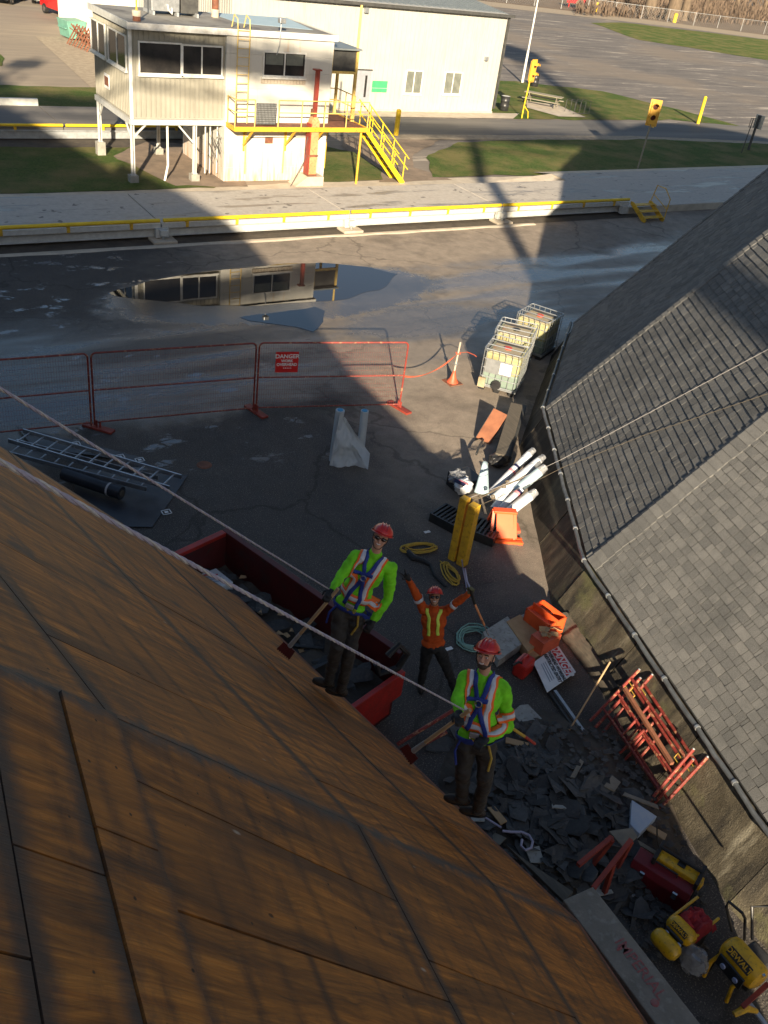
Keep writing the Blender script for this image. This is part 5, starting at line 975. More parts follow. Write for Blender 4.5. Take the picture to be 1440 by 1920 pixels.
# ------------------------------------------------------------------ yellow posts with tied ropes, wrapped rolls
T = thing('steel_post', 'yellow square post, rear one of the pair tied with ropes', 'post', G(850, 1047), 0, 'yellow square posts'); pb0 = G(849, 1048); MB().box(pb0 + Vector((.0, 0, .69)), (.15, .15, 1.38), Matrix.Rotation(radians(20), 3, 'Z')).build('post', 'yellow_paint', T, bevel=.01)
T = thing('steel_post', 'yellow square post, front one of the pair tied with ropes', 'post', G(864, 1060), 0, 'yellow square posts'); pb1 = G(866, 1058); MB().box(pb1 + Vector((0, 0, .67)), (.17, .17, 1.34), Matrix.Rotation(radians(20), 3, 'Z')).build('post', 'yellow_paint', T, bevel=.01)
def roll_bag(label, pa, za, pb, zb, r, ends=True, m_='wrap_white', marks=None):
    p, q = G(*pa, za), G(*pb, zb); T = thing('wrapped_roll', label, 'wrapped roll', p, 0, 'plastic wrapped rolls'); d = (q - p).normalized(); n = 14
    rs = [r * (1 + .05 * noise.noise(Vector((i * .7, r * 50, pa[0])))) for i in range(n)]; MB().tube([p.lerp(q, i / (n - 1)) for i in range(n)], rs, 14).build('roll', m_, T, smooth=True)
    if ends:
        m = MB(); L = .16; u = d.orthogonal().normalized(); w2 = d.cross(u)
        m.grid(lambda a_, b_: q + d * (L * b_) + (u * cos(2 * pi * a_) + w2 * sin(2 * pi * a_)) * (r * (1 - .25 * b_) * (1 + .35 * b_ * noise.noise(Vector((a_ * 9, b_ * 3, r * 30))))), 24, 5); m.build('plastic_end', 'wrap_clear', T, smooth=True)
    if marks:
        for (u0, mm_) in marks: a_ = p.lerp(q, u0); MB().cyl(a_, a_ + d * .06, r * 1.03, 14).build('print_band', mm_, T, smooth=True)
    return T, p, q
roll_bag('wrapped roll with clear loose plastic end, uppermost of the stack', (915, 930), .15, (992, 852), .75, .085, marks=[(.55, 'wrap_pink'), (.66, 'wrap_navy')]); roll_bag('wrapped roll half hidden behind the rope knots', (925, 935), .30, (1010, 864), .80, .085)
roll_bag('stubby pale blue roll end sticking up past the ropes', (962, 925), .35, (1012, 884), .80, .10, m_='sheet_blue'); roll_bag('slim wrapped roll with shaded side, second from the front', (924, 955), .20, (958, 915), .45, .075, False); roll_bag('wrapped roll with navy and pink tip next to the front roll', (930, 962), .16, (978, 918), .55, .075, False, marks=[(.86, 'wrap_navy'), (.78, 'wrap_pink')])
Tr, p_, q_ = roll_bag('front wrapped roll with faint printed lettering, thickest and whitest', (939, 972), .16, (994, 930), .58, .10)
# pale blue cone of rolled sheet and insulation bag
T = thing('rolled_sheet', 'pale blue sheet rolled to a tapering cone beside the yellow posts', 'rolled sheet', G(905, 925)); cb, ct = G(903, 925, .35), G(910, 866, .85); d = (ct - cb).normalized(); w_ = Vector((1, .3, 0)).cross(d).normalized(); x_ = d.cross(w_).normalized()
m = MB(); m.grid(lambda u, v: cb + d * (ct - cb).length * v + (x_ * cos(2 * pi * u * 1.05) * .19 + w_ * sin(2 * pi * u * 1.05) * .10) * (1 - .68 * v) * (1 + .1 * u), 30, 6); o = m.build('sheet', 'sheet_blue', T, smooth=True); so = o.modifiers.new('thickness', 'SOLIDIFY'); so.thickness = .004
T = thing('insulation_bag', 'torn clear plastic bag of white material with navy and pink print', 'bag', G(865, 915)); blobm(G(869, 912, .5), .19, .17, .17, 1).build('contents', 'wrap_white', T, smooth=True); blobm(G(858, 893, .55), .20, .15, .12, 6, 14, .5).build('torn_plastic', 'wrap_clear', T, smooth=True)
c = G(862, 905, .66); MB().box(c, (.08, .26, .004), Matrix.Rotation(radians(20), 3, 'Z') @ Matrix.Rotation(radians(-25), 3, 'Y')).build('print_band', 'wrap_navy', T); MB().box(c + Vector((.07, -.03, .01)), (.04, .24, .004), Matrix.Rotation(radians(20), 3, 'Z') @ Matrix.Rotation(radians(-10), 3, 'Y')).build('print_band', 'wrap_pink', T)
MB().bb(G(865, 915).x - .24, G(865, 915).x + .3, G(865, 915).y - .3, G(865, 915).y + .25, 0, .34).build('black_tub', 'black_plastic', T, bevel=.02)
# dark slotted crates under the posts
for (px, py, rz, lb) in ((852, 968, 20, 'dark slotted plastic crate left of the yellow posts'), (900, 985, 32, 'grey slotted plastic crate between the posts and orange stand')):
    c = G(px, py, .2); T = thing('slotted_crate', lb, 'crate', (c.x, c.y, 0), radians(rz), 'slotted plastic crates')
    for i in range(8): MB().bb(-.25, .25, -.36 + i * .09, -.315 + i * .09, .17, .20).build('slat', 'black_plastic', T, world=False)
    m = MB(); m.bb(-.28, -.25, -.40, .40, 0, .20); m.bb(.25, .28, -.40, .40, 0, .20); m.bb(-.25, .25, .36, .40, 0, .20); m.bb(-.25, .25, -.40, -.37, 0, .2); m.bb(-.02, .02, -.37, .36, .12, .165); m.build('body', 'drum_black', T, world=False)
# ropes from the post tops over the roof
TT = thing('tie_rope', 'thin rope running from the yellow posts up over the shingled roof, upper strand', 'rope', pb0, 0, 'tie ropes over the shingled roof')
def facet_pt(k, s, t, lift=.02): A, e, up, n, L = facet_frame(C2, RR2, H2, A2, 15, k, SL2); return A + e * s + up * t + n * lift
top0, top1 = pb0 + Vector((0, 0, 1.34)), pb1 + Vector((0, 0, 1.28))
def fhit(px, py, k, lift=.025): A, e, up, n, L = facet_frame(C2, RR2, H2, A2, 15, k, SL2); return hitp(px, py, A + n * lift, n)
MB().tube([top0, top0.lerp(fhit(1052, 862, 0, .1), .6) - Vector((0, 0, .05)), fhit(1052, 862, 0, .06), fhit(1200, 783, 0), fhit(1440, 655, 0), fhit(1500, 622, 0)], .0034, 6).build('strand', 'rope_white', TT)
TT = thing('tie_rope', 'thin dark rope from the yellow posts crossing the roof, lower strand', 'rope', pb1, 0, 'tie ropes over the shingled roof'); MB().tube([top1, top1.lerp(fhit(1056, 876, 0, .1), .6) - Vector((0, 0, .05)), fhit(1056, 876, 0, .06), fhit(1210, 815, 0), fhit(1330, 775, 0), fhit(1440, 738, 0), fhit(1500, 716, 0)], .004, 6).build('strand', 'rope_brown', TT)
for (a, c, lb) in ((top0 - Vector((0, 0, .05)), fhit(1040, 868, 0, .15), 'knotted brown rope lashing the yellow posts over the rolls'),):
    T = thing('lashing_rope', lb, 'rope', a)
    for j in range(3): MB().tube([a.lerp(c, u / 14) + Vector((0, 0, .04 * sin(u * 1.3 + j) - .02)) + Vector((.02 * cos(u + 2 * j), .02 * sin(u * .8 + j), 0)) for u in range(10)], .009, 6).build('strand', 'rope_brown', T)
    for (px, py) in ((945, 912), (952, 905), (925, 932), (886, 938)):
        q = G(px, py, 1.0 if px < 900 else .72); m = MB(); m.tube([q + Vector((.045 * cos(i * .9), .045 * sin(i * .9) * cos(i * .3), .03 * sin(i * .7))) for i in range(18)], .012, 6); m.build('knot', 'rope_brown', T)
# orange stand
q = G(935, 1000); T = thing('orange_stand', 'bright orange folded barricade stand with crossed feet', 'stand', (q.x, q.y, 0), radians(-28)); m = MB(); 
for y in (-.22, .22): MB().bb(-.42, .42, y - .03, y + .03, 0, .06).build('foot_bar', 'orange_plastic', T, world=False)
MB().bb(-.42, .42, -.36, -.30, 0, .06).build('foot_bar', 'orange_plastic', T, world=False)
for x in (-.22, .24): m = MB(); m.beam((x, -.28, .06), (x * .9, .0, .52), .05, .05); m.build('upright', 'orange_plastic', T, world=False); MB().beam((x, .24, .06), (x * .9, .03, .52), .05, .05).build('upright', 'orange_plastic', T, world=False)
m = MB(); m.prism([(-.12, -.30, .10), (.30, -.30, .10), (.26, -.02, .50), (-.14, -.02, .50)], (0, .05, .02)); m.build('panel', 'orange_plastic', T, bevel=.008, world=False); MB().bb(-.2, .26, -.06, .1, .50, .55).build('top_bar', 'orange_plastic', T, bevel=.01, world=False); MB().bb(.26, .4, -.1, .18, .1, .16).build('clip', 'orange_paint', T, world=False)
# ------------------------------------------------------------------ rope coils, hose, litter
def coil(label, c, rx, ry, rz, n, r, m_, tail=None, seed=0):
    T = thing('rope_coil', label, 'rope coil', c, 0); rs = random.Random(seed); pts = []; Rm = Matrix.Rotation(rz, 3, 'Z')
    for i in range(n * 12): a = i / 12 * 2 * pi; k = 1 + rs.uniform(-.06, .06) + .18 * sin(i / 12 * 1.7 + seed); pts.append(Vector(c) + Rm @ Vector((rx * k * cos(a) + rs.uniform(-.01, .01) + .04 * sin(i * .11), ry * k * sin(a) + .03 * cos(i * .07), 0)) + Vector((0, 0, r + .05 * i / (n * 12) + .01)))
    if tail: pts += [Vector(t) for t in tail]
    MB().tube(pts, r, 6).build('coil', m_, T, smooth=True); return T
coil('coil of yellow rope farther from the orange worker, lying flattened', G(785, 1030), .32, .13, radians(-15), 7, .012, 'rope_yellow', seed=1); coil('looped yellow rope hank close behind the yellow posts', G(845, 1078), .10, .30, radians(-14), 6, .013, 'rope_yellow', [G(825, 1052, .02), G(838, 1060, .02)], seed=2)
coil('loose pile of pale green rope near the orange worker', G(888, 1200), .30, .24, radians(20), 8, .012, 'rope_green', [G(915, 1190, .02), G(935, 1215, .02), G(925, 1240, .02)], seed=4)
T = thing('black_hose', 'old black hose snaking past the yellow rope coils', 'hose', G(790, 1050)); MB().tube([G(x, y, .03) for x, y in ((765, 1035), (775, 1046), (795, 1052), (808, 1060), (815, 1078), (828, 1092), (836, 1100))], [.06, .07, .05, .035, .03, .025, .02], 8).build('hose', 'rubber', T, smooth=True)
T = thing('safety_rope', 'pink and white rope hanging from the yellow post to the ground', 'rope', G(868, 1062)); MB().tube([G(866, 1050, .35), G(868, 1065, .1), G(872, 1085, .03), G(876, 1108, .03)], .014, 6).build('rope', 'rope_purple', T, smooth=True)
for px, py, lb in ((801, 997, 'scrap of white paper on the asphalt left of the yellow posts'), (842, 1216, 'crumpled white paper scrap at the orange worker knee')): c = G(px, py, .02); T = thing('paper_scrap', lb, 'litter', c); m = MB(); m.slab(lambda u, v: c + Vector(((u - .5) * .13, (v - .5) * .07, .015 * noi((u * 4, v * 4, px)))), 5, 4, (0, 0, .002)); m.build('paper', 'sign_white', T)
T = thing('drain_cover', 'small round drain mark in the shaded asphalt', 'drain', G(383, 872)); MB().lathe([(0, .012), (.13, .012), (.14, .005), (.16, .002)], 20, G(383, 872)).build('cover', 'rust', T)
# slab of paler concrete by the yellow ropes
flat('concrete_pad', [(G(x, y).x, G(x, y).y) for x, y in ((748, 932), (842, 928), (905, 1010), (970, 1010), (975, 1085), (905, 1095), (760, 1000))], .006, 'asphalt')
# ------------------------------------------------------------------ boards, boxes, gas can, danger board
def board(name, label, cat, px, z, th, m_, group=None, tilt=(0, 0), m2=None):
    P = [G(x, y, z) for x, y in px]; c = sum(P, Vector()) / 4; T = thing(name, label, cat, (c.x, c.y, 0), 0, group)
    P = [p + Vector((0, 0, tilt[0] * (p.x - c.x) + tilt[1] * (p.y - c.y))) for p in P]; MB().prism(P, (0, 0, -th)).build('board', m_, T, bevel=.004); return T, P
board('foam_board', 'thick speckled grey insulation board behind the red helmet worker', 'board', [(905, 1185), (952, 1155), (984, 1203), (935, 1238)], .20, .16, 'board_grey'); board('cardboard_sheet', 'brown cardboard box flat between grey board and orange bin', 'cardboard', [(950, 1165), (975, 1152), (1025, 1195), (990, 1222)], .22, .2, 'cardboard'); board('cardboard_sheet', 'longer brown cardboard box lying under the orange bin', 'cardboard', [(975, 1178), (1010, 1160), (1048, 1205), (992, 1240)], .14, .13, 'cardboard')
board('foam_board', 'small grey board edge behind the orange bin', 'board', [(965, 1158), (990, 1148), (1010, 1165), (985, 1180)], .20, .1, 'board_grey')
cB = (G(995, 1150, .0) + G(1045, 1190, 0)) / 2; q = G(1018, 1172, .2); T = thing('orange_bin', 'bright orange tool bin with divided open top holding scraps', 'bin', (q.x, q.y, .14), radians(8)); bw, bd, bh = .22, .27, .34
MB().bb(-bw, bw, -bd, bd, 0, .03).build('bottom', 'orange_plastic', T, world=False)
for a_ in ((-bw, -bw + .02, -bd, bd), (bw - .02, bw, -bd, bd), (-bw, bw, bd - .02, bd), (-bw, bw, -bd, -bd + .02)): MB().bb(*a_, .03, bh).build('side', 'orange_plastic', T, world=False)
MB().bb(-bw + .02, -.03, -bd + .02, bd - .02, bh - .10, bh - .08).build('tray', 'orange_paint', T, world=False); MB().bb(-.05, -.03, -bd, bd, .03, bh + .05).build('divider', 'orange_plastic', T, world=False); MB().bb(-.03, bw - .02, 0, bd - .02, .03, .24).build('black_case', 'black_plastic', T, world=False)
q = G(1022, 1200, .28); T = thing('scrap_box', 'orange carton full of torn brown cardboard scraps below the bin', 'box', (q.x, q.y, 0), radians(8)); MB().bb(-.22, .22, -.14, .14, .14, .40).build('carton', 'orange_paint', T, world=False)
for i in range(9): c = Vector((random.uniform(-.12, .22), random.uniform(-.1, .12), .42 + random.uniform(0, .05))); MB().box(c, (random.uniform(.06, .14), random.uniform(.05, .1), .01), Matrix.Rotation(random.random() * 3, 3, 'Z') @ Matrix.Rotation(random.uniform(-.6, .6), 3, 'X')).build('cardboard_scrap', 'cardboard', T, world=False)
c = G(1040, 1175, .4); MB().box(c, (.2, .26, .012), Matrix.Rotation(.4, 3, 'Z') @ Matrix.Rotation(.5, 3, 'Y')).build('flap', 'cardboard', T)
q = G(978, 1262, .0); T = thing('fuel_can', 'red plastic fuel can with black handle behind the front worker', 'fuel can', (q.x, q.y, 0), radians(20)); MB().bb(-.17, .17, -.12, .12, 0, .30).build('body', 'gas_red', T, bevel=.05, world=False); MB().tube([(-.12, 0, .29), (-.08, 0, .36), (.06, 0, .36), (.1, 0, .29)], .018, 8).build('handle', 'gas_red', T, world=False, smooth=True); MB().tube([(-.12, 0, .30), (-.2, .02, .36), (-.34, .05, .36)], .02, 8).build('spout', 'rubber', T, world=False)
T, P = board('danger_board', 'white danger board with red DANGER panel lying beside the fuel can', 'sign', [(1000, 1242), (1046, 1209), (1080, 1260), (1026, 1298)], .14, .012, 'sign_white')
ex = (P[1] - P[0]).normalized(); 
Wd = (P[1] - P[0]).length; Hd = (P[3] - P[0]).length; rx = (P[2] - P[1]).normalized(); ry = -(P[3] - P[2]).normalized(); ry = (P[1] - P[0]).normalized()
def onb(u, v): return P[0].lerp(P[3], u).lerp(P[1].lerp(P[2], u), v) + Vector((0, 0, .004))
MB().prism([onb(.06, .70), onb(.94, .70), onb(.94, .93), onb(.06, .93)], (0, 0, .001)).build('red_panel', 'sign_red', T)
X_ = (onb(1, .5) - onb(0, .5)); Y_ = (onb(.5, 1) - onb(.5, 0)); 
text('DANGER', Y_.length * .27, frameM(onb(.5, .815) + Vector((0, 0, .003)), X_, Y_), 'sign_white', T, bold=.004, sx=.92); text('OVERHEAD WORKING', Y_.length * .125, frameM(onb(.5, .60) + Vector((0, 0, .003)), X_, Y_), 'sign_black', T, bold=.002, sx=.74); text('RESTRICTED ENTRY', Y_.length * .125, frameM(onb(.5, .46) + Vector((0, 0, .003)), X_, Y_), 'sign_black', T, bold=.002, sx=.8)
for v in (.33, .26, .19): MB().prism([onb(.2, v), onb(.8, v), onb(.8, v + .025), onb(.2, v + .025)], (0, 0, .001)).build('print_line', 'door_grey', T)
# tarp edge along the wall foot
m = MB(); m.grid(lambda u, v: G(lerp(1025, 1130, u), lerp(1165, 1300, u), .0).lerp(G(lerp(1062, 1160, u), lerp(1150, 1290, u), .35), v) + Vector((0, 0, .03 + .04 * noi((u * 9, v * 2, 0)) + .03 * noi((u * 25, v * 3, 4)))), 40, 6); T = thing('torn_tarp', 'crumpled brown tarp draped along the foot of the concrete wall', 'tarp', G(1080, 1240)); m.build('tarp', 'plank_dark', T, smooth=True)
# planks and boards on the ground
board('plywood_board', 'pale grey board lying between the front worker and the shingle heap', 'board', [(960, 1335), (975, 1322), (1040, 1385), (1020, 1412)], .10, .02, 'board_grey'); board('plywood_board', 'long dull wooden board under the front worker shovel', 'board', [(930, 1340), (958, 1348), (1030, 1432), (1000, 1450)], .06, .02, 'wood_pale'); board('plywood_board', 'tapering grey board end pointing at the broom', 'board', [(975, 1322), (990, 1320), (1056, 1388), (1040, 1390)], .07, .02, 'board_grey')
# broom leaning on the wall, scaffold frames
T = thing('push_broom', 'push broom with pale wooden handle leaning across the wall', 'broom', G(1062, 1380)); p = G(1062, 1378, .08); q = G(1144, 1241, .95); MB().cyl(p, q, .014, 8).build('handle', 'wood_raw', T, smooth=True); d = Vector((.5, -.4, 0)).normalized(); MB().beam(p - d * .3, p + d * .3, .07, .06).build('head', 'wood_pale', T); MB().beam(p - d * .29 - Vector((0, 0, .05)), p + d * .29 - Vector((0, 0, .05)), .06, .05).build('bristles', 'dark_trim', T)
T = thing('steel_rail', 'thin steel rail lying along the wall foot behind the broom', 'rail', G(1070, 1320)); MB().beam(G(1040, 1296, .1), G(1098, 1378, .1), .05, .05).build('rail', 'galvanised', T); MB().beam(G(1030, 1300, .05), G(1088, 1384, .05), .03, .05).build('rail', 'dark_trim', T)
def scaff(label, px, zl, seed):
    """welded frame: px = lower-left, upper-left, upper-right, lower-right corners"""
    A_, B_, Cc, Dd = [G(x, y, z) for (x, y), z in zip(px, zl)]; T = thing('scaffold_frame', label, 'scaffold frame', A_, 0, 'stacked red scaffold frames'); r = .025
    def P(u, v): return A_.lerp(Dd, u).lerp(B_.lerp(Cc, u), v)
    for u in (0, 1): MB().tube([P(u, -.02), P(u, 1.0)], r, 8).build('upright', 'red_tube', T, smooth=True)
    MB().tube([P(0, .84), P(1, .84)], r * .95, 8).build('crossbar', 'red_tube', T, smooth=True); MB().tube([P(0, .25), P(1, .25)], r * .9, 8).build('crossbar', 'red_tube', T, smooth=True)
    MB().tube([P(.0, .55), P(1, .55)], r * .8, 8).build('crossbar', 'red_tube', T, smooth=True); MB().tube([P(.36, .25), P(.36, .84)], r * .8, 8).build('inner_post', 'red_tube', T, smooth=True)
    for u in (0, 1): MB().cyl(P(u, .93), P(u, 1.02), r * .8, 8).build('socket', 'galvanised', T, smooth=True); MB().tube([P(u, .78), P(u + (.09 if u == 0 else -.09), .78), P(u + (.09 if u == 0 else -.09), .70), P(u, .70)], .008, 6).build('lock_pin', 'rope_yellow', T)
    return T
scaff('front red scaffold frame, tubes farthest from the wall', [(1108, 1350), (1198, 1256), (1300, 1405), (1215, 1505)], (.10, .90, .90, .10), 1)
scaff('middle red scaffold frame of the leaning stack', [(1118, 1362), (1200, 1272), (1299, 1424), (1222, 1512)], (.06, .82, .82, .06), 2); scaff('rear red scaffold frame lying closest to the concrete wall', [(1130, 1374), (1222, 1266), (1326, 1420), (1228, 1526)], (.03, .84, .84, .03), 3)
for i, (a_, c_, z0, z1, lb) in enumerate((((1162, 1412), (1215, 1362), .12, .66, 'short red brace tube, upper one inside the frames'), ((1172, 1424), (1208, 1385), .1, .5, 'short red brace tube, lower one inside the frames'), ((1186, 1436), (1242, 1372), .08, .6, 'short red brace tube nearest the frame middle'))): T = thing('brace_tube', lb, 'tube', G(*a_), 0, 'loose red brace tubes'); MB().tube([G(*a_, z0), G(*c_, z1)], .022, 8).build('tube', 'red_tube', T, smooth=True)
T = thing('steel_channel', 'brown steel channel lying across the stacked scaffold frames', 'steel channel', G(1170, 1290)); MB().beam(G(1172, 1292, .86), G(1260, 1432, .84), .055, .05).build('channel', 'beam_rust', T)
# ------------------------------------------------------------------ heap of torn shingles
hp = [(925, 1395), (1010, 1385), (1075, 1385), (1110, 1440), (1165, 1500), (1205, 1555), (1170, 1640), (1150, 1700), (1080, 1660), (1010, 1600), (930, 1530), (880, 1480)]
HC = G(1050, 1500)
def heap_z(p): d = (Vector((p.x, p.y)) - Vector((HC.x, HC.y))).length; return max(0, .34 * (1 - (d / 1.75) ** 2)) * (1 + .35 * noi((p.x * 1.8, p.y * 1.8, 0))) 
m = MB(); m.grid(lambda u, v: (lambda p: Vector((p.x, p.y, heap_z(p) + .03 * noi((p.x * 7, p.y * 7, 2)) - .02)))(Vector((HC.x - 2.3 + 4.6 * u, HC.y - 2.4 + 4.8 * v, 0))), 60, 60); tag(m.build('debris_mound', 'dark_dirt'), kind='stuff')
def poly_in(px, py, poly):
    c = False; j = len(poly) - 1
    for i in range(len(poly)):
        if (poly[i][1] > py) != (poly[j][1] > py) and px < (poly[j][0] - poly[i][0]) * (py - poly[i][1]) / (poly[j][1] - poly[i][1]) + poly[i][0]: c = not c
        j = i
    return c
rs = random.Random(12); protos = []
for k in range(12):
    m = MB(); w_, h_ = (rs.uniform(.12, .34), rs.uniform(.08, .24)) if k % 3 else (rs.uniform(.4, .62), rs.uniform(.16, .3)); n = 9; pts = []
    for i in range(n): a = 2 * pi * i / n; rr = 1 + rs.uniform(-.28, .12); x = max(-1, min(1, 1.35 * cos(a))) * w_ / 2 * rr; y = max(-1, min(1, 1.35 * sin(a))) * h_ / 2 * rr; pts.append((x, y, .03 * noi((x * 8, y * 8, k))))
    m.prism(pts, (0, 0, .006)); protos.append(m.mesh('shingle_scrap', 'scrap'))
cnt = 0
while cnt < 290:
    px, py = rs.uniform(820, 1225), rs.uniform(1370, 1730)
    if cnt > 215:
        g_ = G(px, py)
        if (Vector((g_.x, g_.y)) - Vector(C1)).length < 24.1 or (Vector((g_.x, g_.y)) - Vector(C2)).length < 22.8: continue
    elif not poly_in(px, py, hp): continue
    p = G(px, py, .15); z = heap_z(p) + rs.uniform(.01, .07); p = G(px, py, z); o = bpy.data.objects.new('shingle_scrap', rs.choice(protos)); COL.objects.link(o)
    o.matrix_world = Matrix.Translation(p) @ Matrix.Rotation(rs.uniform(0, 6.28), 4, 'Z') @ Matrix.Rotation(rs.uniform(-.45, .45), 4, 'X') @ Matrix.Rotation(rs.uniform(-.4, .4), 4, 'Y')
    tag(o, 'torn grey shingle scrap in the heap between the two domes', 'shingle scrap', 'torn shingle scraps in the heap'); cnt += 1
m = MB()
for i in range(1500):
    px, py = rs.uniform(850, 1330), rs.uniform(1370, 1800); p = G(px, py, .02)
    if (Vector((p.x, p.y)) - Vector(C1)).length < 24.0 or (Vector((p.x, p.y)) - Vector(C2)).length < 22.5: continue
    s = rs.uniform(.02, .07); a = rs.uniform(0, 6.28); z = heap_z(p) + .02; c = Vector((p.x, p.y, z)); q = [c + Vector((cos(a + j * pi / 2) * s * rs.uniform(.6, 1.3), sin(a + j * pi / 2) * s, rs.uniform(0, .03))) for j in range(4)]; m.prism(q, (0, 0, .005))
tag(m.build('rubble', 'scrap_field'), kind='stuff')
board('shingle_bundle', 'white torn wrapper end of a shingle bundle at the heap edge', 'wrapper', [(1184, 1502), (1232, 1530), (1200, 1562), (1182, 1545)], .42, .10, 'paper_blue', tilt=(0, .1)); board('wood_offcut', 'pale square plywood offcut on the sawhorse', 'board', [(1142, 1558), (1185, 1552), (1196, 1568), (1172, 1592)], .62, .02, 'wood_pale')
board('plywood_board', 'dark plank edge under the plywood dome eave', 'board', [(945, 1580), (985, 1612), (1075, 1672), (1058, 1690)], .9, .05, 'plank_dark')
T = thing('sawhorse', 'battered red folding sawhorse standing in the shingle scraps', 'sawhorse', G(1150, 1620)); 
for a_, c_, z0, z1 in (((1084, 1622), (1147, 1570), .68, .74), ((1148, 1574), (1100, 1634), .74, .1), ((1183, 1575), (1112, 1666), .74, .62), ((1150, 1620), (1132, 1678), .70, .1), ((1183, 1578), (1150, 1640), .74, .12)): MB().beam(G(*a_, z0), G(*c_, z1), .055, .055).build('leg' if z1 < .3 else 'rail', 'red_primer', T)
offp = [MB().prism([(0, 0, 0), (L_, .01, .0), (L_ - .03, w_, 0), (.02, w_ * .9, 0)], (0, 0, -.018)).mesh('wood_offcut', mm_) for L_, w_, mm_ in ((.5, .07, 'wood_pale'), (.3, .16, 'wood_pale'), (.7, .05, 'plank_dark'), (.35, .12, 'cardboard'), (.22, .2, 'board_grey'))]
for i in range(24):
    px, py = rs.uniform(900, 1260), rs.uniform(1370, 1700)
    p = G(px, py, .1)
    if (Vector((p.x, p.y)) - Vector(C1)).length < 24.1 or (Vector((p.x, p.y)) - Vector(C2)).length < 22.7: continue
    o = bpy.data.objects.new('wood_offcut', offp[i % 5]); COL.objects.link(o); o.matrix_world = Matrix.Translation((p.x, p.y, heap_z(p) + rs.uniform(.05, .10))) @ Matrix.Rotation(rs.uniform(0, 6.28), 4, 'Z') @ Matrix.Rotation(rs.uniform(-.25, .25), 4, 'Y'); tag(o, 'small board offcut lying loose in the torn shingle heap', 'offcut', 'board offcuts in the shingle heap')
# rope ends at the eave
T = thing('safety_rope', 'purple white rope end curling into a hook near the eave', 'rope', G(980, 1570)); MB().tube([G(x, y, .9) for x, y in ((878, 1512), (905, 1530), (940, 1552))], .013, 8).build('rope', 'rope_purple', T, smooth=True); MB().tube([G(x, y, 1.0) for x, y in ((942, 1558), (960, 1560), (978, 1560), (992, 1566), (999, 1578), (996, 1590), (985, 1594), (977, 1586), (979, 1574))], .015, 8).build('rope_end', 'rope_purple', T, smooth=True)
# concrete beam with sprayed lettering
P4 = [G(1056, 1687, 1.28), G(1112, 1662, 1.28), G(1345, 1960, 1.28), G(1225, 1960, 1.28)]; P4[3] = P4[0] + (P4[2] - P4[1]).normalized() * ((P4[2] - P4[1]).length)
T = thing('concrete_beam', 'long concrete beam end with red sprayed lettering below the plywood eave', 'beam', (P4[0].x, P4[0].y, 0)); MB().prism(P4, (0, 0, -.22)).build('beam', 'concrete_beam', T, bevel=.012); 
dn = (P4[2] - P4[1]).normalized(); ac = (P4[1] - P4[0]); ac = (ac - dn * ac.dot(dn)).normalized(); mp = G(1200, 1815, 1.285)
text('IMPERIAL', .18, frameM(mp, dn, ac), 'spray_red', T, bold=.001, sx=.95, ext=.0006); blobm(G(1228, 1880, 1.283), .05, .04, .004, 2, 8).build('paint_blot', 'spray_red', T); blobm(G(1162, 1778, 1.283), .045, .018, .004, 5, 8).build('paint_blot', 'spray_red', T)
for u in (.3, .8): p = P4[1].lerp(P4[2], u) - Vector((0, 0, .2)) - ac * .2; MB().bb(p.x - .1, p.x + .1, p.y - .1, p.y + .1, 0, p.z).build('support_post', 'plank_dark', T)
# ------------------------------------------------------------------ tools
q = G(1240, 1648, .18); T = thing('toolbox', 'dark red metal toolbox in the shade next to the yellow radio', 'toolbox', (q.x, q.y, 0), radians(22)); MB().bb(-.17, .17, -.38, .38, 0, .26).build('body', 'tool_red', T, bevel=.01, world=False); m = MB(); m.prism([(-.18, -.39, .265), (.18, -.39, .265), (.12, -.39, .36), (-.12, -.39, .36)], (0, .78, 0)); m.build('lid', 'tool_red', T, bevel=.01, world=False); MB().tube([(0, -.15, .36), (0, -.15, .41), (0, .15, .41), (0, .15, .36)], .012, 6).build('handle', 'drum_black', T, world=False)
for y in (-.22, .22): MB().bb(-.20, -.17, y - .03, y + .03, .2, .3).build('latch', 'chrome', T, world=False)
q = G(1268, 1632, .3); T = thing('yellow_jobsite_radio', 'yellow and black jobsite radio with roll bars and aerial against the wall', 'radio', (q.x, q.y, .12), radians(22)); MB().bb(-.11, .11, -.26, .26, .02, .32).build('body', 'compressor_yellow', T, bevel=.03, world=False); MB().bb(-.04, .05, -.08, .02, .32, .335).build('display', 'panel_black', T, world=False)
for y in (-.28, .28): MB().tube([(-.16, y, 0), (-.16, y, .34), (.16, y, .34), (.16, y, 0)], .026, 8, closed=True).build('roll_bar', 'rubber', T, world=False, smooth=True)
MB().tube([(.04, -.28, .36), (.04, .28, .36)], .022, 8).build('handle_bar', 'rubber', T, world=False, smooth=True); MB().lathe([(0, 0), (.09, 0), (.09, .05), (0, .07)], 16, (0, -.28, .2), Matrix.Rotation(radians(90), 3, 'X')).build('speaker', 'compressor_yellow', T, world=False); MB().tube([(.0, .28, .34), (.0, .36, .5), (-.05, .42, .75)], .009, 6).build('aerial', 'rubber', T, world=False); MB().tube([(.1, -.3, .1), (.16, -.4, .12)], .02, 8).build('plug', 'rubber', T, world=False)
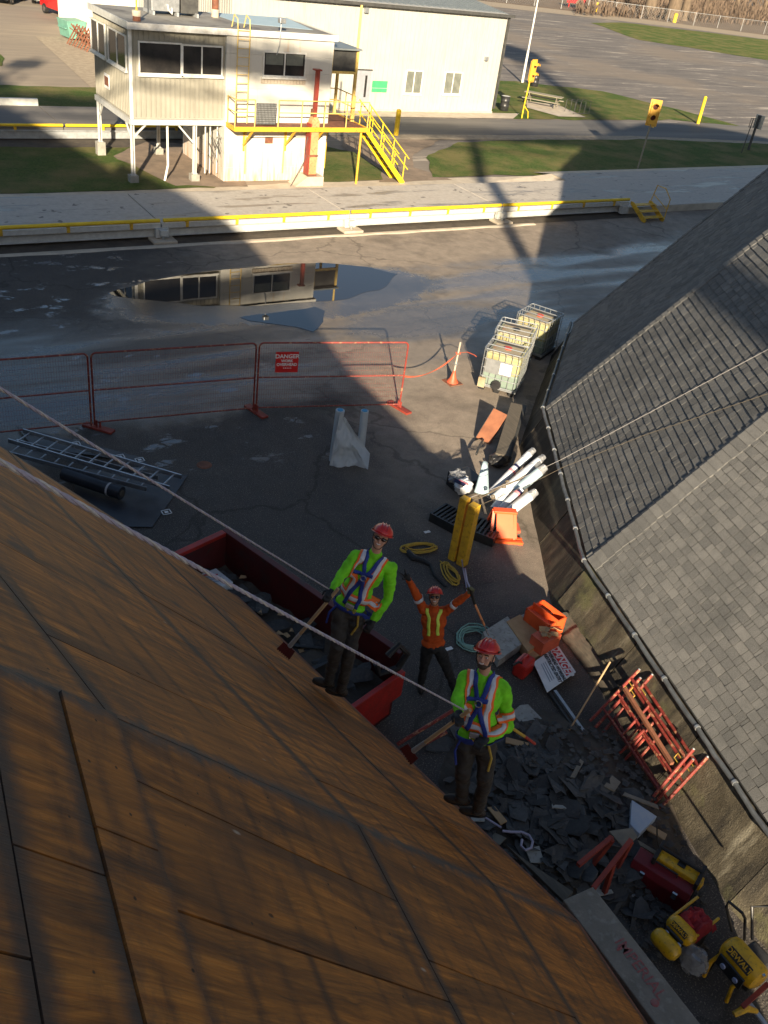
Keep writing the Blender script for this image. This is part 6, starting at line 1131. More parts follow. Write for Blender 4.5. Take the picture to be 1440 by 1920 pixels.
def compressor(label, pa, pb, z, r, twin, loc_m=None):
    p, q = G(*pa, z), G(*pb, z); d = (q - p).normalized(); T = thing('air_compressor', label, 'air compressor', (p.x, p.y, 0), 0, 'yellow air compressors'); lat = Vector((0, 0, 1)).cross(d).normalized(); L = (q - p).length
    def tank(p0, nm='tank'):
        m = MB(); n = 12; pts = [p0 + d * x for x in (0, .03, .08)] + [p0 + d * (L * .5)] + [p0 + d * (L - x) for x in (.08, .03, 0)]; m.tube(pts, [r * .55, r * .88, r, r, r, r * .88, r * .55], 20); return m.build(nm, 'compressor_yellow', T, smooth=True)
    side = -1 if (EYE - p).dot(lat) < 0 else 1
    t1 = tank(p); c = (p + q) / 2 + lat * side * r * .72 + Vector((0, 0, r * .72)); nn = (lat * side * .72 + Vector((0, 0, .72))).normalized()
    M4 = frameM(c, d, nn.cross(d)); MB().box(c, (L * .62, r * .62, .006), M4.to_3x3()).build('name_plate', 'panel_black', T); text('D\u0065WALT'.upper(), r * .52, frameM(c + nn * .008, d, nn.cross(d)), 'compressor_yellow', T, bold=.002)
    if twin: tank(p + lat * side * r * 2.3 - Vector((0, 0, r * .6)))
    c2 = (p + q) / 2 + lat * side * (r * 1.25) - Vector((0, 0, r * .2)); MB().box(c2, (L * .7, .03, r * 1.1), frameM(c2, d, lat).to_3x3()).build('control_panel', 'panel_black', T, bevel=.008)
    for u in (-.08, .1): g = c2 + d * u + lat * side * .018 + Vector((0, 0, .0)); MB().cyl(g, g + lat * side * .02, .032, 16).build('gauge', 'gauge', T)
    return T, p, q, d, lat, side
T, p, q, d, lat, side = compressor('yellow air compressor lit by the sun at the lower right corner', (1362, 1768), (1426, 1842), .60, .165, False)
for pa, pb in (((1362, 1782), (1320, 1830)), ((1400, 1830), (1362, 1878))): MB().tube([G(*pa, .58), G((pa[0] + pb[0]) / 2 - 8, (pa[1] + pb[1]) / 2 - 3, .38), G(*pb, .05)], .024, 8).build('leg', 'compressor_yellow', T, smooth=True)
MB().beam((p + q) / 2 + Vector((0, 0, .12)), q + Vector((0, 0, .12)), .04, .03).build('side_rail', 'chrome', T); c = (p + q) / 2 - lat * side * .26; MB().bb(c.x - .15, c.x + .15, c.y - .15, c.y + .15, .1, .55).build('motor', 'drum_black', T, bevel=.03)
MB().tube([c + Vector((-.1, .1, .2)), c + Vector((-.02, .3, .5)), c + Vector((.2, .2, .5)), c + Vector((.25, -.1, .3))], .018, 8).build('frame_tube', 'drum_black', T, smooth=True)
MB().bb(p.x - .0, p.x + .03, p.y - .0, p.y + .03, 0, .5).build('prop', 'drum_black', T)
T, p, q, d, lat, side = compressor('shaded twin tank yellow compressor draped with a red cloth', (1256, 1722), (1300, 1768), .42, .11, True)
for s in (0, .9): a_ = p.lerp(q, s); MB().tube([a_, a_ - lat * side * .25 + Vector((0, 0, .02)), a_ - lat * side * .5 + Vector((0, 0, .05))], .018, 8).build('frame_tube', 'compressor_yellow', T, smooth=True); MB().cyl((a_.x, a_.y, 0), a_, .02, 8).build('leg', 'drum_black', T)
c = (p + q) / 2 - lat * side * .25; MB().bb(c.x - .14, c.x + .14, c.y - .16, c.y + .16, .05, .4).build('motor', 'drum_black', T, bevel=.03)
qv = G(1310, 1722, .5); T = thing('red_cloth', 'crumpled red cloth thrown over the shaded compressor', 'cloth', qv); m = MB(); m.slab(lambda u, v: Vector((qv.x + (u - .5) * .38, qv.y + (v - .5) * .34, .50 + .10 * noi((u * 3, v * 3, 2)) + .05 * noi((u * 8, v * 8, 1)) - .25 * ((u - .5) ** 2 + (v - .5) ** 2))), 16, 16, (0, 0, .008)); m.build('cloth', 'cloth_red', T, smooth=True)
T = thing('plastic_bag', 'dull clear plastic bag hanging beside the shaded compressor', 'bag', G(1300, 1800)); blobm(G(1302, 1800, .25), .13, .17, .2, 9, 12, .3).build('bag', 'wrap_clear', T, smooth=True)
T = thing('yellow_clamp', 'yellow tool foot with red bar at the bottom right corner', 'tool', G(1395, 1895)); MB().tube([G(1376, 1902, .25), G(1400, 1890, .3), G(1418, 1896, .2)], [.035, .045, .03], 8).build('foot', 'compressor_yellow', T, smooth=True); MB().beam(G(1392, 1888, .35), G(1440, 1845, .5), .05, .05).build('bar', 'red_primer', T); MB().beam(G(1404, 1880, .2), G(1450, 1940, .15), .05, .03).build('slide', 'paper_blue', T)
T = thing('hand_truck', 'dark tubular hand truck frame standing by the wall', 'hand truck', G(1390, 1720)); MB().tube([G(1372, 1745, .1), G(1362, 1700, .95), G(1366, 1690, 1.02), G(1392, 1712, 1.02), G(1397, 1722, .95), G(1396, 1762, .1)], .018, 8).build('frame', 'drum_black', T, smooth=True)
for i in range(3):
    (px, py), (dx, dy) = ((1232, 1688), (6, 10)), (0, 0)
T = thing('tape_roll', 'small blue rimmed tape roll on the ground by the toolbox', 'tape roll', G(1192, 1684)); m = MB(); c = G(1192, 1684, .03); m.tube([c + Vector((.045 * cos(i * pi / 8), .045 * sin(i * pi / 8), 0)) for i in range(16)], .016, 6, closed=True); m.build('roll', 'rope_white', T, smooth=True)
# ------------------------------------------------------------------ red skip full of torn shingles
zt = 1.25; R0, R1, R2 = G(425, 999, zt), G(752, 1228, zt), G(312, 1034, zt); d = (R1 - R0).normalized(); lat = Vector((0, 0, 1)).cross(d).normalized()
if (R2 - R0).dot(lat) < 0: lat = -lat
BW, BL = 1.75, (R1 - R0).length; T = thing('skip_bin', 'long open red steel skip full of torn shingles below the plywood dome', 'skip', (R0.x, R0.y, 0)); B_ = T
def SB(u, v, z): return Vector((R0.x, R0.y, 0)) + d * u + lat * v + Vector((0, 0, z))
def boxm(u0, u1, v0, v1, z0, z1): m = MB(); m.prism([SB(u0, v0, z0), SB(u1, v0, z0), SB(u1, v1, z0), SB(u0, v1, z0)], (0, 0, z1 - z0)); return m
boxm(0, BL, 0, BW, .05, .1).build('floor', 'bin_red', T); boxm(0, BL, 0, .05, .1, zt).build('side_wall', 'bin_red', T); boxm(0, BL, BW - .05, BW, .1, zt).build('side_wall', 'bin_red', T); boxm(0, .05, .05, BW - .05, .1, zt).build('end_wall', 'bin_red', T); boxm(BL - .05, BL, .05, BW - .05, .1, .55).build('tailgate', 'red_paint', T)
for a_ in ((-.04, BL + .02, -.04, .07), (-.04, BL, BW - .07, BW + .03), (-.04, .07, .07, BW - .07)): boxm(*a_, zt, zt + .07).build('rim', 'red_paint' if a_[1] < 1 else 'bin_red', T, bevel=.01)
n = int(BL / .8)
for i in range(n): boxm(i * .8 + .3, i * .8 + .38, -.06, 0, .1, zt).build('side_rib', 'bin_red', T)
# raised red tailgate beam and black strap
boxm(BL + .05, BL + .13, -.0, 1.25, .55, 1.02).build('end_beam', 'red_paint', T, bevel=.01); MB().tube([SB(BL - .05, .25, 1.35), SB(BL, .1, 1.5), SB(BL + .1, 0, 1.35), SB(BL + .05, .1, 1.1), SB(BL - .1, .3, 1.0), SB(BL - .15, .35, 1.2)], .05, 8).build('rubber_strap', 'rubber', T, smooth=True)
m = MB(); m.grid(lambda u, v: SB(.05 + (BL - .1) * u, .05 + (BW - .1) * v, .66 + .24 * noi((u * 5, v * 3, 1)) + .05 * noi((u * 20, v * 9, 2))), 50, 20); tag(m.build('debris_fill', 'dark_dirt', T), kind='stuff')
for i in range(70):
    u, v = rs.uniform(.3, BL - .3), rs.uniform(.2, BW - .2); sc_ = rs.uniform(.8, 1.5); o = bpy.data.objects.new('shingle_scrap', rs.choice(protos)); COL.objects.link(o); o.matrix_world = Matrix.Translation(SB(u, v, .80 + .15 * noi((u, v, 1)))) @ Matrix.Rotation(rs.uniform(0, 6.28), 4, 'Z') @ Matrix.Rotation(rs.uniform(-.6, .6), 4, 'X'); tag(o, 'torn dark shingle scrap thrown inside the red skip', 'shingle scrap', 'torn shingle scraps in the skip')
q = G(403, 1092, .75); Tc = thing('printed_carton', 'white carton with blue and red print lying inside the red skip', 'carton', q); MC = frameM(q, d, lat); MB().box(q, (.50, .36, .14), (MC.to_3x3() @ Matrix.Rotation(.12, 3, 'Z') @ Matrix.Rotation(.1, 3, 'Y'))).build('carton', 'sign_white', Tc, bevel=.006)
for i in range(4): c = q + d * (-.12 + .07 * i) + Vector((0, 0, .082)) + lat * (.0); MB().box(c, (.03, .24, .003), MC.to_3x3() @ Matrix.Rotation(.6, 3, 'Z')).build('print', 'paper_blue' if i else 'sign_red', Tc)
q = G(668, 1316, .6); Tc = thing('paper_scrap', 'crumpled white rag beside the red end beam of the skip', 'litter', q); blobm(q, .09, .07, .05, 4, 10, .5).build('rag', 'paper_blue', Tc)
for i in range(12): u, v = rs.uniform(.5, 3.2), rs.uniform(.2, 1.2); c = SB(u, v, .78 + .1 * noi((u, v, 1))); o = bpy.data.objects.new('cardboard_scrap', MB().prism([(0, 0, 0), (.12, .02, .01), (.1, .09, 0), (.02, .07, .02)], (0, 0, .005)).mesh('cardboard_scrap', 'cardboard')); COL.objects.link(o); o.matrix_world = Matrix.Translation(c) @ Matrix.Rotation(rs.uniform(0, 6), 4, 'Z'); tag(o, 'small torn brown cardboard scrap in the red skip', 'cardboard scrap', 'cardboard scraps in the skip')
for a_, c_, z0, z1, lb in (((745, 1396), (872, 1318), .15, .75, 'red steel tube pointing from the skip toward the front worker'), ((768, 1410), (838, 1372), .1, .4, 'shorter red tube lying below the longer one')): T = thing('red_tube', lb, 'tube', G(*a_), 0, 'loose red tubes by the skip'); MB().tube([G(*a_, z0), G(*c_, z1)], .028, 8).build('tube', 'red_tube', T, smooth=True)
# added unseen enclosure on the dome roof, shaped to cast the yard's shadow edge
T = thing('roof_shadow_blocker', 'added unseen enclosure running up the plywood dome beside the camera', 'blocker', (0, -3, 5)); prof = [(4.75, 2.2), (4.6, 3.2), (3.95, 4.43), (3.35, 5.0), (3.0, 5.9), (1.7, 7.2), (-.26, 8.9), (-2.2, 11.2), (-4.1, 13.1), (-6.5, 14.6), (-9.5, 16.2), (-9.5, 14.4), (-4.1, 10.5), (3.4, 2.0), (4.75, 1.4)]
MB().prism([(x, -3.8, z) for x, z in prof], (0, 1.3, 0)).build('shadow_prism', 'plank_dark', T)
# ------------------------------------------------------------------ people
def capsule(m, p, q, r1, r2, n=14):
    p, q = Vector(p), Vector(q); d = (q - p); L = d.length; d.normalize(); rings = []
    for a in (80, 55, 28): rings.append((p - d * r1 * sin(radians(a)), r1 * cos(radians(a))))
    for i in range(5): rings.append((p.lerp(q, i / 4), lerp(r1, r2, i / 4)))
    for a in (28, 55, 80): rings.append((q + d * r2 * sin(radians(a)), r2 * cos(radians(a))))
    m.tube([x[0] for x in rings], [x[1] for x in rings], n); return m
def ellip(m, c, ax, r, n=16):
    """ax: 3 unit vectors, r: 3 radii"""
    c = Vector(c); k = len(m.v); rows = 10
    for i in range(rows + 1):
        ph = pi * (i / rows - .5) * .999
        for j in range(n): th = 2 * pi * j / n; m.v.append(tuple(c + ax[0] * (r[0] * cos(ph) * cos(th)) + ax[1] * (r[1] * cos(ph) * sin(th)) + ax[2] * (r[2] * sin(ph))))
    flip = Vector(ax[0]).cross(Vector(ax[1])).dot(Vector(ax[2])) < 0
    for i in range(rows):
        for j in range(n): f = (k + i * n + j, k + i * n + (j + 1) % n, k + (i + 1) * n + (j + 1) % n, k + (i + 1) * n + j); m.f.append(f[::-1] if flip else f)
    m.f.append(tuple(k + j for j in (range(n) if flip else reversed(range(n))))); m.f.append(tuple(k + rows * n + j for j in (reversed(range(n)) if flip else range(n)))); return m
def fuse(m, name, mt, parent, vox=.012, smooth=4, wr=0.0, wf=9.0):
    """one continuous skin over the overlapping limbs"""
    me = m.mesh(name, None); o = bpy.data.objects.new('tmp', me); COL.objects.link(o)
    r = o.modifiers.new('r', 'REMESH'); r.mode = 'VOXEL'; r.voxel_size = vox; r.use_smooth_shade = True
    s = o.modifiers.new('s', 'SMOOTH'); s.factor = .5; s.iterations = smooth
    bpy.context.view_layer.update(); me2 = bpy.data.meshes.new_from_object(o.evaluated_get(bpy.context.evaluated_depsgraph_get())); bpy.data.objects.remove(o)
    if wr:
        for v in me2.vertices:
            p = v.co * wf; v.co += v.normal * wr * (noise.noise(p) + .5 * noise.noise(p * 2.3) + .9 * abs(noise.noise(Vector((p.x * .6, p.y * .6, p.z * 1.9)))))
    me2.name = name; me2.materials.clear(); me2.materials.append(MATS[mt]); me2.polygons.foreach_set('use_smooth', [True] * len(me2.polygons))
    o = bpy.data.objects.new(name, me2); COL.objects.link(o); o.parent = parent; o.matrix_parent_inverse = wm(parent).inverted(); return o
def bvh_of(o): return BVHTree.FromPolygons([v.co for v in o.data.vertices], [tuple(p.vertices) for p in o.data.polygons])
def strap(bv, pts, wd, mt, name, parent, off=.006, n=28, side=None, closed=False, lat=0.0):
    """cloth band laid on the garment surface along pts"""
    pts = [Vector(p) for p in pts]; P = []; seg = [(a, c) for a, c in zip(pts, pts[1:] + ([pts[0]] if closed else []))]; tot = sum((c - a).length for a, c in seg); 
    for i in range(n + (0 if closed else 1)):
        t = tot * i / n
        for a, c in seg:
            L = (c - a).length
            if t <= L + 1e-6: P.append(a.lerp(c, t / L if L else 0)); break
            t -= L
        else: P.append(seg[-1][1])
    S_, N_ = [], []
    for p in P:
        loc, nn, i, dd = bv.find_nearest(p); S_.append(loc); N_.append(nn)
    k = len(S_)
    for _ in range(2): S_ = [(S_[(i - 1) % k] + S_[i] * 2 + S_[(i + 1) % k]) / 4 if (closed or 0 < i < k - 1) else S_[i] for i in range(k)]; N_ = [((N_[(i - 1) % k] + N_[i] * 2 + N_[(i + 1) % k])).normalized() if (closed or 0 < i < k - 1) else N_[i] for i in range(k)]
    m = MB(); W = 3; rows = []
    for i in range(k):
        a, c = S_[(i - 1) % k] if (closed or i) else S_[0], S_[(i + 1) % k] if (closed or i < k - 1) else S_[-1]; t = (c - a).normalized(); s = t.cross(N_[i]).normalized(); row = []
        for j in range(W + 1):
            q = S_[i] + s * (lat + wd * (j / W - .5)); loc, nn, _, dd = bv.find_nearest(q)
            if (loc - q).length > wd * .8: loc, nn = q, N_[i]
            row.append(loc + (nn * .5 + N_[i] * .5).normalized() * off)
        rows.append(row)
    for r in rows: m.v += [tuple(x) for x in r]
    for i in range(k if closed else k - 1):
        for j in range(W): a = i * (W + 1) + j; b_ = ((i + 1) % k) * (W + 1) + j; m.f.append((a, b_, b_ + 1, a + 1))
    o = m.build(name, mt, parent, smooth=True); so = o.modifiers.new('thickness', 'SOLIDIFY'); so.thickness = .003; so.offset = 0; return o
def hand(T, wrist, dirv, palm_n, mt, curl=.9, vsign=False, s=1.0, name='glove'):
    """gloved hand: palm, four unequal bent fingers, thumb from the side of the palm"""
    d = Vector(dirv).normalized(); n = Vector(palm_n); n = (n - d * n.dot(d)).normalized(); x = d.cross(n); m = MB(); w = Vector(wrist); s *= 1.05
    capsule(m, w - d * .02 * s, w + d * .03 * s, .032 * s, .032 * s); ellip(m, w + d * .055 * s, (x, n, d), (.044 * s, .021 * s, .055 * s))
    for i, (ox, L) in enumerate(((-.030, .068), (-.010, .078), (.010, .073), (.029, .058))):
        b = w + d * .095 * s + x * ox * s; c_ = curl
        if vsign: c_ = .1 if i in (0, 1) else 1.5
        sp = (x * (-.28 if i == 0 else .28)) if (vsign and i < 2) else x * ox * 2
        ang = 0; p = b - d * .02 * s; dd = (d + sp).normalized()
        for k, f in enumerate((.48, .3, .22)):
            ang += c_ * (.55 if k == 0 else .8); v = (dd * cos(ang) + n * sin(ang)); q = p + v * (L * f * s + (.02 * s if k == 0 else 0)); capsule(m, p, q, (.0115 - .001 * k) * s, (.0105 - .001 * k) * s, 8); p = q
    b = w + d * .03 * s - x * .034 * s; t1 = b + (d * .6 - x * .6 + n * .35).normalized() * .04 * s; t2 = t1 + (d * .7 + n * .6 + x * .1 * curl).normalized() * .035 * s; capsule(m, b, t1, .014 * s, .0125 * s, 8); capsule(m, t1, t2, .012 * s, .010 * s, 8)
    return fuse(m, name, mt, T, .0065 * s, 2)
def boot(T, ankle, toe_dir, up, s=1.0, mt='boot'):
    a = Vector(ankle); d = Vector(toe_dir).normalized(); u = Vector(up).normalized(); d = (d - u * d.dot(u)).normalized(); x = d.cross(u); m = MB()
    capsule(m, a + u * .10 * s, a - u * .02 * s, .055 * s, .050 * s); ellip(m, a - u * .055 * s - d * .03 * s, (x, d, u), (.046 * s, .06 * s, .04 * s)); ellip(m, a - u * .055 * s + d * .08 * s, (x, d, u), (.048 * s, .11 * s, .040 * s)); o = fuse(m, 'boot', mt, T, .011, 3)
    MB().prism([a - u * .10 * s + d * (.19 * s * cos(t) + .05 * s) * .78 + x * .05 * s * sin(t) for t in [i * pi / 8 for i in range(16)]], u * .022 * s).build('sole', 'rubber', o); return o
def head(T, c, fwd, up, skin, s=1.0, glasses=False, beard=False, hair=None, helmet='helmet_red', smile=True, body=None, lampc=None):
    """c head centre; returns parts; adds the skull, jaw, nose, ears to the body mesh builder"""
    f = Vector(fwd).normalized(); u = Vector(up); u = (u - f * u.dot(f)).normalized(); x = f.cross(u)     # x: the person's left... right-handed
    R_ = Matrix((x, f, u)).transposed(); P = lambda a, b, cc: c + R_ @ Vector((a, b, cc)) * s
    m = body; A = (x, f, u)
    ellip(m, P(0, -.012, .03), A, (.076 * s, .094 * s, .088 * s)); ellip(m, P(0, .022, -.045), A, (.058 * s, .066 * s, .062 * s)); ellip(m, P(0, .055, -.082), A, (.030 * s, .030 * s, .026 * s))
    capsule(m, P(0, .086, .012), P(0, .108, -.022), .010 * s, .015 * s, 8); ellip(m, P(0, .074, .028), A, (.052 * s, .02 * s, .013 * s))
    for sg in (-1, 1): ellip(m, P(sg * .076, -.004, -.005), A, (.010 * s, .018 * s, .030 * s)); ellip(m, P(sg * .038, .062, -.022), A, (.024 * s, .022 * s, .022 * s))
    def post():
        if glasses:
            for sg in (-1, 1): g = MB(); ellip(g, P(sg * .034, .088, .010), A, (.032 * s, .012 * s, .020 * s)); g.build('sunglass_lens', 'lens', T, smooth=True); MB().tube([P(sg * .062, .082, .014), P(sg * .078, .02, .016), P(sg * .078, -.01, .01)], .004 * s, 5).build('glasses_arm', 'lens', T)
            MB().tube([P(-.012, .098, .014), P(.012, .098, .014)], .004 * s, 5).build('glasses_bridge', 'lens', T)
        else:
            for sg in (-1, 1): g = MB(); ellip(g, P(sg * .031, .080, .008), A, (.013 * s, .008 * s, .008 * s)); e = g.build('eye', 'eye_white', T, smooth=True); g = MB(); ellip(g, P(sg * .031, .087, .008), A, (.006 * s, .004 * s, .006 * s)); g.build('iris', 'boot', e, smooth=True); MB().tube([P(sg * .014, .092, .028), P(sg * .034, .093, .033), P(sg * .052, .084, .026)], .005 * s, 5).build('eyebrow', 'beard', T)
        MB().tube([P(-.026, .082, -.048), P(-.012, .092, -.056), P(.012, .092, -.056), P(.026, .082, -.048)], .0065 * s, 6).build('mouth', 'lip', T, smooth=True)
        if smile: MB().tube([P(-.020, .088, -.049), P(-.008, .096, -.054), P(.008, .096, -.054), P(.020, .088, -.049)], .0055 * s, 6).build('teeth', 'teeth', T, smooth=True)
        if beard:
            g = MB(); ellip(g, P(0, .050, -.078), A, (.050 * s, .045 * s, .030 * s)); 
            for sg in (-1, 1): ellip(g, P(sg * .050, .015, -.050), A, (.014 * s, .035 * s, .035 * s))
            fuse(g, 'beard', 'beard', T, .008, 2, .003, 60)
        # helmet: shell, brim, ridge, suspension strap
        g = MB(); k = len(g.v); hc = P(0, -.008, .040)
        def sh(uu, v): th = 2 * pi * uu; ph = v * pi / 2; r = cos(ph); return hc + R_ @ Vector((.114 * r * cos(th), .140 * r * sin(th), .020 + .108 * sin(ph))) * s
        g.grid(sh, 28, 8); g.grid(lambda uu, v: hc + R_ @ Vector(((.112 + .014 * v) * cos(2 * pi * uu), (.138 + (.016 + .035 * max(0, sin(2 * pi * uu)) ** 2) * v) * sin(2 * pi * uu), .022 - .006 * v)) * s, 28, 2)
        o = g.build('helmet', helmet, T, smooth=True); so = o.modifiers.new('thickness', 'SOLIDIFY'); so.thickness = .004
        for xx in (-.035, 0, .035): MB().tube([hc + R_ @ Vector((xx, .142 * cos(t) * .93, .022 + .112 * sin(t) * (1 - abs(xx)))) * s for t in [lerp(.35, pi - .35, i / 10) for i in range(11)]], .006 * s, 6).build('ridge', helmet, o, smooth=True)
        for sg in (-1, 1): MB().box(hc + R_ @ Vector((sg * .117, .02, .035)) * s, (.006, .05, .016), R_).build('vent_slot', 'rubber', o); MB().tube([P(sg * .085, .02, .05), P(sg * .076, .035, -.03), P(sg * .03, .055, -.102), P(0, .058, -.108)], .005 * s, 5).build('chin_strap', 'rubber', T)
    return post
def worker(name_label, d_head, HD, J, fwd, up_h, face_dir, skin, top, vest=True, legs_mat='trousers', gl='glove', glasses=False, beard=False, s=1.0, shorts=None):
    """J: dict of joint positions"""
    T = thing('person', name_label, 'person', J['foot'], 0); body = MB(); F_ = Vector(fwd).normalized(); sp = (J['neck'] - J['pelvis']); U = sp.normalized(); X = F_.cross(U).normalized(); F_ = U.cross(X).normalized(); A = (X, F_, U)
    capsule(body, J['neck'] - U * .02, J['head'] - Vector(up_h) * .03, .056 * s, .054 * s); post = head(T, J['head'], face_dir, up_h, skin, s, glasses, beard, body=body)
    capsule(body, J['pelvis'], J['neck'] - U * .19, .09 * s, .085 * s); capsule(body, J['neck'] - U * .19, J['neck'] - U * .02, .06 * s, .05 * s)
    for a in ('l', 'r'):
        capsule(body, J['sh' + a], J['el' + a], .042 * s, .034 * s); capsule(body, J['el' + a], J['wr' + a], .033 * s, .026 * s); capsule(body, J['pelvis'].lerp(J['hp' + a], .9), J['kn' + a], .07 * s, .048 * s); capsule(body, J['kn' + a], J['an' + a], .045 * s, .034 * s); capsule(body, J['neck'] - U * .13 - F_ * .01, J['sh' + a], .035 * s, .035 * s)
    fuse(body, 'body', skin, T, .0085, 3)
    g = MB(); ch = J['pelvis'].lerp(J['neck'], .66)
    ellip(g, ch, A, (.185 * s, .125 * s, .21 * s)); ellip(g, J['pelvis'].lerp(J['neck'], .30), A, (.165 * s, .125 * s, .20 * s)); ellip(g, J['pelvis'] + U * .03, A, (.172 * s, .125 * s, .10 * s)); capsule(g, J['neck'] - U * .10, J['neck'] + U * .012, .092 * s, .070 * s)
    for a in ('l', 'r'):
        capsule(g, J['neck'] - U * .075, J['sh' + a], .070 * s, .072 * s); capsule(g, J['sh' + a], J['el' + a], .070 * s, .056 * s); capsule(g, J['el' + a], J['wr' + a].lerp(J['el' + a], .06), .055 * s, .042 * s)
    jk = fuse(g, 'shirt', top, T, .011, 4, .017, 9.5); bv = bvh_of(jk)
    g = MB(); ellip(g, J['pelvis'] - U * .02, A, (.165 * s, .12 * s, .12 * s))
    for a in ('l', 'r'): capsule(g, J['hp' + a], J['kn' + a], .098 * s, .072 * s); capsule(g, J['kn' + a], J['an' + a], .070 * s, .058 * s)
    tr = fuse(g, 'trousers', legs_mat, T, .012, 4, .018, 9)
    post(); return T, bv, A, jk, tr
def out(p, A, x, f, u): return Vector(p) + A[0] * x + A[1] * f + A[2] * u
def hivis(T, bv, A, J, s=1.0):
    def track(pts, closed=False, n=30, name='chest_band'):
        strap(bv, pts, .10 * s, 'hi_vis_orange', name, T, .010, n, closed=closed); strap(bv, pts, .046 * s, 'tape_silver', name, T, .0145, n, closed=closed)
    N, Pv = J['neck'], J['pelvis']; L = (N - Pv).length
    for sg in (-1, 1): track([out(N, A, sg * .115, -.16, -.18), out(N, A, sg * .11, -.07, -.0), out(N, A, sg * .105, .03, .01), out(N, A, sg * .11, .15, -.14), out(N, A, sg * .10, .18, -.30), out(Pv, A, sg * .10, .17, .12)], name='shoulder_band')
    for h in (.16,): track([out(Pv, A, .25 * cos(t), .2 * sin(t), h) for t in [2 * pi * i / 16 for i in range(16)]], True, 44, 'waist_band')
def harness(T, bv, A, J, s=1.0):
    N, Pv = J['neck'], J['pelvis']
    for sg in (-1, 1): strap(bv, [out(N, A, sg * .075, -.10, .0), out(N, A, sg * .07, .04, .01), out(N, A, sg * .045, .18, -.15), out(N, A, -sg * .015, .2, -.26), out(Pv, A, -sg * .10, .2, .10)], .042, 'harness_blue', 'harness_strap', T, .020, 26)
    strap(bv, [out(Pv, A, .25 * cos(t), .2 * sin(t), -.01) for t in [2 * pi * i / 16 for i in range(16)]], .055, 'harness_blue', 'harness_belt', T, .020, 40, closed=True); strap(bv, [out(N, A, -.10, .2, -.20), out(N, A, .10, .2, -.20)], .04, 'harness_blue', 'chest_strap', T, .024, 10)
    c = out(N, A, 0, .165, -.235); MB().tube([c + A[0] * .03 * cos(t) + A[2] * .03 * sin(t) for t in [i * pi / 8 for i in range(16)]], .006, 6, closed=True).build('d_ring', 'chrome', T, smooth=True)
    c = out(Pv, A, -.02, .17, .06); 
    for i in range(4): o = c + A[0] * (-.05 + .035 * i) + A[2] * (.02 * (i % 2)); MB().tube([o + A[0] * .012 * cos(t) + (A[2] * .8 + A[1] * .3) * .035 * sin(t) for t in [k * pi / 6 for k in range(12)]], .0055, 6, closed=True).build('carabiner', 'chrome' if i % 2 else 'rope_yellow', T, smooth=True)
    MB().box(c + A[0] * .02 + A[2] * .03, (.09, .03, .05), Matrix(A).transposed()).build('rope_grab', 'galvanised', T, bevel=.006)
    for sg in (-1, 1): MB().tube([out(Pv, A, sg * .13, .1, .0), out(Pv, A, sg * .17, .09, -.12), out(Pv, A, sg * .15, .06, -.26)], .012, 6).build('webbing', 'rope_yellow' if sg < 0 else 'harness_blue', T, smooth=True)
def jset(spec): return {k: (at(*v) if not isinstance(v, Vector) else v) for k, v in spec.items()}
ZU = Vector((0, 0, 1))
def tocam(p): return (EYE - p).normalized()
# --- worker with sunglasses, on the far roof facet
J = jset(dict(head=(713, 1010, 9.62), neck=(703, 1040, 9.72), pelvis=(655, 1138, 10.0), shr=(668, 1042, 9.70), elr=(638, 1082, 9.62), wrr=(623, 1106, 9.50), shl=(733, 1066, 9.82), ell=(728, 1122, 10.02), wrl=(700, 1164, 10.0), hpr=(640, 1146, 10.0), hpl=(670, 1152, 10.05), knr=(632, 1212, 10.15), knl=(656, 1220, 10.25), anr=(616, 1276, 10.8), anl=(640, 1292, 10.95), foot=(612, 1290, 10.35)))
fw_ = tocam(J['neck']); upb = (J['neck'] - J['pelvis']).normalized()
T, bv, A, jk, tr = worker('roofer in sunglasses, lime shirt and blue harness, farther up the red skip', None, None, J, fw_, (J['head'] - J['neck']).normalized() * .5 + upb * .5, tocam(J['head']) * .9 + Vector((0, 0, -.12)), 'skin', 'hi_vis', glasses=True)
hivis(T, bv, A, J); harness(T, bv, A, J)
hand(T, J['wrr'], (J['wrr'] - J['elr']), -tocam(J['wrr']), 'glove', 1.0); hand(T, J['wrl'], (J['wrl'] - J['ell']), -tocam(J['wrl']), 'glove', .7)
dn_ = Vector((.95, .2, -.4)); 
for a in ('r', 'l'): boot(T, J['an' + a], Vector((-.75, .5, .35)), (J['kn' + a] - J['an' + a]))
def shovel(label, pa, da, pb, db, headcol, rake=True):
    p, q = at(*pa, da), at(*pb, db); d = (q - p).normalized(); T = thing('roof_spade', label, 'shovel', q, 0); mid = p.lerp(q, .74)
    MB().cyl(p - d * .12, mid, .019, 10).build('shaft', 'wood_raw', T, smooth=True); MB().cyl(mid, q, .021, 10, .026).build('ferrule', 'galvanised', T, smooth=True); x = d.cross(tocam(q)).normalized(); n_ = x.cross(d); m = MB(); m.prism([q - x * .08, q + x * .08, q + x * .09 + d * .12, q - x * .09 + d * .12], n_ * .008); m.build('blade', 'bin_red', T); 
    for i in range(7): u = q + d * .12 + x * (-.078 + .026 * i); m = MB(); m.prism([u - x * .01, u + x * .01, u + d * .02], n_ * .008); m.build('tooth', 'bin_red', T)
    return T, p, d
shovel('wooden shafted roof spade held by the roofer in sunglasses', (622, 1118), 9.46, (543, 1212), 9.9, 'r')
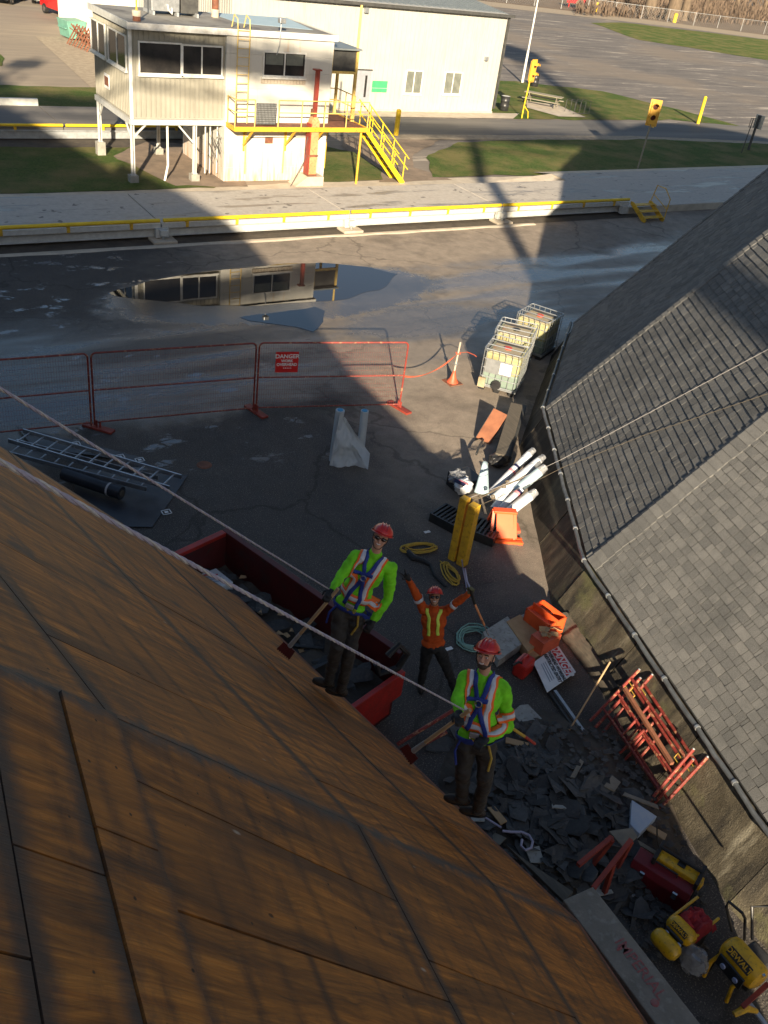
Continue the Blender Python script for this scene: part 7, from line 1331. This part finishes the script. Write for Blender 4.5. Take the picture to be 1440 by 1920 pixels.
# --- front worker
J = jset(dict(head=(911, 1232, 8.45), neck=(908, 1264, 8.55), pelvis=(893, 1385, 8.75), shr=(874, 1272, 8.55), elr=(858, 1312, 8.45), wrr=(860, 1334, 8.30), shl=(944, 1290, 8.62), ell=(952, 1362, 8.82), wrl=(912, 1386, 8.55), hpr=(875, 1392, 8.75), hpl=(912, 1398, 8.8), knr=(868, 1448, 9.0), knl=(910, 1458, 9.05), anr=(866, 1496, 9.6), anl=(896, 1518, 9.75), foot=(862, 1512, 9.3)))
upb = (J['neck'] - J['pelvis']).normalized()
T, bv, A, jk, tr = worker('bare faced bearded roofer in lime shirt with blue harness, nearest the camera', None, None, J, tocam(J['neck']) + XI * -.12, (J['head'] - J['neck']).normalized() * .6 + upb * .4, tocam(J['head']) * .85 + XI * -.25 + Vector((0, 0, -.1)), 'skin', 'hi_vis', beard=True)
hivis(T, bv, A, J); harness(T, bv, A, J)
c = J['ell'].lerp(J['shl'], .32); ar = (J['ell'] - J['shl']).normalized(); s1 = ar.orthogonal().normalized(); s2 = ar.cross(s1)
for wd_, mm_, of_ in ((.095, 'hi_vis_orange', .008), (.05, 'tape_silver', .012)): strap(bv, [c + (s1 * cos(t) + s2 * sin(t)) * .1 for t in [2 * pi * i / 12 for i in range(12)]], wd_, mm_, 'arm_band', T, of_, 24, closed=True)
hand(T, J['wrr'], (J['wrr'] - J['elr']), -tocam(J['wrr']), 'glove', 1.1); hand(T, J['wrl'], (J['wrl'] - J['ell']), ZU * -1, 'glove', 1.0)
for a in ('r', 'l'): boot(T, J['an' + a], Vector((-.75, .5, .35)), (J['kn' + a] - J['an' + a]))
shovel('wooden shafted roof spade held by the nearest bearded roofer', (866, 1342), 8.22, (775, 1408), 8.75, 'r')
W2W = at(880, 1337, 8.45)
T = thing('d_handle_shovel', 'short shovel with red D handle lying by the nearest roofer', 'shovel', G(990, 1385)); p, q = at(955, 1362, 9.6), at(1000, 1392, 10.6); MB().cyl(p, p.lerp(q, .6), .018, 10).build('shaft', 'rope_yellow', T, smooth=True); d = (q - p).normalized(); x = d.cross(ZU).normalized(); r_ = p.lerp(q, .6); MB().tube([r_, r_ + d * .07 + x * .06, r_ + d * .22 + x * .075, r_ + d * .22 - x * .075, r_ + d * .07 - x * .06, r_], .017, 8).build('d_handle', 'red_paint', T, smooth=True)
# --- worker on the ground with raised arms
fa, fb = G(790, 1278, .11), G(853, 1290, .11)
J = jset(dict(head=(815, 1121, 13.28), neck=(814, 1139, 13.40), pelvis=(812, 1208, 13.72), shr=(793, 1142, 13.42), elr=(779, 1110, 13.2), wrr=(766, 1086, 13.05), shl=(836, 1146, 13.45), ell=(862, 1126, 13.28), wrl=(880, 1112, 13.15), hpr=(802, 1214, 13.75), hpl=(823, 1216, 13.75), knr=(796, 1248, 13.95), knl=(838, 1252, 14.0), anr=(790, 1278, 14), anl=(853, 1290, 14), foot=(822, 1287, 14)))
J['anr'], J['anl'] = fa, fb; J['foot'] = (fa + fb) / 2 - Vector((0, 0, .11)); J['knr'] = J['hpr'].lerp(fa, .5) + tocam(fa) * .04; J['knl'] = J['hpl'].lerp(fb, .5) + tocam(fb) * .04
T, bv, A, jk, tr = worker('worker in orange shirt standing on the asphalt with both arms raised', None, None, J, tocam(J['neck']), (J['head'] - J['neck']).normalized(), tocam(J['head']), 'skin_tan', 'orange_shirt', legs_mat='trousers_black', glasses=True)
for sg in (-1, 1): strap(bv, [out(J['neck'], A, sg * .10, .04, .0), out(J['neck'], A, sg * .095, .2, -.12), out(J['neck'], A, sg * .085, .2, -.40)], .05, 'tape_lime', 'brace_band', T, .008, 20)
for a in ('r', 'l'):
    c = J['el' + a].lerp(J['sh' + a], .42); ar = (J['el' + a] - J['sh' + a]).normalized(); s1 = ar.orthogonal().normalized(); s2 = ar.cross(s1); strap(bv, [c + (s1 * cos(t) + s2 * sin(t)) * .1 for t in [2 * pi * i / 12 for i in range(12)]], .055, 'tape_silver', 'arm_band', T, .008, 22, closed=True); boot(T, J['an' + a], Vector((-.4, -.7, 0)), ZU)
hand(T, J['wrr'], (J['wrr'] - J['elr']), tocam(J['wrr']), 'glove', .3, True, 1.05); hand(T, J['wrl'], (J['wrl'] - J['ell']) + ZU * .2, tocam(J['wrl']), 'glove_olive', 1.1, False, 1.05)
T = thing('reaching_tool', 'long orange shafted tool held up by the orange shirted worker', 'hand tool', J['foot']); MB().cyl(at(882, 1104, 13.05), at(890, 1132, 13.25), .022, 10).build('grip', 'rubber', T, smooth=True); MB().cyl(at(890, 1132, 13.25), at(908, 1172, 13.6), .018, 10).build('shaft', 'orange_primer', T, smooth=True); MB().tube([at(908, 1172, 13.6), at(913, 1186, 13.75), at(917, 1192, 13.8)], .009, 8).build('rod', 'galvanised', T, smooth=True)
T = thing('safety_rope', 'pink white rope rising above the raised gloved hand toward the posts', 'rope', G(870, 1070)); MB().tube([G(872, 1066, .1), at(876, 1090, 13.6), at(884, 1108, 13.15)], .014, 6).build('rope', 'rope_purple', T, smooth=True)
# --- lifelines: twisted ropes from the roofers up past the camera
def twisted(label, p, q, r, grp='lifelines running down the plywood roof', sag=0.0):
    T = thing('lifeline_rope', label, 'rope', q, 0, grp); p, q = Vector(p), Vector(q); d = (q - p).normalized(); x = d.orthogonal().normalized(); y = d.cross(x); L = (q - p).length; n = int(L / .012)
    for k in range(3):
        ph = 2 * pi * k / 3; m = MB(); m.tube([p.lerp(q, i / n) - ZU * sag * 4 * (i / n) * (1 - i / n) + (x * cos(ph + i * .42) + y * sin(ph + i * .42)) * r * .46 for i in range(n + 1)], r * .56, 5); m.build('strand', 'rope_purple' if k else 'rope_white', T, smooth=True)
    return T
pA = at(0, 865, 2.3); dA = (pA - W2W).normalized(); twisted('thick lifeline crossing the plywood to the nearest roofer', pA + dA * 1.2, W2W, .0085)
W1W = at(622, 1108, 9.6); pB = at(0, 728, 4.0); dB = (pB - W1W).normalized(); twisted('thinner lifeline passing over the ladders to the sunglasses roofer', pB + dB * 1.6, W1W, .0085)
